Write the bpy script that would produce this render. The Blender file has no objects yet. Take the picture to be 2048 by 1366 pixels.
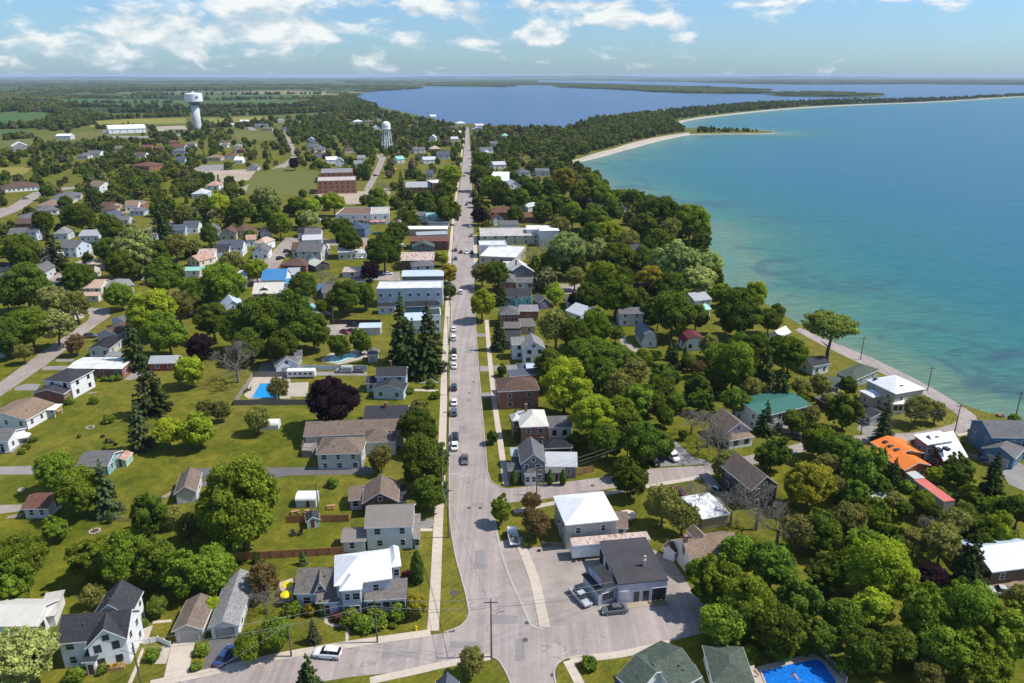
import bpy, math, random
import numpy as np
from mathutils import Vector, Matrix

# ------------------------------------------------------------------ camera, sky, sun, exposure
SC = bpy.context.scene
COL = SC.collection
R = math.radians
FPX, CAMH = 1480.0, 90.0                 # focal length in photo pixels, drone height above the town
PITCH = math.atan(531.0 / FPX)
SUN_AZ, SUN_EL = R(2.0), R(54.0)         # azimuth from +X (right of the street), elevation

cam_d = bpy.data.cameras.new('camera')
cam_d.sensor_width = 36.0
cam_d.lens = FPX / 2048 * 36.0
cam_d.clip_start = 1.0
cam_d.clip_end = 120000.0
cam = bpy.data.objects.new('camera', cam_d)
cam.location = (0, 0, CAMH)
cam.rotation_euler = (math.pi / 2 - PITCH, 0, 0)
COL.objects.link(cam)
SC.camera = cam

TOSUN = Vector((math.cos(SUN_AZ) * math.cos(SUN_EL), math.sin(SUN_AZ) * math.cos(SUN_EL), math.sin(SUN_EL)))
sun_d = bpy.data.lights.new('sun', 'SUN')
sun_d.energy = 4.5
sun_d.angle = R(0.5)
sun_d.color = (1.0, 0.95, 0.87)
sun = bpy.data.objects.new('sun', sun_d)
sun.rotation_euler = TOSUN.to_track_quat('Z', 'Y').to_euler()
sun.location = (200, 0, 300)
COL.objects.link(sun)

world = bpy.data.worlds.new('World')
SC.world = world
world.use_nodes = True
world.cycles.sampling_method = 'MANUAL'
world.cycles.sample_map_resolution = 256

def build_world():
	nt = world.node_tree
	nt.nodes.clear()
	N = nt.nodes.new
	L = nt.links.new
	out = N('ShaderNodeOutputWorld')
	bg = N('ShaderNodeBackground')
	bg.inputs['Strength'].default_value = 0.15
	sky = N('ShaderNodeTexSky')
	sky.sky_type = 'NISHITA'
	sky.sun_disc = False
	sky.sun_elevation = SUN_EL
	sky.sun_rotation = math.pi / 2 - SUN_AZ
	sky.altitude = 100
	sky.air_density = 1.0
	sky.dust_density = 0.4
	sky.ozone_density = 3.0
	tc = N('ShaderNodeTexCoord')
	sep = N('ShaderNodeSeparateXYZ')
	L(tc.outputs['Generated'], sep.inputs[0])

	def math_(op, a, b=None, c=None, clamp=False):
		n = N('ShaderNodeMath')
		n.operation = op
		n.use_clamp = clamp
		for i, v in enumerate((a, b, c)):
			if v is None:
				continue
			if isinstance(v, (int, float)):
				n.inputs[i].default_value = v
			else:
				L(v, n.inputs[i])
		return n.outputs[0]
	x, y, z = sep.outputs
	az = math_('ARCTAN2', x, y)                # 0 straight ahead, + to the right (radians)
	el = math_('ARCTAN2', z, math_('SQRT', math_('ADD', math_('MULTIPLY', x, x), math_('MULTIPLY', y, y))))

	def cloud_noise(de):
		e = math_('ADD', el, de)
		# cumulus banks: stretch elevation
		cmb = N('ShaderNodeCombineXYZ')
		L(math_('MULTIPLY', az, 17.0), cmb.inputs[0])
		L(math_('MULTIPLY', e, 36.0), cmb.inputs[1])
		cmb.inputs[2].default_value = 3.7
		n1 = N('ShaderNodeTexNoise')
		n1.inputs['Scale'].default_value = 1.0
		n1.inputs['Detail'].default_value = 6.0
		n1.inputs['Roughness'].default_value = 0.56
		n1.inputs['Distortion'].default_value = 0.3
		L(cmb.outputs[0], n1.inputs['Vector'])
		return n1.outputs['Fac']
	d0 = cloud_noise(0.0)
	d1 = cloud_noise(0.012)
	lit_d = math_('SUBTRACT', d0, d1)
	# individual cloud heads where the photograph has them (azimuth, elevation, widths, weight)
	for (a0, e0, wa, we, k) in CLOUDS:
		ga = math_('MULTIPLY_ADD', az, 1 / wa, -a0 / wa)
		ge = math_('MULTIPLY_ADD', el, 1 / we, -e0 / we)
		r2 = math_('MULTIPLY_ADD', ga, ga, math_('MULTIPLY_ADD', ge, ge, 1.0))
		d0 = math_('ADD', d0, math_('DIVIDE', k, math_('MULTIPLY', r2, r2)))
	cov = N('ShaderNodeMapRange')
	cov.interpolation_type = 'SMOOTHSTEP'
	cov.inputs['From Min'].default_value = 0.54
	cov.inputs['From Max'].default_value = 0.75
	L(d0, cov.inputs['Value'])
	# lit heads, greyer undersides: compare with the density a little higher up
	lit = N('ShaderNodeMapRange')
	lit.inputs['From Min'].default_value = -0.10
	lit.inputs['From Max'].default_value = 0.10
	L(lit_d, lit.inputs['Value'])
	cc = N('ShaderNodeMixRGB')
	cc.inputs['Color1'].default_value = (2.9, 3.6, 4.1, 1)
	cc.inputs['Color2'].default_value = (5.2, 5.3, 5.25, 1)
	L(lit.outputs[0], cc.inputs['Fac'])
	tint = N('ShaderNodeMixRGB')
	tint.blend_type = 'MULTIPLY'
	tint.inputs['Fac'].default_value = 1.0
	hz = N('ShaderNodeMapRange')
	hz.inputs['From Min'].default_value = 0.0
	hz.inputs['From Max'].default_value = R(22)
	L(el, hz.inputs['Value'])
	tm = N('ShaderNodeMixRGB')
	tm.inputs['Color1'].default_value = SKY_LOW
	tm.inputs['Color2'].default_value = SKY_TINT
	L(hz.outputs[0], tm.inputs['Fac'])
	L(tm.outputs[0], tint.inputs['Color2'])
	L(sky.outputs[0], tint.inputs['Color1'])
	mix = N('ShaderNodeMixRGB')
	L(math_('MULTIPLY', cov.outputs[0], 0.93), mix.inputs['Fac'])
	L(tint.outputs[0], mix.inputs['Color1'])
	L(cc.outputs[0], mix.inputs['Color2'])
	L(mix.outputs[0], bg.inputs['Color'])
	L(bg.outputs[0], out.inputs['Surface'])

def _dir(px, py):
	a = math.atan2((px - 1024) / FPX, math.cos(PITCH) - (py - 683) / FPX * math.sin(PITCH))
	v = Vector(((px - 1024) / FPX, math.cos(PITCH) - (py - 683) / FPX * math.sin(PITCH), -math.sin(PITCH) - (py - 683) / FPX * math.cos(PITCH)))
	return a, math.atan2(v.z, math.hypot(v.x, v.y))

CLOUDS = []
for px, py, wx, wy, k in ((250, 38, 42, 30, .26), (285, 72, 70, 20, .20), (400, 66, 70, 32, .30), (560, 52, 80, 28, .26), (650, 62, 90, 28, .26), (510, 3, 100, 14, .24), (200, 112, 120, 24, .20), (60, 92, 70, 20, .16), (960, 40, 80, 16, .24), (1075, 70, 48, 22, .24),
						  (840, 10, 110, 14, .24), (1130, 10, 150, 12, .24), (1315, 42, 80, 18, .26), (1185, 42, 70, 12, .20), (1560, 6, 190, 9, .26), (955, 85, 60, 8, .16), (1800, 100, 340, 60, -.12)):
	a, e = _dir(px, py)
	CLOUDS.append((a, e, wx / FPX, wy / FPX, k))
SKY_TINT = (0.88, 0.93, 0.95, 1)
SKY_LOW = (0.345, 0.50, 0.70, 1)
build_world()

vs = SC.view_settings
vs.view_transform = 'Standard'
vs.look = 'None'
vs.exposure = 0.3
vs.gamma = 1.0
vs.use_curve_mapping = False
SC.cycles.use_denoising = True
SC.cycles.max_bounces = 5
SC.cycles.diffuse_bounces = 3
SC.cycles.glossy_bounces = 2
SC.cycles.transmission_bounces = 2
SC.cycles.volume_bounces = 0
SC.cycles.transparent_max_bounces = 4
SC.cycles.caustics_reflective = False
SC.cycles.caustics_refractive = False

random.seed(7)
rng = np.random.default_rng(11)

# ------------------------------------------------------------------ geometry helpers
CP, SP = math.cos(PITCH), math.sin(PITCH)

def at(px, py, z=0.0):
	"""world point at height z seen at photo pixel (px, py)"""
	dx = (px - 1024) / FPX
	dy = -(py - 683) / FPX
	d = (dx, CP + dy * SP, -SP + dy * CP)
	t = (z - CAMH) / d[2]
	return Vector((d[0] * t, d[1] * t, z))

def pix(p):
	"""photo pixel of a world point"""
	x, y, z = p[0], p[1], p[2] - CAMH
	f = y * CP - z * SP
	u = y * SP + z * CP
	return 1024 + FPX * x / f, 683 - FPX * u / f

FRAMES = {'F': (0, 0, 1), 'Z4': (0, 200, 4), 'Z5': (512, 200, 4), 'Z6': (900, 300, 3.724), 'A1': (0, 500, 4.551), 'A2': (400, 480, 4.096), 'A3': (850, 480, 4.551),
		  'A4': (1200, 520, 3.724), 'A5': (1600, 700, 4.554), 'A6': (0, 750, 4.551), 'A7': (400, 720, 4.096), 'B1': (850, 720, 4.551), 'B2': (1200, 820, 4.096),
		  'B3': (1598, 950, 4.551), 'B4': (0, 1030, 4.066), 'B5': (400, 980, 4.096), 'B6': (850, 1000, 3.724), 'B7': (1100, 1066, 4.551), 'B8': (1548, 1066, 4.096),
		  'C1': (1130, 1070, 8.533), 'C2': (590, 1080, 7.041), 'C3': (1180, 1240, 5.12), 'C4': (0, 690, 6.827), 'Z2': (683, 100, 3), 'Z3': (1366, 100, 3.003)}
CUR = ['F']

def fr(k):
	CUR[0] = k

def P(x, y):
	ox, oy, s = FRAMES[CUR[0]]
	return ox + x / s, oy + y / s

def gp(x, y, z=0.0):
	return at(*P(x, y), z)

class MB:
	"""collects vertices and faces of one mesh"""
	def __init__(self):
		self.v = []
		self.f = []
		self.m = []
		self.cm = 0

	def add(self, vs_, fs, mi=None):
		o = len(self.v)
		self.v += [tuple(p) for p in vs_]
		self.f += [tuple(i + o for i in f) for f in fs]
		self.m += [self.cm if mi is None else mi] * len(fs)

	def box(self, x0, x1, y0, y1, z0, z1, mi=None):
		self.add([(x0, y0, z0), (x1, y0, z0), (x1, y1, z0), (x0, y1, z0), (x0, y0, z1), (x1, y0, z1), (x1, y1, z1), (x0, y1, z1)],
				 [(0, 3, 2, 1), (4, 5, 6, 7), (0, 1, 5, 4), (1, 2, 6, 5), (2, 3, 7, 6), (3, 0, 4, 7)], mi)

	def extr(self, prof, a, b, axis, mi=None):
		"""closed profile extruded from a to b; axis 'x': prof=(y,z), axis 'y': prof=(x,z)"""
		n = len(prof)
		if axis == 'x':
			vs_ = [(a, p[0], p[1]) for p in prof] + [(b, p[0], p[1]) for p in prof]
		else:
			vs_ = [(p[0], a, p[1]) for p in prof] + [(p[0], b, p[1]) for p in prof]
		fs = [tuple(range(n)), tuple(range(2 * n - 1, n - 1, -1))]
		fs += [(i, n + i, n + (i + 1) % n, (i + 1) % n) for i in range(n)]
		if axis == 'x':
			fs = [tuple(reversed(f)) for f in fs]
		self.add(vs_, fs, mi)

	def tube(self, a, b, r0, r1=None, n=6, cap=True, mi=None):
		a, b = Vector(a), Vector(b)
		r1 = r0 if r1 is None else r1
		d = (b - a)
		if d.length < 1e-6:
			return
		d.normalize()
		u = d.orthogonal().normalized()
		w = d.cross(u)
		vs_ = []
		for c, r in ((a, r0), (b, r1)):
			for i in range(n):
				t = 2 * math.pi * i / n
				vs_.append(c + u * (r * math.cos(t)) + w * (r * math.sin(t)))
		fs = [(i, (i + 1) % n, n + (i + 1) % n, n + i) for i in range(n)]
		if cap:
			fs += [tuple(range(n - 1, -1, -1)), tuple(range(n, 2 * n))]
		self.add(vs_, fs, mi)

	def lathe(self, prof, n=16, c=(0, 0, 0), mi=None):
		"""prof: (r, z) from bottom to top"""
		vs_ = []
		for r, z in prof:
			for i in range(n):
				t = 2 * math.pi * i / n
				vs_.append((c[0] + r * math.cos(t), c[1] + r * math.sin(t), c[2] + z))
		fs = []
		for k in range(len(prof) - 1):
			for i in range(n):
				fs.append((k * n + i, k * n + (i + 1) % n, (k + 1) * n + (i + 1) % n, (k + 1) * n + i))
		if prof[0][0] > 1e-4:
			fs.append(tuple(range(n - 1, -1, -1)))
		if prof[-1][0] > 1e-4:
			m = (len(prof) - 1) * n
			fs.append(tuple(range(m, m + n)))
		self.add(vs_, fs, mi)

	def blob(self, c, rx, ry, rz, n=8, m=5, jit=0.0, mi=None):
		prof = []
		vs_ = [(c[0], c[1], c[2] - rz)]
		for k in range(1, m):
			ph = -math.pi / 2 + math.pi * k / m
			for i in range(n):
				t = 2 * math.pi * (i + .5 * (k % 2)) / n
				j = 1 + random.uniform(-jit, jit)
				vs_.append((c[0] + rx * j * math.cos(ph) * math.cos(t), c[1] + ry * j * math.cos(ph) * math.sin(t), c[2] + rz * j * math.sin(ph)))
		vs_.append((c[0], c[1], c[2] + rz))
		fs = [(0, 1 + (i + 1) % n, 1 + i) for i in range(n)]
		for k in range(m - 2):
			for i in range(n):
				a = 1 + k * n
				fs.append((a + i, a + (i + 1) % n, a + n + (i + 1) % n, a + n + i))
		t = len(vs_) - 1
		a = 1 + (m - 2) * n
		fs += [(a + i, a + (i + 1) % n, t) for i in range(n)]
		self.add(vs_, fs, mi)

	def mesh(self, name, uv=True, smooth=False):
		me = bpy.data.meshes.new(name)
		me.from_pydata(self.v, [], self.f)
		if any(self.m):
			me.polygons.foreach_set('material_index', self.m)
		if uv:
			metric_uv(me)
		if smooth:
			me.polygons.foreach_set('use_smooth', [True] * len(me.polygons))
		me.update()
		return me

	def build(self, name, mat=None, parent=None, uv=True, smooth=False, loc=None):
		return obj(name, self.mesh(name, uv, smooth), mat, parent, loc)

def metric_uv(me):
	"""UVs in metres: u along the level direction of each face, v up its slope"""
	lay = me.uv_layers.new(name='UVMap')
	n = len(me.loops)
	buf = np.zeros(n * 2)
	co = np.zeros(len(me.vertices) * 3)
	me.vertices.foreach_get('co', co)
	co = co.reshape(-1, 3)
	for p in me.polygons:
		nx, ny, nz = p.normal
		h = math.hypot(nx, ny)
		if h < 0.02:
			u = (1, 0, 0)
			v = (0, 1, 0)
		else:
			u = (-ny / h, nx / h, 0)
			v = (-nz * nx / h, -nz * ny / h, h)
		for li in p.loop_indices:
			c = co[me.loops[li].vertex_index]
			buf[2 * li] = c[0] * u[0] + c[1] * u[1] + c[2] * u[2]
			buf[2 * li + 1] = c[0] * v[0] + c[1] * v[1] + c[2] * v[2]
	lay.data.foreach_set('uv', buf)

def obj(name, me, mat=None, parent=None, loc=None):
	o = bpy.data.objects.new(name, me)
	COL.objects.link(o)
	if mat is not None:
		for m in (mat if isinstance(mat, (list, tuple)) else [mat]):
			me.materials.append(m)
	if parent is not None:
		o.parent = parent
	if loc is not None:
		o.location = loc
	return o

def share(name, me, parent=None, loc=None, rz=0.0, sc=None, color=None):
	"""another object on existing mesh data"""
	o = bpy.data.objects.new(name, me)
	COL.objects.link(o)
	if parent is not None:
		o.parent = parent
	if loc is not None:
		o.location = loc
	o.rotation_euler = (0, 0, rz)
	if sc is not None:
		o.scale = sc if isinstance(sc, (tuple, list)) else (sc, sc, sc)
	if color is not None:
		o.color = color
	return o

def thing(name, loc, label, cat, rz=0.0, group=None):
	o = bpy.data.objects.new(name, None)
	o.empty_display_size = 0.5
	COL.objects.link(o)
	o.location = loc
	o.rotation_euler = (0, 0, rz)
	return tag(o, label, cat, group)

def tag(o, label, cat, group=None):
	if label:
		o['label'] = label
	if cat:
		o['category'] = cat
	if group:
		o['group'] = group
	return o

def structure(o, label=None):
	o['kind'] = 'structure'
	if label:
		o['label'] = label
	return o

def stuff(o, label, cat=None):
	o['kind'] = 'stuff'
	o['label'] = label
	if cat:
		o['category'] = cat
	return o

def copy_tree(o, parent=None):
	c = o.copy()
	COL.objects.link(c)
	c.parent = parent
	for ch in o.children:
		copy_tree(ch, c)
	return c

# ------------------------------------------------------------------ materials
MATS = {}

def srgb(r, g, b):
	f = lambda c: (c / 255 / 12.92) if c / 255 <= .04045 else ((c / 255 + .055) / 1.055) ** 2.4
	return (f(r), f(g), f(b), 1)

class NT:
	def __init__(self, name):
		self.mat = bpy.data.materials.new(name)
		self.mat.use_nodes = True
		self.t = self.mat.node_tree
		self.b = self.t.nodes['Principled BSDF']
		self.out = self.t.nodes['Material Output']

	def n(self, typ, **kw):
		nd = self.t.nodes.new('ShaderNode' + typ)
		for k, v in kw.items():
			if k in nd.inputs:
				nd.inputs[k].default_value = v
			else:
				setattr(nd, k, v)
		return nd

	def l(self, a, b):
		self.t.links.new(a, b)

	def math(self, op, a, b=None, clamp=False):
		nd = self.t.nodes.new('ShaderNodeMath')
		nd.operation = op
		nd.use_clamp = clamp
		for i, v in enumerate((a, b)):
			if v is None:
				continue
			if isinstance(v, (int, float)):
				nd.inputs[i].default_value = v
			else:
				self.l(v, nd.inputs[i])
		return nd.outputs[0]

	def mix(self, fac, c1, c2, blend='MIX'):
		nd = self.t.nodes.new('ShaderNodeMixRGB')
		nd.blend_type = blend
		for k, v in (('Fac', fac), ('Color1', c1), ('Color2', c2)):
			if isinstance(v, (int, float)):
				nd.inputs[k].default_value = v
			elif isinstance(v, tuple):
				nd.inputs[k].default_value = v if len(v) == 4 else (*v, 1)
			else:
				self.l(v, nd.inputs[k])
		return nd.outputs[0]

	def noise(self, vec, scale, detail=4.0, rough=0.55, dist=0.0):
		nd = self.n('TexNoise')
		nd.inputs['Scale'].default_value = scale
		nd.inputs['Detail'].default_value = detail
		nd.inputs['Roughness'].default_value = rough
		nd.inputs['Distortion'].default_value = dist
		if vec is not None:
			self.l(vec, nd.inputs['Vector'])
		return nd.outputs['Fac']

	def ramp(self, fac, a, b):
		nd = self.n('MapRange')
		nd.inputs['From Min'].default_value = a
		nd.inputs['From Max'].default_value = b
		self.l(fac, nd.inputs['Value'])
		return nd.outputs[0]

	def coord(self, which='Object'):
		return self.n('TexCoord').outputs[which]

	def pos(self):
		return self.n('NewGeometry').outputs['Position']

	def bump(self, h, strength=0.3, dist=0.05):
		nd = self.n('Bump')
		nd.inputs['Strength'].default_value = strength
		nd.inputs['Distance'].default_value = dist
		self.l(h, nd.inputs['Height'])
		self.l(nd.outputs[0], self.b.inputs['Normal'])

def scl(c, k):
	return (min(c[0] * k, 1), min(c[1] * k, 1), min(c[2] * k, 1), 1)

def mat_paint(name, c, rough=0.6, var=0.12, spec=0.3, metal=0.0, use_oc=False):
	"""painted or plain surface, slightly uneven"""
	key = ('paint', name)
	if key in MATS:
		return MATS[key]
	t = NT(name)
	t.b.inputs['Roughness'].default_value = rough
	t.b.inputs['Specular IOR Level'].default_value = spec
	t.b.inputs['Metallic'].default_value = metal
	nz = t.noise(t.coord(), 1.3, 5)
	if use_oc:
		base = t.n('ObjectInfo').outputs['Color']
		t.l(t.mix(t.ramp(nz, .35, .7), t.mix(1, base, (1 - var,) * 3, 'MULTIPLY'), base), t.b.inputs['Base Color'])
	else:
		t.l(t.mix(t.ramp(nz, .35, .7), scl(c, 1 - var), scl(c, 1 + var * .3)), t.b.inputs['Base Color'])
	MATS[key] = t.mat
	return t.mat

def mat_siding(name, c):
	key = ('siding', name)
	if key in MATS:
		return MATS[key]
	t = NT(name + '_siding')
	uv = t.coord('UV')
	sx = t.n('SeparateXYZ')
	t.l(uv, sx.inputs[0])
	v = t.math('FRACT', t.math('MULTIPLY', sx.outputs[1], 5.0))
	nz = t.noise(t.coord(), .9, 5)
	col = t.mix(t.ramp(nz, .35, .7), scl(c, .86), scl(c, 1.03))
	col = t.mix(t.math('LESS_THAN', v, .14), col, t.mix(1, col, (.72, .72, .75), 'MULTIPLY'))
	t.l(col, t.b.inputs['Base Color'])
	t.b.inputs['Roughness'].default_value = .6
	t.bump(v, .35, .03)
	MATS[key] = t.mat
	return t.mat

def mat_brick(name, c):
	key = ('brick', name)
	if key in MATS:
		return MATS[key]
	t = NT(name + '_brick')
	br = t.n('TexBrick')
	br.inputs['Scale'].default_value = 2.2
	br.inputs['Color1'].default_value = scl(c, .85)
	br.inputs['Color2'].default_value = scl(c, 1.15)
	br.inputs['Mortar'].default_value = (.33, .28, .25, 1)
	br.inputs['Mortar Size'].default_value = .014
	t.l(t.coord('UV'), br.inputs['Vector'])
	nz = t.noise(t.coord(), .8, 5)
	t.l(t.mix(t.ramp(nz, .3, .75), t.mix(1, br.outputs['Color'], (.72, .7, .7), 'MULTIPLY'), br.outputs['Color']), t.b.inputs['Base Color'])
	t.b.inputs['Roughness'].default_value = .85
	t.bump(br.outputs['Fac'], -.3, .02)
	MATS[key] = t.mat
	return t.mat

def mat_shingle(name, c):
	key = ('shingle', name)
	if key in MATS:
		return MATS[key]
	t = NT(name + '_shingle')
	uv = t.coord('UV')
	br = t.n('TexBrick')
	br.inputs['Scale'].default_value = 1.0
	br.inputs['Brick Width'].default_value = .36
	br.inputs['Row Height'].default_value = .16
	br.inputs['Mortar Size'].default_value = .012
	br.inputs['Color1'].default_value = scl(c, .72)
	br.inputs['Color2'].default_value = scl(c, 1.22)
	br.inputs['Mortar'].default_value = scl(c, .5)
	t.l(uv, br.inputs['Vector'])
	nz = t.noise(t.coord(), 1.1, 6, .6)
	nz2 = t.noise(t.coord(), .22, 3)
	col = t.mix(t.ramp(nz, .3, .72), t.mix(1, br.outputs['Color'], (.76, .76, .78), 'MULTIPLY'), br.outputs['Color'])
	col = t.mix(t.ramp(nz2, .35, .7), t.mix(1, col, (.88, .87, .86), 'MULTIPLY'), col)
	t.l(col, t.b.inputs['Base Color'])
	t.b.inputs['Roughness'].default_value = .9
	t.b.inputs['Specular IOR Level'].default_value = .2
	t.bump(br.outputs['Fac'], -.4, .02)
	MATS[key] = t.mat
	return t.mat

def mat_metal(name, c, rust=0.0, pitch=.45):
	key = ('metal', name)
	if key in MATS:
		return MATS[key]
	t = NT(name + '_ribbed')
	uv = t.coord('UV')
	sx = t.n('SeparateXYZ')
	t.l(uv, sx.inputs[0])
	f = t.math('FRACT', t.math('MULTIPLY', sx.outputs[0], 1 / pitch))
	rib = t.math('LESS_THAN', f, .16)
	nz = t.noise(t.coord(), .7, 6, .62)
	col = t.mix(t.ramp(nz, .3, .75), scl(c, .86), scl(c, 1.03))
	col = t.mix(rib, col, t.mix(1, col, (.82, .82, .83), 'MULTIPLY'))
	if rust:
		mp = t.n('Mapping')
		mp.inputs['Scale'].default_value = (1.3, .35, 1)
		t.l(uv, mp.inputs['Vector'])
		rz = t.noise(mp.outputs[0], .9, 8, .7)
		col = t.mix(t.ramp(rz, .62 - rust * .3, .78 - rust * .3), col, (.30, .13, .07))
	t.l(col, t.b.inputs['Base Color'])
	t.b.inputs['Roughness'].default_value = .5
	t.b.inputs['Metallic'].default_value = .0
	t.b.inputs['Specular IOR Level'].default_value = .4
	t.bump(rib, .5, .05)
	MATS[key] = t.mat
	return t.mat

def mat_flat(name, c, stain=.3):
	key = ('flat', name)
	if key in MATS:
		return MATS[key]
	t = NT(name + '_membrane')
	p = t.coord()
	a = t.noise(p, .25, 6, .6, .4)
	b = t.noise(p, 2.5, 5, .6)
	col = t.mix(t.ramp(a, .35, .7), scl(c, 1 - stain), scl(c, 1.05))
	col = t.mix(t.ramp(b, .3, .75), t.mix(1, col, (.88, .88, .88), 'MULTIPLY'), col)
	br = t.n('TexBrick')
	br.offset = 0.0
	br.inputs['Scale'].default_value = 1.0
	br.inputs['Brick Width'].default_value = 2.9
	br.inputs['Row Height'].default_value = 40.
	br.inputs['Mortar Size'].default_value = .05
	br.inputs['Color1'].default_value = (0, 0, 0, 1)
	br.inputs['Color2'].default_value = (0, 0, 0, 1)
	br.inputs['Mortar'].default_value = (1, 1, 1, 1)
	t.l(t.coord('UV'), br.inputs['Vector'])
	col = t.mix(t.math('MULTIPLY', br.outputs['Fac'], .5), col, scl(c, 1.5))
	t.l(col, t.b.inputs['Base Color'])
	t.b.inputs['Roughness'].default_value = .85
	MATS[key] = t.mat
	return t.mat

def mat_glass():
	if 'glass' in MATS:
		return MATS['glass']
	t = NT('window_glass')
	nz = t.noise(t.coord(), .6, 2)
	t.l(t.mix(t.ramp(nz, .35, .7), (.012, .015, .02), (.05, .06, .075)), t.b.inputs['Base Color'])
	t.b.inputs['Roughness'].default_value = .08
	t.b.inputs['Specular IOR Level'].default_value = .6
	MATS['glass'] = t.mat
	return t.mat
# ------------------------------------------------------------------ land, lakes, roads
def smooth(pts, n=4, closed=False):
	"""Catmull-Rom through the points"""
	out = []
	m = len(pts)
	rng_ = range(m if closed else m - 1)
	for i in rng_:
		g = lambda k: pts[k % m] if closed else pts[max(0, min(m - 1, k))]
		p0, p1, p2, p3 = g(i - 1), g(i), g(i + 1), g(i + 2)
		for k in range(n):
			t = k / n
			out.append(tuple(.5 * ((2 * b) + (-a + c) * t + (2 * a - 5 * b + 4 * c - d) * t * t + (-a + 3 * b - 3 * c + d) * t ** 3)
							 for a, b, c, d in zip(p0, p1, p2, p3)))
	if not closed:
		out.append(tuple(pts[-1]))
	return out

def sheet(name, pts, z, mat, px=True, sm=0, parent=None):
	if sm:
		pts = smooth(pts, sm, True)
	v = [at(p[0], p[1], 0) for p in pts] if px else [Vector((p[0], p[1], 0)) for p in pts]
	v = [(p.x, p.y, z) for p in v]
	# consistent winding, upward normal
	a = sum(v[i][0] * v[(i + 1) % len(v)][1] - v[(i + 1) % len(v)][0] * v[i][1] for i in range(len(v)))
	if a < 0:
		v.reverse()
	me = bpy.data.meshes.new(name)
	me.from_pydata(v, [], [tuple(range(len(v)))])
	me.update()
	return obj(name, me, mat, parent)

def mat_land():
	t = NT('lawn_and_countryside')
	p = t.pos()
	sx = t.n('SeparateXYZ')
	t.l(p, sx.inputs[0])
	n_big = t.noise(p, .012, 5, .6, .5)
	n_mid = t.noise(p, .09, 6, .62, .6)
	n_fine = t.noise(p, 1.6, 5, .65)
	n_vfine = t.noise(p, 7.0, 3, .6)
	n_m2 = t.noise(p, .35, 5, .62, .5)
	lawn = t.mix(t.ramp(n_mid, .36, .64), (.108, .130, .010), (.228, .204, .026))
	lawn = t.mix(t.ramp(n_big, .42, .60), lawn, t.mix(.65, lawn, (.27, .215, .055)))
	lawn = t.mix(t.ramp(n_m2, .32, .68), t.mix(1, lawn, (.62, .70, .58), 'MULTIPLY'), t.mix(1, lawn, (1.16, 1.10, 1.0), 'MULTIPLY'))
	# mower tracks, clearer on some lawns than on others
	mpw = t.n('Mapping')
	mpw.inputs['Rotation'].default_value = (0, 0, .7)
	t.l(p, mpw.inputs['Vector'])
	wv_ = t.n('TexWave')
	wv_.inputs['Scale'].default_value = .28
	wv_.inputs['Distortion'].default_value = 3.0
	wv_.inputs['Detail'].default_value = 1.0
	wv_.inputs['Detail Scale'].default_value = .15
	t.l(mpw.outputs[0], wv_.inputs['Vector'])
	lawn = t.mix(t.math('MULTIPLY', wv_.outputs['Fac'], t.ramp(n_big, .35, .6)), lawn, t.mix(1, lawn, (.76, .82, .74), 'MULTIPLY'))
	lawn = t.mix(t.ramp(n_fine, .35, .68), t.mix(1, lawn, (.66, .71, .62), 'MULTIPLY'), t.mix(1, lawn, (1.06, 1.05, 1.0), 'MULTIPLY'))
	lawn = t.mix(t.ramp(n_vfine, .3, .72), t.mix(1, lawn, (.74, .77, .70), 'MULTIPLY'), lawn)
	# far countryside: woods and fields
	vo = t.n('TexVoronoi')
	vo.feature = 'F1'
	mp = t.n('Mapping')
	mp.inputs['Scale'].default_value = (.0016, .0010, 1)
	mp.inputs['Rotation'].default_value = (0, 0, .3)
	t.l(p, mp.inputs['Vector'])
	vo.inputs['Scale'].default_value = 1.0
	t.l(mp.outputs[0], vo.inputs['Vector'])
	sc_ = t.n('SeparateXYZ')
	t.l(vo.outputs['Color'], sc_.inputs[0])
	field = t.mix(sc_.outputs[0], (.055, .095, .024), (.13, .145, .050))
	field = t.mix(t.ramp(sc_.outputs[1], .80, .86), field, (.26, .23, .11))
	n_w = t.noise(p, .0011, 7, .62, .3)
	far = t.mix(t.ramp(n_w, .50, .56), field, (.030, .050, .018))
	far = t.mix(t.ramp(t.noise(p, .03, 4), .35, .7), t.mix(1, far, (.72, .74, .72), 'MULTIPLY'), far)
	fac = t.ramp(sx.outputs[1], 900, 2200)
	t.l(t.mix(fac, lawn, far), t.b.inputs['Base Color'])
	t.b.inputs['Roughness'].default_value = .95
	t.b.inputs['Specular IOR Level'].default_value = .1
	t.bump(n_fine, .5, .08)
	return t.mat

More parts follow.
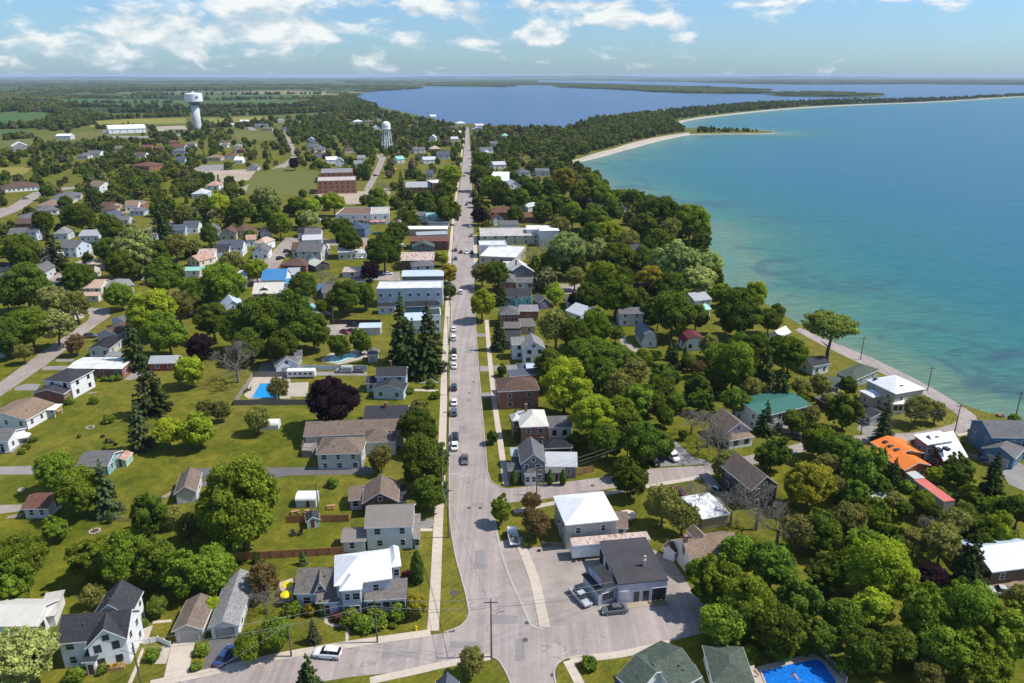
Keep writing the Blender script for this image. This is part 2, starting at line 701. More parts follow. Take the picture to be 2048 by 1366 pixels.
def mat_asphalt(name, c, crack=.5, patch=.2, scale=1.0):
	t = NT(name)
	p = t.pos()
	a = t.noise(p, .12 * scale, 6, .62, .8)
	b = t.noise(p, 1.1 * scale, 6, .65)
	c3 = t.noise(p, 9.0 * scale, 3, .6)
	col = t.mix(t.ramp(a, .32, .7), scl(c, 1 - patch), scl(c, 1 + patch * .5))
	col = t.mix(t.ramp(b, .3, .75), t.mix(1, col, (.85, .85, .86), 'MULTIPLY'), col)
	col = t.mix(t.ramp(c3, .2, .85), t.mix(1, col, (.86, .86, .86), 'MULTIPLY'), col)
	if name == 'street_asphalt':
		mp = t.n('Mapping')
		mp.inputs['Rotation'].default_value = (0, 0, -.055)
		mp.inputs['Scale'].default_value = (.75, .012, 1)
		t.l(p, mp.inputs['Vector'])
		st = t.noise(mp.outputs[0], 1.0, 5, .7)
		col = t.mix(t.ramp(st, .36, .62), t.mix(1, col, (.82, .82, .83), 'MULTIPLY'), t.mix(1, col, (1.1, 1.09, 1.08), 'MULTIPLY'))
	if crack:
		vo = t.n('TexVoronoi')
		vo.feature = 'DISTANCE_TO_EDGE'
		vo.inputs['Scale'].default_value = .16 * scale
		wv = t.n('VectorMath')
		wv.operation = 'ADD'
		nn = t.n('TexNoise')
		nn.inputs['Scale'].default_value = .5
		nn.inputs['Detail'].default_value = 4
		t.l(p, nn.inputs['Vector'])
		vm = t.n('VectorMath')
		vm.operation = 'SCALE'
		vm.inputs['Scale'].default_value = 3.0
		t.l(nn.outputs['Color'], vm.inputs[0])
		t.l(p, wv.inputs[0])
		t.l(vm.outputs[0], wv.inputs[1])
		t.l(wv.outputs[0], vo.inputs['Vector'])
		line = t.math('LESS_THAN', vo.outputs['Distance'], .012)
		keep = t.math('GREATER_THAN', t.noise(p, .06, 3), .52)
		col = t.mix(t.math('MULTIPLY', t.math('MULTIPLY', line, keep), crack), col, scl(c, .45))
	t.l(col, t.b.inputs['Base Color'])
	t.b.inputs['Roughness'].default_value = .9
	t.b.inputs['Specular IOR Level'].default_value = .2
	t.bump(c3, .2, .02)
	return t.mat

def mat_ground(name, c, c2, scale=.15):
	t = NT(name)
	p = t.pos()
	a = t.noise(p, scale, 7, .62, .6)
	b = t.noise(p, scale * 12, 5, .65)
	col = t.mix(t.ramp(a, .35, .68), (*c, 1), (*c2, 1))
	col = t.mix(t.ramp(b, .28, .75), t.mix(1, col, (.78, .78, .78), 'MULTIPLY'), col)
	t.l(col, t.b.inputs['Base Color'])
	t.b.inputs['Roughness'].default_value = .95
	t.b.inputs['Specular IOR Level'].default_value = .1
	t.bump(b, .4, .05)
	return t.mat

M_LAND = mat_land()
M_ROAD = mat_asphalt('street_asphalt', (.390, .332, .304), .55, .16)
M_ROAD2 = mat_asphalt('side_street_asphalt', (.375, .312, .275), .6, .25)
M_LOT = mat_asphalt('gravel_lot', (.395, .338, .295), .25, .3)
M_DRIVE = mat_asphalt('dark_driveway', (.16, .15, .15), .4, .2)
M_DRIVE2 = mat_asphalt('grey_driveway', (.30, .28, .26), .4, .2)
M_CONC = mat_asphalt('sidewalk_concrete', (.58, .49, .40), .2, .12)
M_KERB = mat_asphalt('kerb_concrete', (.45, .41, .36), .0, .15)
M_SAND = mat_ground('beach_sand', (.42, .36, .29), (.52, .46, .38), .02)
M_SANDLOT = mat_ground('sandy_lot', (.36, .30, .23), (.46, .38, .29), .03)
M_ROCK = mat_ground('shore_rock', (.22, .21, .18), (.36, .34, .29), .3)
M_MULCH = mat_ground('mulch_bed', (.07, .05, .035), (.12, .09, .06), .6)
M_PATIO = mat_ground('patio_stone', (.44, .37, .31), (.52, .45, .38), .5)
M_DIRT = mat_ground('worn_earth', (.26, .20, .13), (.20, .17, .09), .3)

# waterline of the open lake, photo pixels, from beside the camera to the sand bar
SHORE = [(2500, 985), (2250, 905), (2130, 864), (2048, 842), (1990, 829), (1935, 812), (1880, 790), (1830, 764), (1770, 736), (1710, 706), (1670, 686), (1630, 664), (1585, 640), (1545, 615), (1500, 592),
		 (1460, 578), (1438, 560), (1436, 535), (1428, 508), (1410, 488), (1412, 468), (1392, 452), (1345, 445), (1310, 420), (1275, 402), (1230, 384), (1195, 370), (1165, 352), (1140, 334), (1129, 326),
		 (1165, 320), (1210, 309), (1260, 295), (1310, 282), (1350, 273), (1380, 268)]
PIER = [(1400, 267.5), (1440, 267), (1500, 266.5), (1547, 266), (1546, 263.5), (1500, 260), (1450, 258), (1400, 256.5)]
BAR = [(1368, 256), (1352, 250), (1364, 243), (1400, 236), (1450, 230), (1520, 222.5), (1600, 216), (1700, 210), (1800, 206.5), (1900, 202), (2048, 193), (2300, 182), (2700, 174)]
BARBACK = [(2700, 171), (2300, 178), (2048, 187), (1900, 195), (1800, 198), (1700, 199.5), (1600, 203), (1520, 206), (1450, 212), (1380, 218), (1300, 222), (1200, 232), (1170, 240), (1190, 252), (1130, 257), (1060, 262), (1000, 252),
		   (940, 247), (890, 243), (850, 234), (800, 222), (760, 214), (725, 206), (708, 196)]
NSHORE = [(720, 186), (760, 181), (800, 178.5), (838, 177), (836, 174.5), (800, 174), (842, 172.5), (930, 173.5), (1012, 174.5), (1016, 170.5), (1060, 170.5), (1112, 171), (1130, 175), (1200, 178), (1280, 181),
		  (1366, 186.5), (1440, 188), (1505, 187), (1524, 181.5), (1490, 178), (1420, 175), (1366, 171.5), (1300, 169.5), (1200, 167.5), (1075, 165.5), (1068, 160.5), (1150, 160.2), (1366, 164), (1500, 168), (1596, 169),
		  (1600, 167), (1700, 167.5), (1850, 168.6), (2048, 170), (2300, 170), (2800, 168)]
bx = smooth(SHORE, 4)
land_px = bx + PIER + smooth(BAR, 3) + BARBACK + NSHORE
lv = [at(x, y, 0) for x, y in land_px]
lv = [(v.x, v.y) for v in lv]
lv += [(70000, 62000), (0, 80000), (-70000, 62000), (-70000, 500), (-900, -200), (900, -200)]
land = sheet('ground', lv, 0.0, M_LAND, px=False)
structure(land, 'green ground of the lakeside town and its countryside')

isl = sheet('island', [(1524, 188), (1560, 185.5), (1640, 184.5), (1700, 186), (1775, 191), (1740, 195), (1640, 194), (1560, 192.5)], .3, M_LAND)
structure(isl)

# sloping shore down to the lake bed
def skirt(name, pts, width, z1, mat, z0=0.0):
	w = [at(x, y, 0) for x, y in pts]
	m = MB()
	vs_ = []
	for i, p in enumerate(w):
		a, b = w[max(0, i - 1)], w[min(len(w) - 1, i + 1)]
		d = (b - a).normalized()
		nrm = Vector((d.y, -d.x, 0))
		q = p + nrm * (width * random.uniform(.75, 1.25))
		vs_ += [(p.x, p.y, z0), (q.x, q.y, z1)]
	m.add(vs_, [(2 * i, 2 * i + 1, 2 * i + 3, 2 * i + 2) for i in range(len(w) - 1)])
	return m.build(name, mat)
structure(skirt('shore', bx[:int(29 * 4)], 3.0, -2.2, M_ROCK))
structure(skirt('beach_slope', bx[int(28 * 4):] + PIER + smooth(BAR, 3), 3.5, -2.2, M_SAND))

def strip_px(outer, inner, name, z, mat):
	return structure(sheet(name, outer + inner[::-1], z, mat))
SANDIN = [(1133, 323), (1158, 317), (1195, 305), (1228, 297), (1255, 288), (1300, 277), (1340, 270), (1378, 265)]
strip_px(smooth(SHORE[29:], 3), smooth(SANDIN, 3), 'beach', .03, M_SAND)
SANDIN2 = [(1372, 259), (1348, 251), (1346, 247), (1359, 241.5), (1398, 234.6), (1450, 228.6), (1520, 221.2), (1600, 214.9), (1700, 209.1), (1800, 205.7), (1900, 201.3), (2048, 192.4), (2300, 181.6)]
strip_px(smooth(BAR[:-1], 3), smooth(SANDIN2, 3), 'beach', .05, M_SAND)

# ---- water
def mat_water(name, deep=False):
	t = NT(name)
	p = t.pos()
	if deep:
		a = t.noise(p, .0016, 5, .6, .3)
		mp0 = t.n('Mapping')
		mp0.inputs['Scale'].default_value = (.0012, .006, 1)
		t.l(p, mp0.inputs['Vector'])
		s = t.noise(mp0.outputs[0], 1.0, 6, .65, .4)
		col = t.mix(t.ramp(a, .35, .65), (.036, .082, .175), (.045, .094, .190))
		col = t.mix(t.ramp(s, .58, .75), col, (.066, .124, .22))
	else:
		at_ = t.n('Attribute')
		at_.attribute_name = 'shore'
		d = at_.outputs['Fac']
		dn = t.math('ADD', d, t.math('MULTIPLY', t.math('SUBTRACT', t.noise(p, .012, 5, .6, .8), .5), 60.0))
		cr = t.n('ValToRGB')
		cr.color_ramp.elements[0].position = 0.0
		cr.color_ramp.elements[0].color = (.09, .19, .145, 1)
		e = cr.color_ramp.elements
		e[1].position = 1.0
		e[1].color = (.018, .092, .205, 1)
		for pos, c in ((.008, (.11, .185, .118, 1)), (.022, (.042, .155, .118, 1)), (.055, (.012, .122, .138, 1)), (.13, (.008, .106, .162, 1)), (.45, (.011, .096, .186, 1))):
			el = e.new(pos)
			el.color = c
		t.l(t.math('DIVIDE', dn, 1600.0, True), cr.inputs['Fac'])
		col = cr.outputs['Color']
		# weed beds on the bottom near the shore
		w1 = t.noise(p, .022, 6, .65, 1.2)
		wf = t.math('MULTIPLY', t.ramp(w1, .52, .62), t.math('MULTIPLY', t.ramp(d, 6, 18), t.ramp(d, 110, 50)))
		col = t.mix(t.math('MULTIPLY', wf, .75), col, (.030, .075, .095))
		# wind ruffles
		mp0 = t.n('Mapping')
		mp0.inputs['Rotation'].default_value = (0, 0, .5)
		mp0.inputs['Scale'].default_value = (.07, .34, 1)
		t.l(p, mp0.inputs['Vector'])
		r = t.noise(mp0.outputs[0], 1.6, 6, .8, .4)
		col = t.mix(t.ramp(r, .38, .66), t.mix(1, col, (.66, .72, .77), 'MULTIPLY'), t.mix(1, col, (1.34, 1.24, 1.16), 'MULTIPLY'))
	t.l(col, t.b.inputs['Base Color'])
	t.b.inputs['Roughness'].default_value = .28
	t.b.inputs['IOR'].default_value = 1.33
	t.b.inputs['Specular IOR Level'].default_value = .18
	mp = t.n('Mapping')
	mp.inputs['Rotation'].default_value = (0, 0, .55)
	mp.inputs['Scale'].default_value = (.35, 1.0, 1)
	t.l(p, mp.inputs['Vector'])
	w = t.noise(mp.outputs[0], .55, 5, .6, .3)
	w2 = t.noise(mp.outputs[0], .06, 3, .6)
	t.bump(t.math('ADD', w, t.math('MULTIPLY', w2, 2.0)), .55 if not deep else .3, .55)
	return t.mat

def lake():
	ys = np.concatenate([np.array([168., 172, 176, 180, 183, 186, 189, 192]), np.arange(195, 330, 4.), np.arange(330, 1000, 9.)])
	xs = np.arange(1040, 3000, 22.)
	sh = np.array([(at(x, y).x, at(x, y).y) for x, y in (bx + PIER + smooth(BAR, 3))])
	seg_a, seg_b = sh[:-1], sh[1:]
	V, D = [], []
	for y in ys:
		for x in xs:
			p = at(x, y, -1.2)
			V.append((p.x, p.y, -1.2))
	V_ = np.array(V)[:, :2]
	best = np.full(len(V_), 1e9)
	for a, b in zip(seg_a, seg_b):
		ab = b - a
		L2 = max(ab @ ab, 1e-6)
		tt = np.clip(((V_ - a) @ ab) / L2, 0, 1)
		q = a + tt[:, None] * ab
		best = np.minimum(best, np.hypot(*(V_ - q).T))
	nx = len(xs)
	F = []
	for j in range(len(ys) - 1):
		for i in range(nx - 1):
			F.append((j * nx + i, (j + 1) * nx + i, (j + 1) * nx + i + 1, j * nx + i + 1))
	me = bpy.data.meshes.new('lake')
	me.from_pydata(V, [], F)
	at_ = me.attributes.new('shore', 'FLOAT', 'POINT')
	at_.data.foreach_set('value', best.astype(np.float32))
	me.update()
	o = obj('lake', me, mat_water('lake_water'))
	structure(o, 'turquoise lake along the town shore')
	b = sheet('bay', [(600, 300), (1010, 300), (1120, 275), (1350, 235), (1500, 221), (1700, 208.6), (2048, 191.5), (2700, 172), (2900, 155), (600, 155)], -1.0, mat_water('bay_water', True))
	structure(b, 'deep blue bay behind the town and the sand bar')
lake()

# distant rising ground on the horizon
def hills():
	m = MB()
	for (x0, x1, dist, h, seed) in ((-40000, -3500, 24000, 95, 1), (-7000, 17000, 26000, 130, 2), (9000, 46000, 30000, 60, 3), (-30000, 6000, 16000, 30, 4)):
		n = 60
		r = random.Random(seed)
		ph = [r.uniform(0, 6) for _ in range(5)]
		prev = None
		vs_ = []
		for i in range(n + 1):
			f = i / n
			x = x0 + (x1 - x0) * f
			e = math.sin(math.pi * f) ** .6
			hh = h * e * (.75 + .12 * math.sin(f * 9 + ph[0]) + .08 * math.sin(f * 21 + ph[1]) + .05 * math.sin(f * 47 + ph[2]))
			vs_ += [(x, dist, -1), (x, dist + 1800, hh), (x, dist + 6000, -1)]
		fs = []
		for i in range(n):
			a = 3 * i
			fs += [(a, a + 3, a + 4, a + 1), (a + 1, a + 4, a + 5, a + 2)]
		m.add(vs_, fs)
	o = m.build('hills', M_LAND, uv=False)
	structure(o, 'low wooded hills along the horizon')
hills()

# fields
def field(pts, c, c2, z):
	k = 'field_%d' % len(FIELDS)
	o = sheet('field', pts, z, mat_ground(k, c, c2, .01))
	FIELDS.append([(p[0], p[1]) for p in pts])
	structure(o)
FIELDS = []
GR, GR2 = (.060, .115, .032), (.085, .140, .040)
YG, YG2 = (.21, .20, .040), (.27, .24, .06)
for k_, (pts, c, c2) in enumerate([
	([(-60, 229), (60, 225), (112, 225), (98, 240), (70, 250), (-60, 256)], GR, GR2),
	([(-60, 262), (62, 258), (50, 270), (-60, 276)], GR, GR2),
	([(170, 244), (260, 238), (372, 236), (372, 246), (280, 250), (180, 254)], YG, YG2),
	([(405, 237), (520, 233), (545, 236), (500, 243), (405, 247)], YG, YG2),
	([(460, 218), (590, 219), (590, 222), (465, 221)], YG, YG2),
	([(-60, 336), (66, 334), (50, 348), (-60, 360)], YG, YG2),
	([(40, 199), (200, 197), (340, 199), (330, 206), (60, 206)], GR, GR2),
	([(210, 209), (380, 206), (385, 213), (215, 216)], GR, GR2),
	([(405, 202), (600, 200), (620, 207), (405, 211)], GR, GR2),
	([(400, 192), (640, 189), (650, 195), (405, 199)], (.07, .11, .035), GR2),
	([(45, 189), (240, 187), (260, 191), (50, 194)], (.09, .12, .05), (.07, .11, .04)),
	([(325, 177), (370, 176.4), (372, 178.6), (326, 179.4)], (.17, .17, .08), (.13, .15, .07)),
	([(240, 184), (445, 182.4), (440, 186), (250, 188)], (.17, .17, .09), (.12, .14, .07)),
	([(505, 165), (680, 162), (690, 166), (520, 169)], (.09, .13, .05), (.07, .11, .04)),
	([(455, 262), (540, 260), (560, 280), (480, 284)], (.13, .14, .035), (.16, .15, .045)),
	([(505, 350), (560, 335), (640, 345), (632, 375), (600, 392), (490, 390)], (.12, .135, .03), (.15, .15, .04)),
	([(20, 280), (110, 270), (200, 262), (210, 275), (60, 292), (-60, 300)], (.12, .13, .035), (.16, .15, .04)),
]):
	field(pts, c, c2, .04 + .01 * k_)

# ---- roads
ROADS = []
def road(name, pts, z, mat, label=None, sm=0):
	if sm:
		pts = smooth(pts, sm, True)
	o = sheet(name, pts, z, mat)
	ROADS.append(pts)
	return structure(o, label)

LEFT = [(932, 254), (931, 262), (928, 300), (919, 375), (911, 440), (906, 500), (903, 560), (902, 640), (901, 720), (899.5, 820), (898.5, 920), (899, 1020), (902, 1058), (910, 1107), (922, 1153), (932, 1190), (937.5, 1218)]
RIGHT = [(936.5, 254), (938, 262), (941, 300), (944, 375), (946, 440), (946.5, 500), (948, 560), (951, 640), (956, 720), (964, 820), (971.5, 905), (975, 944)]
MAIN = smooth(LEFT, 4) + [(938.5, 1228), (934, 1240), (922, 1252), (905, 1260), (888, 1266)]
MAIN += [(700, 1292), (560, 1316), (420, 1345), (300, 1372), (200, 1400), (420, 1400), (560, 1377), (700, 1354), (850, 1338), (917, 1322), (984, 1314)]
MAIN += [(998, 1322), (1012, 1345), (1022, 1368), (1040, 1420), (1130, 1420), (1112, 1366), (1108, 1348), (1112, 1332), (1122, 1322), (1137, 1316)]
MAIN += [(1238, 1306), (1340, 1283), (1420, 1262), (1500, 1235), (1500, 1190), (1385, 1185), (1301, 1215), (1200, 1232), (1102, 1256), (1086, 1259), (1065, 1254), (1057, 1239), (1043, 1207), (1022, 1161), (1003, 1107), (993, 1062), (986, 1025), (990, 1012),
		 (1010, 1006), (1083, 999), (1221, 977), (1302, 967), (1415, 951), (1520, 925), (1620, 900), (1740, 884), (1820, 882), (1900, 872), (1942, 860), (1958, 848), (1952, 832), (1930, 816), (1895, 794), (1850, 768), (1800, 742), (1745, 716), (1690, 694), (1640, 674),
		 (1600, 655), (1590, 660), (1625, 680), (1670, 703), (1720, 727), (1775, 752), (1830, 780), (1880, 806), (1912, 826), (1918, 838), (1905, 848), (1870, 858), (1820, 866), (1735, 868), (1610, 884), (1510, 908), (1410, 931), (1305, 937), (1232, 951), (1100, 968), (1017, 977), (1003, 975), (990, 969), (981, 962)]
MAIN += smooth(RIGHT, 4)[::-1]
road('street', MAIN, .012, M_ROAD, 'pale asphalt main street running straight through the town')
# forecourt of the repair garage and the parking lay-by
road('parking_lot', [(1003, 1105), (1022, 1158), (1043, 1203), (1056, 1240), (1064, 1258), (1088, 1264), (1102, 1262), (1200, 1238), (1301, 1222), (1390, 1190), (1345, 1120), (1290, 1090), (1140, 1092), (1060, 1094), (1046, 1082), (1018, 1078), (995, 1085)], .006, M_LOT, 'worn gravel forecourt in front of the repair garage')
fr('A1')
road('street', [P(*q) for q in ((-330, 1440), (0, 1205), (300, 985), (655, 740), (800, 640), (820, 585), (720, 560), (730, 525), (1000, 530), (1000, 605), (860, 700), (700, 832), (420, 1045), (60, 1293), (-200, 1480))], .012, M_ROAD2, 'side street slanting past the brick bungalows')
road('street', [P(*q) for q in ((300, 380), (430, 300), (440, 230), (640, 135), (830, 45), (900, -20), (960, -20), (850, 90), (700, 200), (600, 300), (440, 400))], .012, M_ROAD2, 'short street climbing between white cottages')
fr('A2')
road('street', [P(*q) for q in ((500, 225), (530, 160), (645, 40), (700, -20), (820, -20), (770, 60), (690, 150), (640, 225), (560, 340), (400, 380))], .012, M_ROAD2, 'short wide street with two black cars')
fr('Z5')
road('street', [P(*q) for q in ((300, 1135), (340, 1095), (640, 1120), (860, 1100), (1060, 1130), (1060, 1180), (640, 1165), (420, 1170))], .016, M_ROAD2)
road('street', [P(*q) for q in ((-330, 800), (-90, 690), (0, 635), (150, 540), (240, 495), (290, 445), (268, 370), (225, 260), (245, 255), (300, 365), (338, 440), (300, 500), (170, 580), (0, 690), (-280, 830))], .012, M_ROAD2, 'long side street leading out past the school field')
road('street', [P(*q) for q in ((860, 720), (905, 640), (950, 560), (985, 470), (960, 440), (1020, 430), (1040, 460), (1000, 560), (960, 640), (915, 720))], .012, M_ROAD2)
road('parking_lot', [P(*q) for q in ((470, 735), (860, 730), (930, 705), (1060, 705), (1080, 745), (1010, 800), (930, 830), (720, 835), (700, 770), (480, 775))], .016, M_SANDLOT, 'sunlit paved yard in front of the brick school')
fr('Z4')
road('parking_lot', [P(*q) for q in ((1640, 575), (1790, 560), (2060, 555), (1990, 640), (1850, 655), (1700, 660))], .016, M_SANDLOT, 'bare sandy lot below the water tower')
road('parking_lot', [P(*q) for q in ((1520, 560), (1620, 520), (1790, 515), (1790, 560), (1640, 575))], .02, M_DRIVE2)
road('parking_lot', [P(*q) for q in ((1210, 215), (1480, 205), (1500, 245), (1220, 250))], .016, M_SANDLOT, 'pale car park beside the white arena')
road('street', [P(*q) for q in ((800, 290), (830, 240), (870, 240), (860, 285), (1300, 290), (1500, 262), (2040, 254), (2200, 246), (2200, 254), (2040, 266), (1500, 278), (1300, 305), (850, 300))], .012, M_DRIVE2)
road('street', [P(*q) for q in ((1960, 185), (1990, 185), (2080, 262), (2010, 262))], .016, M_DRIVE2)
road('street', [P(*q) for q in ((-40, 870), (60, 860), (160, 800), (260, 740), (480, 700), (660, 690), (660, 705), (480, 722), (330, 760), (200, 860), (140, 890), (-40, 960))], .012, M_ROAD2)
road('street', [P(*q) for q in ((850, 1080), (1000, 1070), (1180, 1030), (1400, 960), (1400, 985), (1190, 1050), (1000, 1100), (850, 1110))], .012, M_ROAD2)
road('street', [P(*q) for q in ((880, 880), (1230, 885), (1240, 905), (880, 900))], .012, M_ROAD2)

# driveways, yards and patios
PAVES = []
def pave(pts, mat, z=.02, label=None, name='driveway'):
	q = [P(*p) for p in pts]
	PAVES.append(q)
	return structure(sheet(name, q, z, mat), label)
fr('B4')
pave([(1405, 1035), (1590, 1020), (1530, 1290), (1330, 1335), (1375, 1140)], M_CONC, .02, 'cracked concrete driveway before the taupe garage')
pave([(1700, 1015), (1900, 1000), (1960, 1100), (2030, 1205), (1645, 1275), (1680, 1120)], M_DRIVE, .02)
pave([(1310, 1075), (1395, 1060), (1350, 1210), (1258, 1212)], M_PATIO, .024, name='patio')
pave([(1110, 1040), (1130, 935), (1245, 895), (1190, 1050)], M_PATIO, .02, name='patio')
pave([(1240, 860), (1395, 850), (1395, 870), (1240, 885)], M_CONC, .026, name='path')
pave([(1040, 1366), (1100, 1230), (1150, 1090), (1175, 1085), (1130, 1230), (1075, 1366)], M_CONC, .02, name='path')
fr('B5')
pave([(1015, 1040), (1040, 1040), (1050, 1080), (1110, 1100), (1190, 1110), (1225, 1140), (1215, 1250), (1190, 1260), (1195, 1140), (1170, 1120), (1090, 1120), (1020, 1090)], M_PATIO, .02, 'curving stone garden path at the corner house', 'path')
pave([(1800, 315), (1905, 315), (1905, 337), (1800, 338)], M_CONC, .02, name='path')
pave([(1800, 240), (1910, 235), (1910, 300), (1840, 318), (1800, 312)], M_DRIVE2, .016)
pave([(620, 930), (690, 900), (640, 760), (760, 720), (765, 900), (700, 930)], M_PATIO, .016, name='patio')
fr('A7')
pave([(-60, 890), (60, 885), (780, 880), (1420, 870), (1420, 935), (760, 945), (60, 1030), (-60, 1040)], M_DRIVE, .016, 'dark asphalt driveway along the long taupe bungalow')
pave([(1720, 145), (1955, 140), (1955, 188), (1780, 190)], M_DRIVE2, .016)
pave([(1715, 235), (1955, 245), (1955, 262), (1715, 252)], M_CONC, .02, name='path')
pave([(430, 140), (740, 135), (740, 315), (400, 318), (360, 290)], M_PATIO, .016, name='patio')
pave([(700, 190), (890, 180), (880, 300), (690, 300)], M_SAND, .02, name='patio')
fr('A2')
pave([(470, 1080), (500, 1010), (600, 1000), (640, 1080), (1370, 1080), (1370, 1110), (640, 1110), (560, 1120)], M_DRIVE2, .016)
pave([(1010, 700), (1280, 680), (1300, 770), (1120, 780), (1010, 780)], M_LOT, .016)
pave([(1380, 280), (1640, 260), (1640, 330), (1440, 330), (1390, 320)], M_LOT, .016)
pave([(930, 535), (1090, 540), (1090, 620), (960, 600)], M_DRIVE2, .016)
fr('B1')
pave([(497, 55), (840, 42), (840, 95), (505, 105)], M_DRIVE2, .016)
pave([(512, 298), (655, 290), (680, 345), (520, 345)], M_DRIVE2, .016)
pave([(1040, 1125), (1230, 1110), (1230, 1130), (1050, 1142)], M_CONC, .016, name='path')
fr('A3')
pave([(1180, 400), (1420, 400), (1400, 480), (1200, 500)], M_LOT, .016)
pave([(1680, 720), (1780, 800), (1850, 930), (1980, 1010), (1930, 1030), (1800, 960), (1700, 820)], M_LOT, .016)
pave([(465, 850), (560, 850), (560, 880), (468, 880)], M_DRIVE2, .016)
fr('B2')
pave([(560, 300), (600, 240), (760, 380), (890, 420), (900, 445), (600, 455), (430, 470), (440, 420)], M_DRIVE2, .016)
pave([(830, 545), (900, 520), (1000, 640), (1090, 760), (1000, 780)], M_DRIVE2, .016)
fr('A5')
pave([(515, 715), (560, 660), (700, 700), (830, 760), (620, 800)], M_DRIVE2, .018)
pave([(1520, 940), (1640, 960), (1960, 1010), (2040, 1050), (2080, 1300), (1900, 1220), (1800, 1060), (1640, 1010)], M_DRIVE2, .016)
pave([(1430, 765), (1560, 740), (1560, 765), (1440, 785)], M_CONC, .016, name='path')
pave([(-190, 700), (-60, 640), (0, 690), (-150, 760)], M_LOT, .016)
fr('A6')
pave([(140, 110), (240, 80), (370, 82), (330, 140), (130, 140)], M_DRIVE2, .016)
pave([(-20, 835), (320, 828), (300, 905), (-20, 908)], M_DRIVE2, .016)
pave([(-20, 1185), (200, 1178), (180, 1240), (-20, 1265)], M_LOT, .016)
fr('B3')
pave([(1680, 980), (1880, 900), (2100, 900), (2100, 1230), (1990, 1200), (1900, 1120), (1760, 1110)], M_DIRT, .016)
pave([(1900, 0), (1960, 100), (2100, 160), (2100, 40), (2000, -20)], M_DRIVE2, .024)
fr('A1')
pave([(400, 1060), (620, 1050), (600, 1090), (380, 1092)], M_DRIVE2, .016)
pave([(520, 993), (680, 990), (660, 1015), (500, 1018)], M_DRIVE2, .016)
pave([(1150, 1000), (1330, 1000), (1400, 1130), (1180, 1185), (1130, 1180), (1230, 1090)], M_DRIVE2, .016)

# kerbs: raised concrete edge along the main street
def ribbon(name, pts, w, h, mat, z0=0.0, label=None):
	"""solid strip of width w and height h along world points"""
	m = MB()
	vs_ = []
	n = len(pts)
	for i, p in enumerate(pts):
		a, b = pts[max(0, i - 1)], pts[min(n - 1, i + 1)]
		d = (b - a)
		d.z = 0
		d.normalize()
		nn = Vector((-d.y, d.x, 0)) * (w / 2)
		for s, zz in ((1, z0), (1, z0 + h), (-1, z0 + h), (-1, z0)):
			vs_.append((p.x + s * nn.x, p.y + s * nn.y, zz))
	fs = []
	for i in range(n - 1):
		a, b = 4 * i, 4 * i + 4
		for k in range(3):
			fs.append((a + k, a + k + 1, b + k + 1, b + k))
	fs += [(3, 2, 1, 0), (4 * n - 4, 4 * n - 3, 4 * n - 2, 4 * n - 1)]
	m.add(vs_, fs)
	return structure(m.build(name, mat), label)
W3 = lambda pts: [at(*p) for p in pts]
ribbon('kerb', W3(smooth(LEFT[4:], 4) + [(938.5, 1228), (934, 1240), (922, 1252), (905, 1260), (889, 1265)]), .28, .13, M_KERB, 0, 'kerb along the near side of the main street by the lawns')
ribbon('kerb', W3(smooth(RIGHT[4:], 4) + [(981, 962), (990, 969), (1003, 975)]), .28, .13, M_KERB, 0)
ribbon('kerb', W3(smooth([(986, 1027), (993, 1062), (1003, 1107), (1022, 1161), (1043, 1207), (1057, 1239), (1066, 1253), (1086, 1259)], 3)), .5, .07, M_KERB, .005)
ribbon('kerb', W3(smooth([(984, 1314), (998, 1322), (1012, 1345), (1022, 1368)], 3)), .28, .13, M_KERB)
ribbon('kerb', W3(smooth([(1113, 1374), (1108, 1348), (1112, 1332), (1122, 1322), (1137, 1316), (1170, 1313)], 3)), .28, .13, M_KERB)

# sidewalks: a bed with separate concrete slabs near the camera
def sidewalk(pts, w, slab_from=None, label=None, z=.02):
	"""pts photo pixels of the centre line; slabs laid one by one where the walk is nearer than pixel row slab_from"""
	wp = W3(smooth(pts, 4) if len(pts) > 2 else pts)
	base = ribbon('sidewalk', wp, w, .06, M_CONC, 0.0, label)
	if slab_from is None:
		return base
	# resample into slabs
	seg = 1.6
	d = [0.0]
	for a, b in zip(wp, wp[1:]):
		d.append(d[-1] + (b - a).length)
	def point(s):
		for i in range(len(d) - 1):
			if s <= d[i + 1] or i == len(d) - 2:
				f = (s - d[i]) / max(1e-6, d[i + 1] - d[i])
				return wp[i].lerp(wp[i + 1], f), (wp[i + 1] - wp[i]).normalized()
	m = MB()
	m.box(-seg / 2 + .015, seg / 2 - .015, -w / 2, w / 2, 0, .085)
	me = m.mesh('slab')
	me.materials.append(M_CONC)
	k = 0
	s = seg / 2
	while s < d[-1] - seg / 2:
		p, t = point(s)
		if pix(p)[1] > slab_from and pix(p)[1] < 1400:
			o = share('slab', me, base, (p.x, p.y, random.uniform(-.004, .004)), math.atan2(t.y, t.x))
		s += seg
	return base
sidewalk([(929, 262), (922, 320), (907, 440), (899, 520), (896, 600), (892, 680), (888, 760), (887, 810), (885, 870), (882, 960), (877, 1040), (872, 1150), (866, 1262)], 2.0, 880, 'long pale sidewalk beside the lawns on the near side of the main street')
sidewalk([(861, 1266), (700, 1289), (560, 1313), (440, 1340), (300, 1369)], 1.7, 1000, 'sidewalk along the cross street below the corner house')
sidewalk([(980, 1314), (900, 1327), (820, 1345), (740, 1362)], 1.5, 1000, 'sidewalk on the lower side of the cross street')
sidewalk([(973, 640), (978, 700), (984, 760), (991, 820), (1000, 880), (1008, 940), (1013, 972)], 1.5, 860, 'narrow sidewalk on the far side of the main street')
sidewalk([(1035, 1075), (1050, 1110), (1070, 1165), (1090, 1255)], 1.9, 1000, 'sidewalk crossing the garage forecourt')
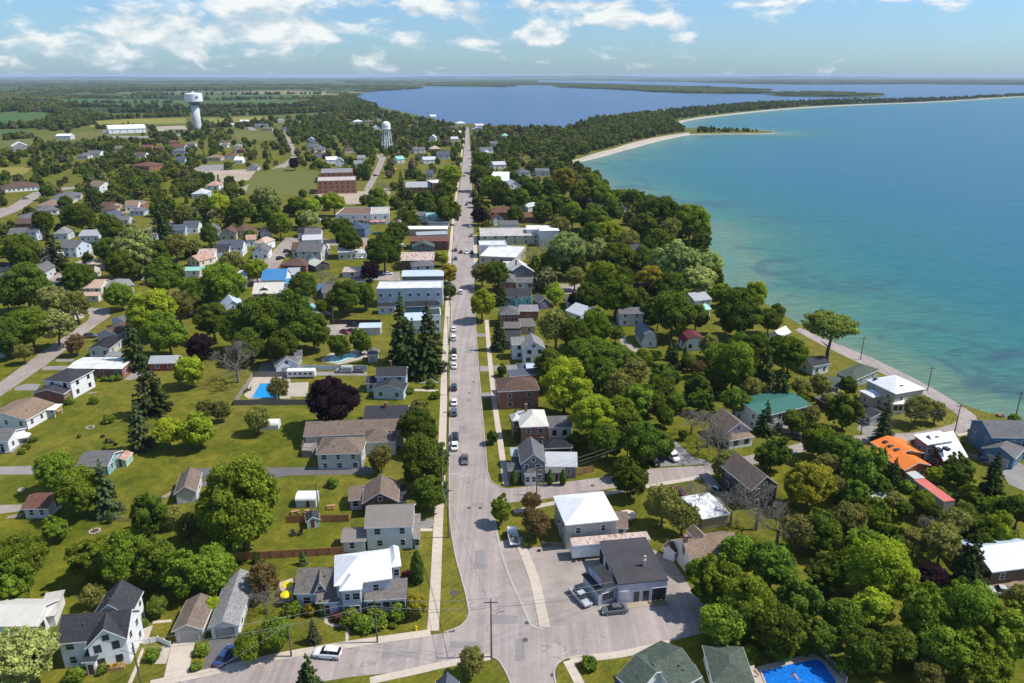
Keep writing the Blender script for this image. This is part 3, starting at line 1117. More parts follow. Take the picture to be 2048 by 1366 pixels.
sidewalk([(1028, 1024), (1090, 1010), (1225, 985), (1300, 972), (1400, 955)], 1.4, 960, 'sidewalk along the side street past the white hipped house')
sidewalk([(1135, 1322), (1150, 1350), (1165, 1380)], 1.6, 1000, 'short sidewalk leaving the crossing beside the round shrub')
sidewalk([(1140, 1320), (1240, 1309), (1340, 1287)], 1.5, 1000, 'sidewalk in front of the green roofed house')
sidewalk([(950, 470), (952, 540), (960, 560)], 2.2, None, 'sidewalk before the far shops')

# parking ticks and lane paint
M_PAINT = mat_ground('road_paint', (.62, .60, .55), (.75, .73, .68), 1.2)
M_PAINTY = mat_ground('faded_yellow_paint', (.50, .36, .12), (.40, .32, .18), .8)
ticks = MB()
for y in (700, 726, 752, 787, 837, 908, 948):
	xl = np.interp(y, [p[1] for p in LEFT], [p[0] for p in LEFT])
	a = at(xl + 1.5, y)
	b = at(xl + 1.5 + 2.2 * (y - 152) * .01046, y)
	ticks.add([(a.x, a.y, .018), (b.x, b.y, .018), (b.x, b.y + .12, .018), (a.x, a.y + .12, .018)], [(0, 1, 2, 3)])
structure(ticks.build('parking_marking', M_PAINT), 'white parking lines on the main street')

# darker repairs in the asphalt
M_PATCH = mat_asphalt('asphalt_repair', (.295, .265, .255), 0, .2)
fr('F')
for x, y, w, d in ((925, 860, 2.2, 5), (938, 800, 1.4, 3), (955, 1010, 3, 1.6), (960, 1120, 2.2, 6), (1010, 1240, 4.5, 2.2), (1040, 1300, 1.6, 5), (930, 1290, 5, 1.4), (800, 1310, 6, 1.5), (940, 700, 2, 6), (1180, 985, 5, 1.5)):
	c = at(x, y)
	m = MB()
	m.add([(c.x - w / 2, c.y - d / 2, .016), (c.x + w / 2, c.y - d / 2 + .2, .016), (c.x + w / 2 - .1, c.y + d / 2, .016), (c.x - w / 2, c.y + d / 2 + .15, .016)], [(0, 1, 2, 3)])
	structure(m.build('asphalt_repair', M_PATCH))
# stones along the waterline
def shore_stones():
	m = MB()
	r_ = random.Random(9)
	w = W3(bx[8:100])
	for a, b in zip(w, w[1:]):
		d = b - a
		n = max(1, int(d.length / 1.3))
		nn = Vector((d.y, -d.x, 0)).normalized()
		for i in range(n):
			p = a + d * ((i + r_.random()) / n) + nn * r_.uniform(-.6, 2.6)
			s = r_.uniform(.2, .6)
			m.blob((p.x, p.y, -.5 - r_.random() * .4), s, s * r_.uniform(.7, 1.2), s * .7, 5, 3, .25)
	o = m.build('shore_stones', M_ROCK, None, uv=False)
	stuff(o, 'pale stones tumbled along the lake edge', 'stones')
shore_stones()
# ------------------------------------------------------------------ buildings
ROOFC = {
	'sh_gray': ('s', (.175, .17, .175)), 'sh_lgray': ('s', (.30, .295, .29)), 'sh_dark': ('s', (.058, .058, .066)), 'sh_black': ('s', (.032, .034, .042)), 'sh_brown': ('s', (.145, .092, .070)),
	'sh_redbrown': ('s', (.19, .090, .066)), 'sh_tan': ('s', (.30, .215, .150)), 'sh_taupe': ('s', (.225, .172, .135)), 'sh_green': ('s', (.098, .125, .095)), 'sh_ltaupe': ('s', (.27, .24, .215)),
	'sh_bluegray': ('s', (.11, .125, .16)), 'sh_warm': ('s', (.20, .175, .16)),
	'mt_white': ('m', (.80, .81, .81)), 'mt_cream': ('m', (.62, .59, .52)), 'mt_gray': ('m', (.38, .39, .40)), 'mt_lgray': ('m', (.52, .53, .54)), 'mt_taupe': ('m', (.235, .20, .175)), 'mt_lblue': ('m', (.50, .58, .68)),
	'mt_blue': ('m', (.055, .22, .46)), 'mt_skyblue': ('m', (.22, .40, .58)), 'mt_green': ('m', (.035, .140, .105)), 'mt_orange': ('m', (.80, .20, .015)), 'mt_maroon': ('m', (.14, .03, .04)), 'mt_mint': ('m', (.28, .56, .46)),
	'mt_peach': ('m', (.52, .37, .28)), 'mt_lime': ('m', (.50, .56, .38)), 'mt_slate': ('m', (.15, .165, .19)), 'mt_red': ('m', (.62, .15, .12)), 'mt_dkblue': ('m', (.05, .075, .12)),
	'rust': ('r', (.58, .50, .44)), 'rust2': ('r', (.50, .33, .26)),
	'fl_dark': ('f', (.055, .05, .055)), 'fl_pale': ('f', (.50, .46, .42)), 'fl_white': ('f', (.70, .70, .68)), 'fl_gray': ('f', (.26, .25, .25)), 'fl_brown': ('f', (.20, .11, .085)), 'fl_black': ('f', (.035, .036, .042)),
}
WALLC = {
	'white': ('s', (.80, .81, .82)), 'cream': ('s', (.68, .63, .52)), 'beige': ('s', (.50, .44, .36)), 'gray': ('s', (.36, .365, .38)), 'lgray': ('s', (.58, .585, .59)), 'lblue': ('s', (.56, .63, .72)), 'blue': ('s', (.10, .20, .33)),
	'teal': ('s', (.25, .42, .47)), 'cyan': ('s', (.16, .55, .66)), 'brick': ('b', (.30, .105, .070)), 'dkbrick': ('b', (.19, .085, .065)), 'orbrick': ('b', (.36, .14, .085)), 'red': ('s', (.33, .05, .045)), 'dark': ('s', (.08, .075, .075)),
	'plum': ('s', (.095, .045, .085)), 'orange': ('s', (.42, .10, .03)), 'tan': ('s', (.44, .34, .24)), 'pink': ('s', (.60, .52, .53)), 'shaded_white': ('s', (.52, .54, .62)), 'wood': ('s', (.34, .22, .12)), 'brown': ('s', (.13, .07, .05)),  # lavender entry: white walls with their bluish shade put into the colour
	'mint': ('s', (.40, .55, .45)), 'slate': ('s', (.19, .20, .22)), 'purple': ('s', (.18, .15, .30)), 'block': ('s', (.50, .46, .40)),
}

def RM(k):
	kind, c = ROOFC[k]
	c = (*c, 1)
	return {'s': lambda: mat_shingle(k, c), 'm': lambda: mat_metal(k, c), 'r': lambda: mat_metal(k, c, .55), 'f': lambda: mat_flat(k, c)}[kind]()

def WM(k):
	kind, c = WALLC[k]
	c = (*c, 1)
	return mat_siding(k, c) if kind == 's' else mat_brick(k, c)

M_GLASS = mat_glass()
M_TRIM = mat_paint('white_trim', (.80, .80, .79, 1), .5, .08)
M_DTRIM = mat_paint('dark_trim', (.06, .06, .065, 1), .5, .08)
M_DOOR = mat_paint('door_paint', (.12, .05, .04, 1), .5, .1)
M_GDOOR = mat_paint('garage_door', (.42, .38, .35, 1), .5, .1)
M_WOOD = mat_ground('cedar_wood', (.36, .20, .10), (.44, .27, .14), 1.5)
M_GWOOD = mat_ground('weathered_wood', (.24, .21, .19), (.33, .30, .27), 1.5)
M_RWOOD = mat_ground('stained_fence', (.46, .20, .095), (.56, .27, .14), 1.2)
M_CHIM = mat_brick('chimney', (.27, .12, .09, 1))
M_VENT = mat_paint('roof_vent', (.10, .10, .10, 1), .6, .1)
M_STEEL = mat_paint('galvanised_steel', (.42, .43, .44, 1), .4, .1, .5, .4)

LANDMARKS = []       # (phrase, world position, radius)
FOOT = []            # building footprints, world (cx, cy, radius)
HOUSES = []
SEE = []             # roof centres in the picture, so that trees leave them in view

class Block:
	def __init__(self, fx, fy, gx, gy, depth, zw, hr, typ, roof, wall, win=None, side=None, door=None, z0=0.0, ov=.35, gwin=True, chim=None, vents=0, wrows=None, post=False, gdoor=None):
		self.a, self.b = P(fx, fy), P(gx, gy)
		self.depth, self.zw, self.hr, self.typ, self.roof, self.wall = depth, zw, hr, typ, roof, wall
		self.win, self.side, self.door, self.z0, self.ov, self.gwin, self.chim, self.vents, self.wrows, self.post, self.gdoor = win, side, door, z0, ov, gwin, chim, vents, wrows, post, gdoor

B = Block

def _frame(b):
	p = at(*b.a, b.zw)
	q = at(*b.b, b.zw)
	d = q - p
	return p, d.length, math.atan2(d.y, d.x)

def roof_profile(w, d, zw, hr, typ, th=.16):
	pass

def make_block(root, b, M, w, far):
	"""build one block under root; M maps block space (x along front, y back, z up) to root space"""
	d, zw, hr, typ, ov = b.depth, b.zw, b.hr, b.typ, b.ov
	th = .16
	rm, wm = RM(b.roof), WM(b.wall)
	wall, roof = MB(), MB()
	x0, x1, y0, y1 = ov, w - ov, ov, d - ov
	z0 = b.z0
	if typ in ('gx', 'gy'):
		span = d if typ == 'gx' else w
		h = span / 2
		sl = hr / h
		wz = zw + ov * sl - th * 1.1
		cs = [(0, zw - th), (0, zw), (h, zw + hr), (span, zw), (span, zw - th), (h, zw + hr - th)]
		if typ == 'gx':
			roof.extr(cs, 0, w, 'x')
			pr = [(y0, z0), (y1, z0), (y1, wz), (h, zw + hr - th * 1.1), (y0, wz)]
			wall.extr(pr, x0, x1, 'x')
		else:
			roof.extr(cs, 0, d, 'y')
			pr = [(x0, z0), (x1, z0), (x1, wz), (h, zw + hr - th * 1.1), (x0, wz)]
			wall.extr(pr, y0, y1, 'y')
	elif typ == 'gam':
		h = w / 2
		cs = [(0, zw), (w * .16, zw + hr * .68), (h, zw + hr), (w * .84, zw + hr * .68), (w, zw)]
		cs2 = cs + [(x, z - th) for x, z in cs[::-1]]
		roof.extr(cs2, 0, d, 'y')
		pr = [(x0, z0), (x1, z0), (x1, zw - .05), (w * .84 - .12, zw + hr * .66 - th), (h, zw + hr - th * 1.2), (w * .16 + .12, zw + hr * .66 - th), (x0, zw - .05)]
		wall.extr(pr, y0, y1, 'y')
	elif typ == 'arch':
		n = 10
		cs = [(d / 2 - d / 2 * math.cos(math.pi * i / n), zw + hr * math.sin(math.pi * i / n)) for i in range(n + 1)]
		cs2 = cs + [(d / 2 + (y - d / 2) * .985, z - th) for y, z in cs[::-1]]
		roof.extr(cs2, 0, w, 'x')
		pr = [(y0, z0), (y1, z0)] + [(d / 2 + (y - d / 2) * .96, z - th * 1.3) for y, z in cs[::-1]]
		wall.extr(pr, x0, x1, 'x')
	elif typ == 'hip':
		roof.box(0, w, 0, d, zw - th, zw)
		if w >= d:
			i = min(d / 2, w / 2 - .01)
			r0, r1 = (i, d / 2, zw + hr), (w - i, d / 2, zw + hr)
			fs = [(0, 1, 5, 4), (1, 2, 5), (2, 3, 4, 5), (3, 0, 4)]
		else:
			i = w / 2
			r0, r1 = (w / 2, i, zw + hr), (w / 2, d - i, zw + hr)
			fs = [(0, 1, 4), (1, 2, 5, 4), (2, 3, 5), (3, 0, 4, 5)]
		roof.add([(0, 0, zw + .002), (w, 0, zw + .002), (w, d, zw + .002), (0, d, zw + .002), r0, r1], fs)
		wall.box(x0, x1, y0, y1, z0, zw - th + .002)
	elif typ == 'shed':
		cs = [(0, zw - th), (d, zw + hr - th), (d, zw + hr), (0, zw)]
		roof.extr(cs, 0, w, 'x')
		s = hr / d
		wall.extr([(y0, z0), (y1, z0), (y1, zw + s * y1 - th * 1.1), (y0, zw + s * y0 - th * 1.1)], x0, x1, 'x')
	elif typ == 'shx':
		cs = [(0, zw - th), (w, zw + hr - th), (w, zw + hr), (0, zw)]
		roof.extr(cs[::-1], 0, d, 'y')
		s = hr / w
		wall.extr([(x0, z0), (x1, z0), (x1, zw + s * x1 - th * 1.1), (x0, zw + s * x0 - th * 1.1)], y0, y1, 'y')
	else:  # flat with parapet
		t = .28
		ov = 0.0
		x0, x1, y0, y1 = 0, w, 0, d
		A = [(0, 0), (w, 0), (w, d), (0, d)]
		I = [(t, t), (w - t, t), (w - t, d - t), (t, d - t)]
		vs_ = [(*p, z0) for p in A] + [(*p, zw) for p in A] + [(*p, zw) for p in I] + [(*p, zw - .45) for p in I]
		fs = []
		for i in range(4):
			j = (i + 1) % 4
			fs += [(i, j, 4 + j, 4 + i), (4 + i, 4 + j, 8 + j, 8 + i), (8 + i, 8 + j, 12 + j, 12 + i)]
		wall.add(vs_, fs)
		roof.box(t + .002, w - t - .002, t + .002, d - t - .002, zw - .5, zw - .35)
	for mb in (wall, roof):
		mb.v = [tuple(M @ Vector(v)) for v in mb.v]
	if b.post:
		# open canopy on posts
		pm = MB()
		for (px_, py_) in ((x0, y0), (x1, y0), (x1, y1), (x0, y1)):
			pm.tube(M @ Vector((px_, py_, z0)), M @ Vector((px_, py_, zw - .1)), .07, n=5)
		pm.build('post', M_TRIM, root)
	else:
		wall.build('wall', wm, root)
	ro = roof.build('roof', rm, root)
	if not far and typ in ('gx', 'gy', 'hip', 'shed') and ROOFC[b.roof][0] != 'f':
		fm_ = MB()
		e = .03
		if typ in ('gx', 'hip', 'shed'):
			fm_.box(-e, w + e, -e, 0, zw - th - .08, zw - .01)
		if typ in ('gy', 'hip'):
			for xx in (-e, w):
				fm_.box(xx, xx + e, 0, d, zw - th - .08, zw - .01)
		if typ == 'gy':
			fm_.extr([(-e, zw - th - .08), (w / 2, zw + hr - th - .08), (w + e, zw - th - .08), (w + e, zw - .03), (w / 2, zw + hr - .03), (-e, zw - .03)][::-1], -e, 0, 'y')
		if typ == 'gx':
			for xx in (-e, w):
				fm_.extr([(0, zw - th - .08), (d / 2, zw + hr - th - .08), (d, zw - th - .08), (d, zw - .03), (d / 2, zw + hr - .03), (0, zw - .03)], xx, xx + e, 'x')
		fm_.v = [tuple(M @ Vector(v)) for v in fm_.v]
		fm_.build('fascia', M_TRIM, root, uv=False)
	trim = M_TRIM if b.wall not in ('white',) else M_DTRIM if random.random() < .25 else M_TRIM

	def opening(x, y, nx, ny, zc, ww, hh, name='window', pm=None, fm=None):
		"""window frame with pane (sub-part) on the wall; (nx, ny) points outwards"""
		tx, ty = -ny, nx
		f = MB()
		pn = MB()
		def bx_(mb, hw, z_0, z_1, n0, n1):
			c = []
			for n_ in (n0, n1):
				for s, zz in ((-1, z_0), (1, z_0), (1, z_1), (-1, z_1)):
					c.append(M @ Vector((x + tx * hw * s + nx * n_, y + ty * hw * s + ny * n_, zz)))
			mb.add(c, [(3, 2, 1, 0), (4, 5, 6, 7), (0, 1, 5, 4), (1, 2, 6, 5), (2, 3, 7, 6), (3, 0, 4, 7)])
		if far:
			bx_(pn, ww / 2, zc - hh / 2, zc + hh / 2, -.02, .05)
			pn.build(name, pm or M_GLASS, root, uv=False)
			return
		bx_(f, ww / 2 + .11, zc - hh / 2 - .11, zc + hh / 2 + .11, -.02, .045)
		fo = f.build(name, fm or trim, root, uv=False)
		if hh > 1.0 and pm is None:
			# two sashes
			bx_(pn, ww / 2, zc - hh / 2, zc - .04, .0, .062)
			bx_(pn, ww / 2, zc + .04, zc + hh / 2, .0, .062)
		else:
			bx_(pn, ww / 2, zc - hh / 2, zc + hh / 2, .0, .062)
		pn.build('pane', pm or M_GLASS, fo, uv=False)

	if b.post:
		return ro
	two = zw - z0 > 4.4
	rows = b.wrows or ([z0 + 1.55, z0 + 4.25] if two else [z0 + min(1.65, (zw - z0) * .58)])
	if zw > 7.2 and not b.wrows:
		rows = [z0 + 1.6, z0 + 4.6, z0 + 7.2][:int((zw - z0) // 2.8)]
	nf = b.win if b.win is not None else max(1, int(round((w - 1.2) / 3.2)))
	ns = b.side if b.side is not None else max(1, int(round((d - 1.2) / 3.6)))
	small = min(1.0, (zw - z0) / 2.6)
	for ri, z in enumerate(rows):
		for i in range(nf):
			x = x0 + (x1 - x0) * (i + .5 + random.uniform(-.08, .08)) / nf
			if b.door is not None and ri == 0 and abs(x - (x0 + (x1 - x0) * b.door)) < 1.2:
				continue
			if b.gdoor and ri == 0:
				continue
			opening(x, y0, 0, -1, z, random.choice((.85, .95, 1.2)) * small, 1.25 * small)
		# the side wall that the camera sees
		c = M.inverted()
		cl = (root.matrix_basis.inverted() @ Vector((0, 0, CAMH)))
		cl = c @ cl
		sx = None
		if cl.x < x0:
			sx = (x0, -1)
		elif cl.x > x1:
			sx = (x1, 1)
		if sx:
			for i in range(ns):
				y = y0 + (y1 - y0) * (i + .5 + random.uniform(-.08, .08)) / ns
				opening(sx[0], y, sx[1], 0, z, .9 * small, 1.2 * small)
	if typ == 'gy' and b.gwin and hr > 1.9:
		opening(w / 2, y0, 0, -1, zw + hr * .32, .75, .85)
	if b.door is not None:
		opening(x0 + (x1 - x0) * b.door, y0, 0, -1, z0 + 1.08, .85, 1.95, 'door', M_DOOR)
	if b.gdoor:
		opening(x0 + (x1 - x0) * .5, y0, 0, -1, z0 + 1.08, b.gdoor, 2.0, 'garage_door', M_GDOOR if b.gdoor > 0 else M_GLASS)
	if b.chim:
		cx, cy = b.chim
		m = MB()
		m.box(cx * w - .35, cx * w + .35, cy * d - .35, cy * d + .35, zw - .2, zw + hr + 1.1)
		m.box(cx * w - .42, cx * w + .42, cy * d - .42, cy * d + .42, zw + hr + 1.1, zw + hr + 1.25)
		m.v = [tuple(M @ Vector(v)) for v in m.v]
		m.build('chimney', M_CHIM, ro)
	for k in range(b.vents):
		fx, fy = random.uniform(.2, .8), random.uniform(.12, .4)
		if typ == 'gx':
			zt = zw + hr * min(1, 2 * fy)
		elif typ == 'gy':
			zt = zw + hr * (1 - abs(2 * fx - 1))
		elif typ == 'hip':
			zt = zw + hr * min(1, 2 * fy, 2 * fx * w / d, 2 * (1 - fx) * w / d) if w >= d else zw + hr * min(1, 2 * fx, 2 * (1 - fx), 2 * fy * d / w)
		else:
			zt = zw - .36 if typ == 'flat' else zw
		m = MB()
		p0 = M @ Vector((fx * w, fy * d, zt - .1))
		m.tube(p0, p0 + Vector((0, 0, .4)), .13, n=6)
		m.build('vent', M_VENT, ro, uv=False)
	return ro

def house(label, *blocks, lm=None, name='house', cat='house', far=None):
	"""one building of several blocks; labelled; lm: short phrase other things are described by"""
	p, w, rz = _frame(blocks[0])
	b0 = blocks[0]
	c = p + Matrix.Rotation(rz, 4, 'Z') @ Vector((w / 2, b0.depth / 2, 0))
	root = thing(name, (c.x, c.y, 0), label, cat, rz)
	bpy.context.view_layer.update
	root.matrix_basis = Matrix.Translation((c.x, c.y, 0)) @ Matrix.Rotation(rz, 4, 'Z')
	inv = root.matrix_basis.inverted()
	ypx = pix((c.x, c.y, 0))[1]
	if far is None:
		far = ypx < 560
	if ypx < 625 and name != 'arena':
		for b in blocks:      # far blocks are deeper than their foreshortened outline suggests
			b.depth *= {'flat': 1.8, 'shed': 1.4, 'gy': 1.3}.get(b.typ, 1.4)
			b.hr *= 1.2 if b.typ in ('gx', 'hip', 'gy') else 1.0
		c = p + Matrix.Rotation(rz, 4, 'Z') @ Vector((w / 2, b0.depth / 2, 0))
		root.matrix_basis = Matrix.Translation((c.x, c.y, 0)) @ Matrix.Rotation(rz, 4, 'Z')
		inv = root.matrix_basis.inverted()
	for b in blocks:
		p_, w_, r_ = _frame(b)
		M = inv @ Matrix.Translation((p_.x, p_.y, 0)) @ Matrix.Rotation(r_, 4, 'Z')
		make_block(root, b, M, w_, far)
		cc = Matrix.Translation((p_.x, p_.y, 0)) @ Matrix.Rotation(r_, 4, 'Z') @ Vector((w_ / 2, b.depth / 2, 0))
		FOOT.append((cc.x, cc.y, w_ / 2, b.depth / 2, r_))
		ru, rv = pix((cc.x, cc.y, b.zw + b.hr * .4))
		SEE.append((ru, rv, w_ / 2 * FPX / (cc.y * CP + CAMH * SP), cc.y))
	if lm:
		LANDMARKS.append((lm, Vector((c.x, c.y, 0)), max(w, b0.depth) / 2))
	HOUSES.append(root)
	return root

def in_foot(x, y, pad=0.0):
	for cx, cy, hw, hd, r in FOOT:
		dx, dy = x - cx, y - cy
		if abs(dx) > hw + hd + pad or abs(dy) > hw + hd + pad:
			continue
		u = dx * math.cos(r) + dy * math.sin(r)
		v = -dx * math.sin(r) + dy * math.cos(r)
		if abs(u) < hw + pad and abs(v) < hd + pad:
			return True
	return False

# ------------------------------------------------------------------ vegetation
def mat_leaf(name, transl=.40, wood=False):
	t = NT(name)
	oi = t.n('ObjectInfo')
	base = oi.outputs['Color']
	if wood:
		# instanced woods: each tree takes one of the leaf colours
		cr = t.n('ValToRGB')
		cr.color_ramp.interpolation = 'CONSTANT'
		cr.color_ramp.elements[0].color = (.080, .122, .022, 1)
		cr.color_ramp.elements[1].position = .95
		cr.color_ramp.elements[1].color = (.180, .215, .032, 1)
		for p_, c_ in ((.26, (.120, .172, .026)), (.48, (.098, .150, .026)), (.64, (.155, .170, .050)), (.76, (.076, .104, .030)), (.83, (.17, .19, .08)), (.90, (.19, .165, .105))):
			e_ = cr.color_ramp.elements.new(p_)
			e_.color = (*c_, 1)
		wn = t.n('TexWhiteNoise')
		wn.noise_dimensions = '1D'
		t.l(t.math('MULTIPLY', oi.outputs['Random'], 37.3), wn.inputs['W'])
		t.l(wn.outputs['Value'], cr.inputs['Fac'])
		base = cr.outputs['Color']
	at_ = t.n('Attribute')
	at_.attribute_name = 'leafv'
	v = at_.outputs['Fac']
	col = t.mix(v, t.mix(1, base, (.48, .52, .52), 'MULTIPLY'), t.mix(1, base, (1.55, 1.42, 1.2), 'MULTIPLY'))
	hs = t.n('HueSaturation')
	t.l(t.math('ADD', t.math('MULTIPLY', oi.outputs['Random'], .020), .479), hs.inputs['Hue'])
	t.l(t.math('ADD', t.math('MULTIPLY', oi.outputs['Random'], .35), .80), hs.inputs['Value'])
	t.l(col, hs.inputs['Color'])
	t.t.nodes.remove(t.b)
	df = t.n('BsdfDiffuse')
	tr = t.n('BsdfTranslucent')
	mx = t.n('MixShader')
	mx.inputs[0].default_value = transl
	t.l(hs.outputs[0], df.inputs['Color'])
	t.l(hs.outputs[0], tr.inputs['Color'])
	t.l(df.outputs[0], mx.inputs[1])
	t.l(tr.outputs[0], mx.inputs[2])
	t.l(mx.outputs[0], t.out.inputs['Surface'])
	return t.mat
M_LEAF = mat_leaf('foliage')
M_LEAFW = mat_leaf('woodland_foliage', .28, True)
M_BARK = mat_ground('bark', (.10, .075, .055), (.17, .135, .105), 1.5)
M_DEAD = mat_ground('dead_branch', (.20, .165, .135), (.27, .23, .19), 1.5)

def leaf_mesh(name, P_, Nn, size, val, aspect=1.0):
	"""one folded quad per leaf clump: P_ (n,3), Nn (n,3) normals, size (n,)"""
	n = len(P_)
	Nn = Nn / np.linalg.norm(Nn, axis=1)[:, None]
	r = rng.normal(size=(n, 3))
	U = np.cross(Nn, r)
	U /= np.linalg.norm(U, axis=1)[:, None] + 1e-9
	V = np.cross(Nn, U)
	s = size[:, None]
	c = P_
	a = rng.uniform(.7, 1.3, (n, 1))
	q0 = c - U * s * a
	q1 = c - V * s * aspect + Nn * s * rng.uniform(-.35, .1, (n, 1))
	q2 = c + U * s * a
	q3 = c + V * s * aspect + Nn * s * rng.uniform(-.35, .1, (n, 1))
	verts = np.stack([q0, q1, q2, q3], 1).reshape(-1, 3)
	me = bpy.data.meshes.new(name)
	me.vertices.add(4 * n)
	me.vertices.foreach_set('co', verts.ravel())
	me.loops.add(4 * n)
	me.loops.foreach_set('vertex_index', np.arange(4 * n))
	me.polygons.add(n)
	me.polygons.foreach_set('loop_start', np.arange(0, 4 * n, 4))
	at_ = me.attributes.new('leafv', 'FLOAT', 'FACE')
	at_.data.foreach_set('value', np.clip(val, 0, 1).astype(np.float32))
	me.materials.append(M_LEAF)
	me.update(calc_edges=True)
	return me

def rand_dirs(n):
	d = rng.normal(size=(n, 3))
	return d / np.linalg.norm(d, axis=1)[:, None]

def crown_broad(name, n_lobes, n_leaf, leaf, flat=1.0, spread=.78, lobe=(.16, .32), seed=0, sparse=0.0, zmin=-.75):
	"""irregular crown of many leaf lobes inside about the unit ball (z scaled by flat); origin at the crown's centre"""
	global rng
	old, rng = rng, np.random.default_rng(seed)
	# uneven envelope: a few bulges and dents
	bd = rand_dirs(9)
	ba = rng.uniform(-.40, .26, 9)
	def env(d):
		return 1 + sum(a_ * np.exp(-(1 - d @ b_) * 4.5) for a_, b_ in zip(ba, bd))
	C, Rr = [], []
	k = 0
	while len(C) < n_lobes and k < 6000:
		k += 1
		d = rand_dirs(1)[0]
		if d[2] < zmin:
			continue
		r = rng.uniform(*lobe)
		c = d * env(d) * rng.uniform(spread * .5, spread * 1.1)
		if any(np.linalg.norm(c - c2) < .62 * max(r, r2) for c2, r2 in zip(C, Rr)):
			continue
		C.append(c)
		Rr.append(r)
	for _ in range(int(n_lobes * .8)):      # twigs that break the outline
		d = rand_dirs(1)[0]
		if d[2] > zmin:
			C.append(d * env(d) * spread * rng.uniform(1.0, 1.26))
			Rr.append(rng.uniform(.05, .12))
	for _ in range(5):
		C.append(rng.normal(0, .22, 3))
		Rr.append(.42)
	C, Rr = np.array(C), np.array(Rr)
	tone = rng.uniform(-.30, .30, len(C))
	per = (Rr ** 1.7)
	per[-5:] *= .35
	per = (per / per.sum() * n_leaf * 1.5).astype(int)
	PP, NN, VV = [], [], []
	for i in range(len(C)):
		d = rand_dirs(per[i])
		p = C[i] + d * Rr[i] * (.94 + rng.normal(0, .16, (per[i], 1))) * np.array([1.08, 1.08, .86])
		dist = np.linalg.norm(p[:, None, :] - C[None], axis=2) / Rr[None]
		dist[:, i] = 9
		keep = dist.min(1) > rng.uniform(.5, .95, per[i])
		keep &= (rng.random(per[i]) > sparse)
		p, d = p[keep], d[keep]
		PP.append(p)
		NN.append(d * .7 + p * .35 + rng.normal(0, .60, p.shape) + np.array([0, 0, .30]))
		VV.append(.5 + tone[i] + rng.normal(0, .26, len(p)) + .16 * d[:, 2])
	PP, NN, VV = np.concatenate(PP), np.concatenate(NN), np.concatenate(VV)
	PP = PP * np.array([1, 1, flat])
	sz = leaf * np.exp(rng.normal(0, .38, len(PP)))
	me = leaf_mesh(name, PP, NN, np.clip(sz, leaf * .4, leaf * 2.0), VV)
	rng = old
	return me

def crown_spruce(name, n_leaf, leaf, seed=0, slim=1.0):
	"""layered conifer, unit height from z=0 to 1, base radius ~ .26*slim"""
	global rng
	old, rng = rng, np.random.default_rng(seed)
	PP, NN, VV = [], [], []
	tiers = 17
	for k in range(tiers):
		f = k / (tiers - 1)
		z = .06 + .92 * f
		r = .27 * slim * (1 - f) ** .85 + .012
		nb = int(5 + 9 * (1 - f))
		for b in range(nb):
			a = rng.uniform(0, 2 * math.pi)
			rr = r * rng.uniform(.75, 1.12)
			m = max(4, int(n_leaf * (rr / 2.2) / (tiers * .62)))
			t = rng.uniform(.12, 1, m) ** .7
			w = .05 * (1 - f * .7) * (1.1 - t)
			ang = a + rng.normal(0, 1, m) * w / np.maximum(t * rr, .02) * .6
			x, y = np.cos(ang) * t * rr, np.sin(ang) * t * rr
			zz = z - t * rr * .33 + rng.normal(0, .010, m) + (t ** 3) * rr * .1
			PP.append(np.stack([x, y, zz], 1))
			NN.append(np.stack([np.cos(ang) * .5, np.sin(ang) * .5, np.ones(m)], 1) + rng.normal(0, .35, (m, 3)))
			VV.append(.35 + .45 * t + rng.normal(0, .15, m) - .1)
	PP, NN, VV = np.concatenate(PP), np.concatenate(NN), np.concatenate(VV)
	me = leaf_mesh(name, PP, NN, leaf * rng.uniform(.6, 1.3, len(PP)), VV, .6)
	rng = old
	return me

def crown_column(name, n_leaf, leaf, seed=0, r=.16):
	global rng
	old, rng = rng, np.random.default_rng(seed)
	z = rng.random(n_leaf)
	rad = r * np.sin(np.clip(z * .93 + .05, 0, 1) * math.pi) ** .5 * (1 - .45 * z) * 1.25
	a = rng.uniform(0, 2 * math.pi, n_leaf)
	k = rng.uniform(.72, 1.06, n_leaf) * (1 + .10 * np.sin(a * 5 + z * 23))
	PP = np.stack([np.cos(a) * rad * k, np.sin(a) * rad * k, z], 1)
	NN = np.stack([np.cos(a), np.sin(a), np.full(n_leaf, .5)], 1) + rng.normal(0, .4, (n_leaf, 3))
	me = leaf_mesh(name, PP, NN, leaf * rng.uniform(.6, 1.3, n_leaf), .5 + rng.normal(0, .22, n_leaf), .8)
	rng = old
	return me

def branches(name, seed=0, depth=7, mat=None, leaves=0):
	"""bare branching crown in the unit ball, trunk from z=-1.2; returns wood mesh"""
	rr = random.Random(seed)
	m = MB()
	tips = []
	def grow(p, d, ln, r, k):
		q = p + d * ln
		m.tube(p, q, r, r * .68, n=5 if k > 2 else 3, cap=False)
		tips.append(q)
		if k == 0:
			return
		nb = rr.choice((2, 2, 3)) if k > 1 else 3
		for _ in range(nb):
			v = Vector((rr.gauss(0, 1), rr.gauss(0, 1), rr.gauss(.35, .6))).normalized()
			nd = (d * .75 + v * .8).normalized()
			grow(q, nd, ln * rr.uniform(.66, .88), max(.0045, r * .62), k - 1)
	for _ in range(6):
		v = Vector((rr.gauss(0, 1), rr.gauss(0, 1), rr.uniform(.3, 1.2))).normalized()
		grow(Vector((0, 0, -.55)), v, .36, .026, depth - 1)
	m.tube((0, 0, -1.3), (0, 0, -.5), .07, .05, n=7, cap=False)
	me = m.mesh(name, uv=False)
	me.materials.append(mat or M_DEAD)
	return me, tips

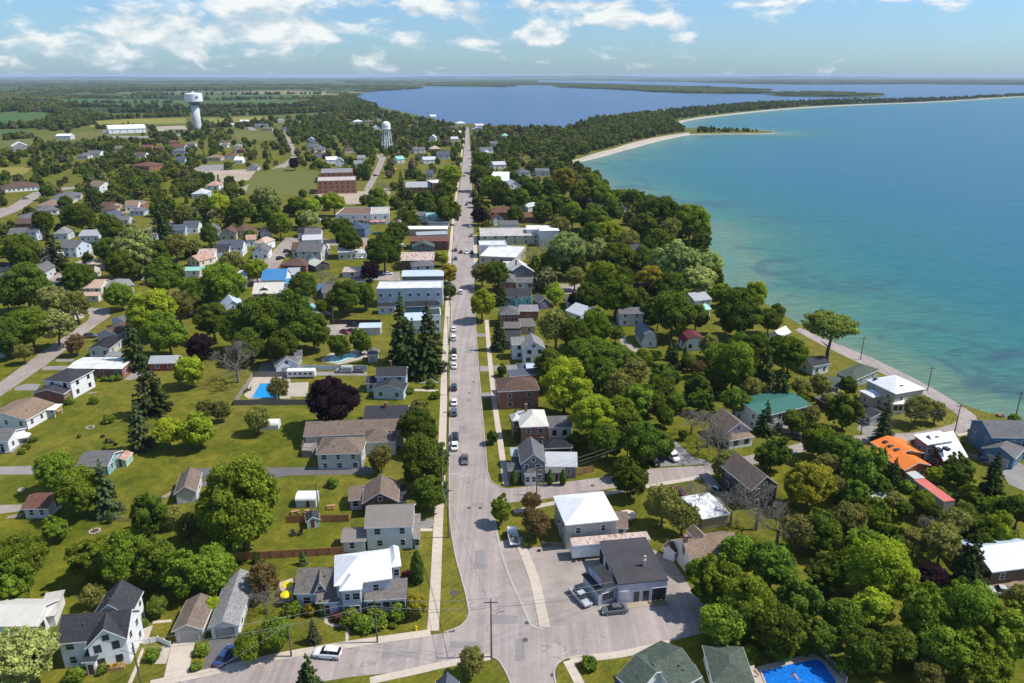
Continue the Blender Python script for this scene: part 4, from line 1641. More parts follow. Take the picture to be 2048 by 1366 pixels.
def trunk_mesh(name, seed=0, limbs=6, r=.05):
	"""trunk with a few limbs, z from 0 (ground) to 1 (crown centre)"""
	rr = random.Random(seed)
	m = MB()
	pts = [Vector((0, 0, -.03)), Vector((rr.uniform(-.02, .02), rr.uniform(-.02, .02), .3)), Vector((rr.uniform(-.04, .04), rr.uniform(-.04, .04), .62)), Vector((rr.uniform(-.06, .06), rr.uniform(-.06, .06), 1.1))]
	rad = [r * 1.25, r * .9, r * .7, r * .3]
	for i in range(3):
		m.tube(pts[i], pts[i + 1], rad[i], rad[i + 1], n=7, cap=False)
	for k in range(limbs):
		f = rr.uniform(.4, .95)
		p = Vector((0, 0, f))
		a = rr.uniform(0, 6.28)
		q = p + Vector((math.cos(a) * .45, math.sin(a) * .45, rr.uniform(.2, .45)))
		m.tube(p, q, r * .42, r * .14, n=5, cap=False)
	me = m.mesh(name, uv=False)
	me.materials.append(M_BARK)
	return me

CROWN = {'D': [crown_broad('crown', 50, 20150, 0.0373, .92, seed=1), crown_broad('crown', 58, 20150, 0.0365, 1.0, seed=2), crown_broad('crown', 44, 19375, 0.0381, .85, .74, (.2, .36), seed=3),
			   crown_broad('crown', 64, 20150, 0.0356, 1.08, .78, (.15, .28), seed=4), crown_broad('crown', 70, 20925, 0.0340, .95, .80, (.13, .26), seed=14), crown_broad('crown', 42, 19375, 0.0381, 1.02, .72, (.2, .36), seed=15), crown_broad('crown', 56, 20150, 0.0365, 1.12, .78, (.16, .32), seed=16)],
		 'XL': [crown_broad('crown', 90, 41850, 0.0243, .95, .8, (.12, .28), seed=21), crown_broad('crown', 80, 41850, 0.0251, 1.05, .78, (.13, .3), seed=22), crown_broad('crown', 100, 41850, 0.0235, .9, .8, (.11, .26), seed=23)],
		 'W': [crown_broad('crown', 80, 20150, 0.0308, .95, .8, (.12, .23), seed=5, sparse=.10), crown_broad('crown', 70, 19375, 0.0316, .9, .8, (.13, .25), seed=6, sparse=.12)],
		 'O': [crown_broad('crown', 62, 16275, 0.0308, .95, .8, (.12, .26), seed=7, sparse=.30), crown_broad('crown', 54, 15500, 0.0316, 1.0, .78, (.13, .28), seed=8, sparse=.3)],
		 'U': [crown_broad('crown', 56, 15500, 0.0308, .6, .82, (.12, .24), seed=9, sparse=.25, zmin=-.25)],
		 'S': [crown_spruce('crown', 7500, .021, 1), crown_spruce('crown', 7500, .021, 2, .85), crown_spruce('crown', 7000, .021, 3, 1.2)],
		 'C': [crown_column('crown', 2200, .028, 1), crown_column('crown', 2600, .030, 2, .24)],
		 'H': [crown_broad('crown', 30, 3200, .07, .85, .66, (.22, .42), seed=10, zmin=-.9), crown_broad('crown', 34, 3200, .068, .8, .7, (.2, .38), seed=11, zmin=-.9)]}
TRUNK = [trunk_mesh('trunk', s, 6) for s in range(3)]
BARE = [branches('crown', s)[0] for s in (1, 2, 3)]
COLS = {'D': (0.103, 0.166, 0.025), 'G': (0.161, 0.251, 0.029), 'L': (0.287, 0.399, 0.036), 'Y': (.27, .25, .03), 'P': (.036, .019, .028), 'O': (0.230, 0.251, 0.068), 'W': (0.309, 0.385, 0.134), 'S': (0.070, 0.112, 0.040), 'T': (0.107, 0.159, 0.073), 'C': (0.093, 0.166, 0.036),
		'R': (.17, .13, .055), 'U': (0.206, 0.273, 0.058), 'B': (.2, .18, .16), 'H': (0.152, 0.242, 0.036), 'K': (0.191, 0.057, 0.063), 'V': (0.131, 0.224, 0.033)}
CNAME = {'D': 'dark green', 'G': 'mid green', 'L': 'lime green', 'Y': 'yellow', 'P': 'dark purple', 'O': 'olive', 'W': 'pale grey-green', 'S': 'dark', 'T': 'blue-grey', 'C': 'slim dark', 'R': 'russet', 'U': 'airy olive', 'B': 'bare grey', 'H': 'green',
		 'K': 'wine red', 'V': 'deep green'}
TREES = []          # dicts for labelling
_tree_rand = random.Random(5)

def tree(cx, cy, r, k='G', asp=None, form=None, base=None):
	"""crown centre (photo pixel), crown half-width in pixels, colour key; planted on the ground below it"""
	cx, cy = P(cx, cy)
	s = FRAMES[CUR[0]][2]
	r = r / s
	tr = _tree_rand
	form = form or {'S': 'S', 'T': 'S', 'C': 'C', 'B': 'B', 'W': 'W', 'O': 'O', 'U': 'U', 'H': 'H', 'K': 'H', 'R': 'O'}.get(k, 'D')
	# crown half-width in metres and height of its centre above the ground
	R_ = 3.0
	for _ in range(4):
		if form == 'S':
			hc = R_ * 1.75
		elif form == 'C':
			hc = R_ * 2.4
		elif form == 'H':
			hc = R_ * .62
		elif form == 'U':
			hc = R_ * 1.25
		else:
			hc = R_ * (asp or 1.15)
		p = at(cx, cy, hc)
		dep = p.y * CP - (hc - CAMH) * SP
		R_ = r * dep / FPX
	rz = tr.uniform(0, 6.28)
	nm = {'S': 'spruce_tree', 'C': 'cedar_tree', 'B': 'bare_tree', 'H': 'shrub'}.get(form, 'broadleaf_tree')
	root = bpy.data.objects.new(nm, None)
	root.empty_display_size = .5
	COL.objects.link(root)
	root.location = (p.x, p.y, 0)
	c = COLS[k]
	j = tr.uniform(.85, 1.15)
	col = (c[0] * j * tr.uniform(.94, 1.08), c[1] * j, c[2] * j, 1)
	if form == 'S':
		H_ = R_ * 3.75
		me = tr.choice(CROWN['S'])
		share('crown', me, root, (0, 0, 0), rz, (R_ / .27, R_ / .27, H_), col)
		share('trunk', TRUNK[0], root, (0, 0, 0), rz, (H_ * .35, H_ * .35, H_ * .5))
		top = H_
	elif form == 'C':
		H_ = R_ * 5.0
		wide = .16 if r < 9 else .24
		me = CROWN['C'][0 if wide == .16 else 1]
		share('crown', me, root, (0, 0, .05), rz, (R_ / wide * .9, R_ / wide * .9, H_), col)
		share('trunk', TRUNK[0], root, (0, 0, 0), rz, (R_ * .9, R_ * .9, H_ * .25))
		top = H_
	elif form == 'B':
		share('crown', tr.choice(BARE), root, (0, 0, hc), rz, (R_, R_, R_ * .95))
		top = hc * 1.8
	elif form == 'H':
		share('crown', tr.choice(CROWN['H']), root, (0, 0, hc), rz, (R_, R_, R_ * .95), col)
		share('trunk', TRUNK[1], root, (0, 0, 0), rz, (R_ * .5, R_ * .5, hc * .9))
		top = hc * 1.7
	else:
		cr_ = share('crown', tr.choice(CROWN['XL' if form == 'D' and R_ > 5.2 else form]), root, (0, 0, hc), rz, (R_ * tr.uniform(.84, .96), R_ * tr.uniform(.78, 1.0), R_ * tr.uniform(.80, 1.06)), col)
		cr_.rotation_euler = (tr.uniform(-.2, .2), tr.uniform(-.2, .2), rz)
		share('trunk', tr.choice(TRUNK), root, (0, 0, 0), rz, (hc * .95, hc * .95, hc))
		top = hc * 1.85
	TREES.append(dict(o=root, k=k, form=form, p=Vector((p.x, p.y, 0)), R=R_, top=top, px=(cx, cy), r=r))
	return root

def far_proto(name, n_lobes, n_leaf, leaf, seed, flat=.95):
	me = crown_broad(name, n_lobes, n_leaf, leaf, flat, seed=seed)
	return me
# ------------------------------------------------------------------ houses, near to far
H = house
fr('B4')
H('white clapboard farmhouse with charcoal gables and a cedar deck with yellow chairs', B(450, 1050, 1035, 1000, 7, 5.2, 2.8, 'gx', 'sh_dark', 'white', 3, 2, vents=3), B(735, 852, 1062, 824, 6.5, 5.4, 2.8, 'gy', 'sh_dark', 'white', 0, 2, vents=2),
  B(690, 1088, 1035, 1008, 4.5, 5.1, 2.9, 'gy', 'sh_dark', 'white', 2, 1), B(660, 1200, 775, 1192, 3, 2.9, .7, 'shed', 'sh_dark', 'white', 0, 0, door=.5), lm='the white charcoal-roofed farmhouse')
H('taupe single garage with a brown shingle roof and pale door', B(1393, 948, 1650, 932, 8, 2.6, 1.3, 'gy', 'sh_taupe', 'beige', 0, 0, gdoor=3.2, gwin=False), lm='the taupe garage', name='garage', cat='garage')
H('long white garage with a light grey ridge roof', B(1688, 922, 1945, 900, 14, 2.6, 1.4, 'gy', 'sh_lgray', 'white', 0, 2, gdoor=2.8, gwin=False), lm='the long light grey garage', name='garage', cat='garage')
H('low white building with a cream roof at the picture edge', B(-220, 905, 290, 905, 7, 3.2, 1.6, 'gx', 'mt_cream', 'white', 2, 2), B(285, 845, 450, 815, 7, 2.5, .1, 'shed', 'fl_pale', 'white', 0, 0), lm='the cream-roofed white building')
fr('B5')
H('shade-tinted white corner house with a bright white hipped metal roof and grey wings',  # lavender wall colour holds the shade on white walls
  B(1098, 785, 1575, 722, 9, 6.0, 2.4, 'hip', 'mt_white', 'shaded_white', 2, 2), B(1140, 826, 1325, 812, 4.5, 5.9, 1.6, 'hip', 'mt_white', 'shaded_white', 2, 1), B(1560, 632, 1648, 620, 6, 5.8, 1.2, 'hip', 'mt_white', 'shaded_white', 1, 1),
  B(768, 850, 1120, 850, 7.5, 3.3, 2.5, 'gx', 'sh_warm', 'lblue', 2, 1, vents=1), B(928, 856, 1046, 840, 3.6, 3.3, 2.6, 'gy', 'sh_warm', 'lblue', 1, 0), B(945, 925, 1142, 915, 2.2, 2.9, .5, 'shed', 'sh_warm', 'lblue', 1, 0, door=.45),
  B(1345, 908, 1695, 886, 4.4, 3.1, 1.0, 'shed', 'sh_warm', 'shaded_white', 5, 2), lm='the white-roofed corner house')
H('white clapboard house with a taupe metal roof and low side wing', B(1345, 312, 1748, 298, 8.5, 5.4, 2.4, 'gx', 'mt_taupe', 'white', 2, 2), B(1152, 425, 1358, 416, 5, 2.8, 1.0, 'gx', 'mt_taupe', 'white', 1, 1),
  B(1742, 392, 1806, 388, 7.5, 3.0, .8, 'shed', 'mt_taupe', 'white', 1, 1), lm='the white house with a taupe metal roof')
H('tiny dark shed with a green side by the brown fence', B(868, 262, 984, 240, 3, 1.9, 1.0, 'gy', 'sh_dark', 'mint', 0, 0, door=.45, gwin=False, ov=.15), lm='the tiny dark shed', name='shed', cat='shed')
fr('A7')
H('brown gabled house half hidden behind dark street trees', B(1325, 1178, 1628, 1160, 8, 3.6, 2.5, 'gy', 'sh_taupe', 'brown', 2, 2, vents=1), B(1213, 1150, 1335, 1142, 6, 2.7, .9, 'gx', 'sh_taupe', 'pink', 1, 1), B(1600, 1160, 1690, 1155, 6, 2.7, .6, 'shed', 'sh_dark', 'dark', 1, 1), lm='the brown gabled house')
H('small white barrel-roofed shed on the back lawn', B(778, 1152, 948, 1150, 3.6, 1.9, .9, 'arch', 'mt_white', 'lgray', 0, 0, door=.6, ov=.1), lm='the white barrel-roofed shed', name='shed', cat='shed')
H('low white half-round shelter by the pale birch', B(486, 545, 642, 540, 3.2, 1.1, 1.2, 'arch', 'mt_white', 'white', 0, 0, ov=.08), lm='the white half-round shelter', name='shed', cat='shed')
H('long taupe shingled bungalow with hipped wings and a raised side deck', B(845, 625, 1672, 602, 9, 3.8, 2.0, 'gx', 'sh_taupe', 'beige', 3, 2, vents=2), B(945, 772, 1328, 766, 9, 4.3, 2.2, 'hip', 'sh_taupe', 'lgray', 3, 2, wrows=[1.0, 3.3], vents=2),
  B(1328, 678, 1606, 668, 6.5, 4.0, 2.2, 'hip', 'sh_taupe', 'lgray', 1, 2, vents=1), lm='the long taupe bungalow')
H('dark hip-roofed brick house with a central red chimney', B(1335, 488, 1698, 480, 9, 3.5, 1.8, 'gx', 'sh_dark', 'dkbrick', 3, 2, chim=(.48, .45), vents=1), lm='the dark-roofed brick house')
H('pale blue house of stacked charcoal roofs with a brick chimney', B(1435, 138, 1692, 132, 7, 5.2, 1.8, 'gx', 'sh_dark', 'lblue', 2, 2, chim=(.45, .75)), B(1408, 240, 1672, 250, 5.5, 3.2, 1.7, 'gy', 'sh_dark', 'lblue', 2, 1), B(1352, 192, 1446, 190, 6, 3, 1, 'gx', 'sh_dark', 'lblue', 1, 1), lm='the pale blue charcoal-roofed house')
fr('A2')
H('white garage with a steep dark grey gable and open black doorway', B(612, 1038, 812, 1012, 8, 3.1, 2.6, 'gy', 'sh_gray', 'white', 0, 2, gdoor=3.0), B(750, 958, 838, 950, 5, 3.0, 1.4, 'gx', 'sh_gray', 'white', 0, 1), lm='the white steep-gabled garage', name='garage', cat='garage')
H('big barn-like hall with a pale blue metal roof', B(165, 590, 385, 560, 15, 5, 4, 'gy', 'mt_lblue', 'lblue', 2, 3), lm='the pale blue barn-like hall', name='hall', cat='hall')
H('dark walled house with a white gambrel roof and front dormer', B(425, 442, 675, 436, 8, 4.6, 2.8, 'gx', 'mt_cream', 'slate', 2, 2), B(480, 434, 575, 430, 3.5, 4.6, 2.4, 'gam', 'mt_cream', 'slate', 1, 1), lm='the white gambrel-roofed house')
H('tall house with a bright blue metal roof and lower blue side wing', B(495, 330, 702, 326, 9, 4.2, 3, 'gx', 'mt_blue', 'white', 2, 2), B(680, 356, 776, 346, 5, 3, 1, 'gx', 'mt_blue', 'white', 1, 1), lm='the tall blue-roofed house')
H('low L-shaped building with sky blue metal roofs', B(660, 512, 862, 510, 7, 3.2, 1.8, 'gx', 'mt_skyblue', 'white', 2, 2), B(848, 592, 932, 590, 6, 3, 1.3, 'gy', 'mt_skyblue', 'white', 1, 2), lm='the low sky-blue-roofed building')
H('small cream cottage with a brown hipped roof', B(1005, 458, 1106, 460, 8, 3, 1.8, 'gy', 'sh_brown', 'cream', 2, 1, gwin=False), lm='the small cream cottage')
H('tiny outbuilding with a vivid blue roof', B(958, 406, 1056, 402, 5, 2.6, 1.3, 'gx', 'mt_blue', 'blue', 0, 0), lm='the tiny vivid blue-roofed outbuilding', name='outbuilding', cat='outbuilding')
H('brown hip-roofed house at the end of the short wide street', B(650, 206, 870, 214, 9, 3, 2.2, 'hip', 'sh_brown', 'orbrick', 2, 2, vents=1), lm='the brown hip-roofed house')
H('long low grey shed roof behind the bright blue roof', B(690, 288, 800, 284, 9, 3, .4, 'shed', 'mt_gray', 'gray', 1, 1), lm='the low grey shed roof', name='shed', cat='shed')
H('black walled cottage with a white gable roof', B(945, 216, 1068, 192, 6.5, 3, 1.7, 'gy', 'mt_cream', 'dark', 1, 1), lm='the black white-gabled cottage')
H('rambling grey house with several gables and a white rear wing', B(785, 96, 990, 100, 9, 5, 3, 'gx', 'sh_gray', 'lgray', 2, 2), B(870, 172, 975, 162, 4, 4, 2, 'gy', 'sh_bluegray', 'lblue', 1, 1), B(975, 76, 1066, 70, 6, 3.2, 1.2, 'gx', 'mt_lgray', 'white', 1, 1), lm='the rambling grey gabled house')
H('flat carport with dark glossy roof panels', B(1225, 340, 1352, 336, 5, 2.8, .2, 'shed', 'sh_black', 'gray', 0, 0), lm='the dark-panelled carport', name='carport', cat='carport')
H('small shed with a rust streaked pale roof', B(1160, 264, 1308, 262, 6, 2.7, .5, 'shed', 'rust', 'lgray', 1, 1), lm='the small rust-streaked shed', name='shed', cat='shed')
H('long pale blue two-storey shop building with a white parapet roof', B(1445, 398, 1985, 390, 6.5, 8.2, 0, 'flat', 'fl_white', 'lblue', 7, 3, wrows=[1.6, 5.4]), B(1450, 548, 1600, 544, 3.5, 3.2, .3, 'shed', 'sh_black', 'lblue', 2, 0), B(1672, 546, 1945, 540, 4.5, 4.2, .3, 'shed', 'sh_black', 'blue', 3, 0), lm='the long pale blue shop building', name='shop_building', cat='shop')
H('pale blue metal roofed shop behind the long shop building', B(1650, 298, 1996, 294, 8, 6, 1, 'gx', 'mt_lblue', 'slate', 3, 2), lm='the pale blue metal-roofed shop', name='shop_building', cat='shop')
H('grey hip-roofed cottage below the big rusty roof', B(1728, 220, 1922, 212, 6.5, 5, 1.6, 'hip', 'sh_gray', 'lblue', 2, 2), lm='the grey hip-roofed cottage')
H('broad old shop with a large rust stained metal roof', B(1640, 170, 1918, 166, 12, 5, 2, 'gx', 'rust', 'dkbrick', 3, 2), lm='the large rust-stained roof', name='shop_building', cat='shop')
H('white shop with a flat black roof beside the tall spruces', B(1868, 616, 1974, 612, 9, 7, 0, 'flat', 'fl_black', 'white', 2, 3), B(1670, 662, 1870, 655, 8, 5, .6, 'shed', 'mt_lblue', 'white', 2, 1), lm='the white shop with a flat black roof', name='shop_building', cat='shop')
H('low pale blue garage with a shallow metal roof behind the back yards', B(1297, 720, 1482, 716, 6, 3, .7, 'gx', 'mt_lblue', 'lgray', 0, 1), lm='the low pale blue garage', name='garage', cat='garage')
H('small grey hip-roofed pool house beside the spruces', B(1364, 940, 1456, 938, 5, 2.8, 1.4, 'hip', 'sh_gray', 'lgray', 0, 1, gdoor=2.0), lm='the small grey pool house', name='pool_house', cat='outbuilding')
fr('A1')
H('wide red brick bungalow with a pale almost flat roof', B(600, 1078, 1110, 1082, 10, 3.3, .5, 'gx', 'fl_white', 'brick', 4, 2), B(900, 1082, 1165, 1040, 6, 3.28, .35, 'gx', 'fl_white', 'brick', 1, 1), lm='the wide brick bungalow')
H('split-level brick house with two dark grey roofs', B(385, 1186, 640, 1206, 10, 5.4, 1.4, 'hip', 'sh_dark', 'white', 2, 2, vents=2), B(288, 1304, 578, 1310, 9.5, 3.1, 1.4, 'gy', 'sh_dark', 'brick', 0, 3, vents=4, gwin=False), lm='the split-level brick house')
H('grey bungalow with a black roof beside the slanting street', B(790, 906, 992, 902, 11, 3, 1.2, 'gy', 'sh_black', 'lgray', 2, 2, vents=1), lm='the black-roofed grey bungalow')
H('pale blue bungalow with a brown gable roof', B(870, 764, 1078, 772, 10, 3, 1.6, 'gy', 'sh_brown', 'lblue', 1, 2), lm='the brown-gabled pale blue bungalow')
H('small pale blue cottage at the head of the slanting street', B(1000, 622, 1152, 666, 5.5, 3.2, 1.6, 'gy', 'sh_gray', 'lblue', 1, 1), lm='the small pale blue cottage')
H('flat grey lean-to behind the black-roofed bungalow', B(942, 978, 1095, 972, 5, 2.6, .2, 'shed', 'fl_gray', 'lgray', 0, 1), lm='the flat grey lean-to', name='shed', cat='shed')
H('barn-red shed with a grey metal roof and white shuttered window', B(1345, 1034, 1605, 1028, 6, 2.7, 1.6, 'gx', 'mt_gray', 'red', 2, 1), lm='the barn-red shed', name='shed', cat='shed')
H('two-storey white house with peach roofs and a dormer', B(735, 348, 918, 346, 8, 5.2, 2, 'gx', 'mt_peach', 'cream', 2, 2), B(732, 418, 892, 416, 2.5, 2.9, .8, 'shed', 'mt_peach', 'cream', 2, 0), lm='the peach-roofed house')
H('cream two-storey house with a grey hipped roof', B(970, 348, 1222, 312, 8, 5, 1.8, 'hip', 'sh_lgray', 'cream', 2, 2), lm='the cream grey-hipped house')
H('white house with a dark steep roof screened by street trees', B(430, 368, 546, 362, 7, 5, 2, 'gx', 'sh_dark', 'white', 2, 2), lm='the dark steep-roofed white house')
H('cottage with a pale lime green roof among bushy trees', B(468, 562, 612, 592, 7, 3, 1.6, 'gy', 'mt_lime', 'cream', 1, 1), lm='the pale lime-roofed cottage')
H('cottage with a black roof beside the parked blue car', B(655, 202, 836, 198, 7, 4, 2, 'gx', 'sh_black', 'cream', 2, 2), lm='the black-roofed cream cottage')
H('small peach hip-roofed bungalow behind the black roof', B(800, 142, 962, 122, 6, 3, 1.5, 'hip', 'mt_peach', 'cream', 1, 1), lm='the small peach bungalow')
H('white house with a dark gable cut by the picture edge', B(-80, 190, 75, 196, 8, 4.4, 2.4, 'gx', 'sh_dark', 'white', 2, 2), lm='the white house at the far edge')
H('tan hip-roofed house corner at the picture edge', B(-120, 935, 46, 898, 7, 3, 1.3, 'hip', 'sh_tan', 'lgray', 1, 1), lm='the tan roof corner')
H('tiny hut with a rusty red roof among purple leaves', B(1284, 272, 1362, 276, 4, 2.5, 1, 'gx', 'rust2', 'tan', 0, 0), lm='the tiny rusty red hut', name='shed', cat='shed')
H('low building with a mint green metal roof', B(1668, 190, 1852, 186, 5, 3, .9, 'gx', 'mt_mint', 'white', 1, 1), lm='the low mint roof', name='outbuilding', cat='outbuilding')
H('white cottage with a pinkish grey metal roof', B(1812, 242, 1928, 236, 7, 3.6, 2, 'gx', 'mt_peach', 'white', 1, 1), lm='the pinkish-roofed white cottage')
H('small house with a pinkish roof behind tall lime trees', B(1690, 528, 1785, 516, 6, 4, 2, 'gx', 'mt_peach', 'dark', 1, 1), lm='the small pinkish roof')
fr('A6')
H('white bungalow with a broad tan shingle gable roof', B(-150, 378, 238, 412, 11, 3, 1.5, 'gy', 'sh_tan', 'white', 3, 3, gwin=False, vents=2), lm='the tan-roofed white bungalow')
H('grey-roofed white house cut off beside the slatted patio', B(-170, 608, 70, 606, 8, 3.2, 1.4, 'gx', 'sh_gray', 'white', 2, 2), lm='the grey-roofed house at the edge')
H('low teal cottage with a mottled grey gable roof', B(688, 832, 980, 828, 8, 2.8, 1.5, 'gx', 'sh_gray', 'teal', 2, 2, vents=1), lm='the low teal cottage')
H('small pale green shed with a white and rust roof', B(1030, 778, 1145, 776, 4, 2, .7, 'gy', 'rust2', 'mint', 0, 0, door=.5, gwin=False, ov=.15), lm='the small pale green shed', name='shed', cat='shed')
H('grey garage with a taupe gable roof beside stacked boards', B(1580, 1088, 1792, 1062, 9, 2.8, 1.8, 'gy', 'sh_taupe', 'lgray', 0, 1), lm='the taupe-gabled garage', name='garage', cat='garage')
H('long low shed with a red-brown shingle roof', B(190, 1220, 440, 1216, 7, 2.6, 1.4, 'gx', 'sh_redbrown', 'lgray', 2, 1), lm='the long red-brown shed', name='shed', cat='shed')
fr('B1')
H('tall red brick house with a brown hipped roof on the main street', B(665, 288, 1045, 270, 10, 5.8, 2.2, 'hip', 'sh_brown', 'orbrick', 2, 1, wrows=[1.4, 4.3]), B(765, 150, 1050, 128, 4, 6.1, .5, 'shed', 'sh_bluegray', 'orbrick', 0, 0), lm='the tall brown-roofed brick house')
H('brick house with a cream metal roof, pale chimney and grey rear wing', B(865, 612, 1128, 602, 10, 5.6, 2.0, 'hip', 'mt_cream', 'orbrick', 2, 2, chim=(.3, .7)), B(792, 552, 880, 546, 4, 5.5, 1.0, 'hip', 'mt_cream', 'orbrick', 1, 1), B(1112, 615, 1345, 608, 7, 3.4, 1.6, 'gx', 'sh_gray', 'white', 2, 1), lm='the cream-roofed brick house')
H('grey cottage on the street corner with steep gable and silver metal wings', B(868, 948, 1108, 940, 9, 5.3, 2.6, 'gy', 'sh_gray', 'slate', 2, 2), B(780, 872, 960, 866, 4, 3.5, 1.2, 'gx', 'mt_gray', 'slate', 1, 1), B(756, 1008, 882, 1004, 4, 3.0, .8, 'hip', 'sh_gray', 'slate', 1, 1),
  B(1095, 968, 1388, 972, 6.5, 3.3, 2.2, 'gx', 'mt_lgray', 'slate', 2, 1), B(1095, 1022, 1278, 1018, 2, 2.7, .7, 'shed', 'sh_gray', 'slate', 2, 0, door=.6), B(905, 1038, 1022, 1034, 1.8, 3.2, .9, 'hip', 'sh_gray', 'white', 2, 1, ov=.15), lm='the grey corner cottage')
H('black mesh garden gazebo behind the grey corner cottage', B(1085, 806, 1345, 796, 5, 2.6, 1.2, 'hip', 'sh_black', 'dark', 0, 0, post=True), lm='the black mesh gazebo', name='gazebo', cat='gazebo')
fr('B6')
H('square beige house with a brilliant white pyramid roof', B(1045, 187, 1442, 147, 11, 6.0, 2.2, 'hip', 'mt_white', 'block', 2, 2), B(985, 165, 1050, 190, 5, 3, .6, 'hip', 'sh_gray', 'white', 1, 1), B(1398, 205, 1516, 212, 5, 2.8, .8, 'shed', 'sh_taupe', 'white', 1, 0), lm='the white pyramid-roofed house')
g = H('repair garage with a broad black flat roof and white walls tinted lilac for shade', B(1440, 630, 1815, 592, 13, 4.3, .25, 'shed', 'fl_dark', 'shaded_white', 0, 0, ov=.12), B(1293, 694, 1442, 645, 6, 3.0, 1.0, 'shx', 'sh_dark', 'shaded_white', 0, 0, ov=.25), lm='the black-roofed repair garage', name='repair_garage', cat='garage')  # white walls, lilac of their shade painted in as base colour
GARAGE = g
H('long white box trailer with a rusty beige top behind the repair garage', B(1100, 342, 1680, 290, 2.7, 3.5, .05, 'gx', 'rust', 'white', 0, 0, z0=.6, ov=.02), lm='the long white box trailer', name='box_trailer', cat='trailer')
H('small grey roof peak poking in at the bottom picture edge', B(50, 1590, 235, 1590, 6, 3.2, 1.9, 'gy', 'sh_bluegray', 'white', 1, 1, chim=(.9, .3)), lm='the small roof peak at the bottom edge')
fr('B2')
H('tan shingled cottage with a rear dormer and cream gable wall', B(765, 1285, 1190, 1205, 9, 3.6, 2.6, 'gx', 'sh_tan', 'cream', 2, 2, vents=2, chim=(.05, .5)), B(800, 1085, 900, 1066, 4.5, 5.4, 1.2, 'gy', 'sh_tan', 'cream', 0, 0), B(505, 1128, 622, 1172, 3.2, 2.4, .9, 'gy', 'sh_brown', 'white', 0, 1, gwin=False), lm='the tan shingled cottage')
H('wooden carport with a white corrugated roof under bare branches', B(838, 892, 1070, 850, 9, 3, .35, 'gx', 'mt_white', 'tan', 0, 0), lm='the white-roofed wooden carport', name='carport', cat='carport')
H('dark weathered gable house veiled by bare trees', B(1240, 662, 1472, 616, 12, 5, 3, 'gy', 'sh_taupe', 'dark', 2, 2), lm='the dark weathered gable house')
H('pale pink house with a brown roof and tan veranda', B(1030, 190, 1247, 162, 9, 4, 2.6, 'gy', 'sh_taupe', 'pink', 2, 2), B(1062, 252, 1268, 216, 3, 2.8, .9, 'hip', 'sh_tan', 'white', 2, 1), lm='the pale pink veranda house')
fr('B3')
H('small grey garden shed on the shaded lawn', B(688, 232, 826, 206, 4, 2.4, .6, 'gx', 'mt_gray', 'lgray', 0, 1), lm='the small grey garden shed', name='shed', cat='shed')
H('open brown workshop with a long silver-blue metal roof', B(1758, 884, 2250, 820, 10, 3.2, 2, 'gx', 'mt_lblue', 'brown', 2, 2), lm='the silver-roofed workshop', name='workshop', cat='workshop')
H('long salmon-red topped storage container', B(1050, 42, 1325, 242, 2.7, 2.7, .03, 'shed', 'mt_red', 'block', 0, 0, ov=.03), lm='the salmon-red container', name='storage_container', cat='container')
fr('C3')
H('big moss green shingled house with crossing gables by the swimming pool', B(860, 745, 1150, 575, 9, 4.2, 2.0, 'gx', 'sh_green', 'white', 1, 1, vents=3), B(265, 575, 480, 765, 8, 4.2, 2.0, 'gx', 'sh_green', 'white', 1, 1), B(920, 800, 1230, 740, 5, 3.0, .8, 'shed', 'sh_green', 'white', 1, 1), B(185, 740, 400, 860, 3, 2.9, .5, 'shed', 'sh_gray', 'white', 0, 0), lm='the moss green house')
H('low green-grey hipped outbuilding beside the pool deck', B(1255, 645, 1700, 660, 8, 2.8, 1.3, 'hip', 'sh_green', 'white', 1, 1), lm='the green-grey pool outbuilding', name='outbuilding', cat='outbuilding')
fr('A5')
H('white villa of hipped metal roofs and beige walls on the shore road', B(600, 270, 872, 400, 11, 6.2, 2.4, 'hip', 'mt_white', 'beige', 2, 2), B(538, 368, 662, 432, 6, 3.5, 1.0, 'hip', 'mt_white', 'beige', 1, 1), B(852, 494, 1010, 488, 8, 3.1, .9, 'hip', 'mt_white', 'white', 3, 2), lm='the white shore villa')
H('small cream cabin with a dark gable roof under a spruce', B(543, 558, 646, 618, 6, 2.6, 1, 'gx', 'sh_dark', 'cream', 2, 1), lm='the small dark-gabled cabin', name='cabin', cat='cabin')
H('low grey-green hip-roofed bungalow beside the lake road', B(325, 208, 516, 270, 14, 3, 1.0, 'hip', 'sh_green', 'gray', 2, 2, vents=2), B(195, 312, 335, 345, 9, 2.8, .7, 'gx', 'sh_green', 'gray', 1, 1), lm='the low grey-green bungalow')
H('house with a blazing orange metal roof and skylights', B(640, 836, 842, 972, 9, 4.2, 1.2, 'gx', 'mt_orange', 'orange', 2, 1), B(955, 1094, 1197, 1048, 10, 3.6, 1.4, 'gy', 'mt_orange', 'orange', 2, 2), lm='the orange-roofed house')
H('grey topped container next to the orange-roofed house', B(958, 1110, 1046, 1175, 2.7, 2.7, .03, 'shed', 'mt_lgray', 'block', 0, 0, ov=.03), lm='the grey container', name='storage_container', cat='container')
H('plum coloured house with stepped white metal roofs and skylights', B(1310, 1010, 1532, 972, 11, 3.2, 4.3, 'gx', 'mt_white', 'plum', 2, 3), B(1160, 862, 1406, 822, 4.5, 6.4, .5, 'shed', 'mt_white', 'slate', 4, 1), lm='the plum white-roofed house')
H('navy blue house with wide grey gables and a double garage', B(1655, 892, 1965, 990, 10, 3.3, 1.9, 'gy', 'sh_gray', 'blue', 0, 2, gdoor=4.6, gwin=False), B(1750, 795, 2150, 800, 10, 6.0, 2.2, 'gx', 'sh_gray', 'blue', 3, 2), lm='the navy blue house')
fr('A4')
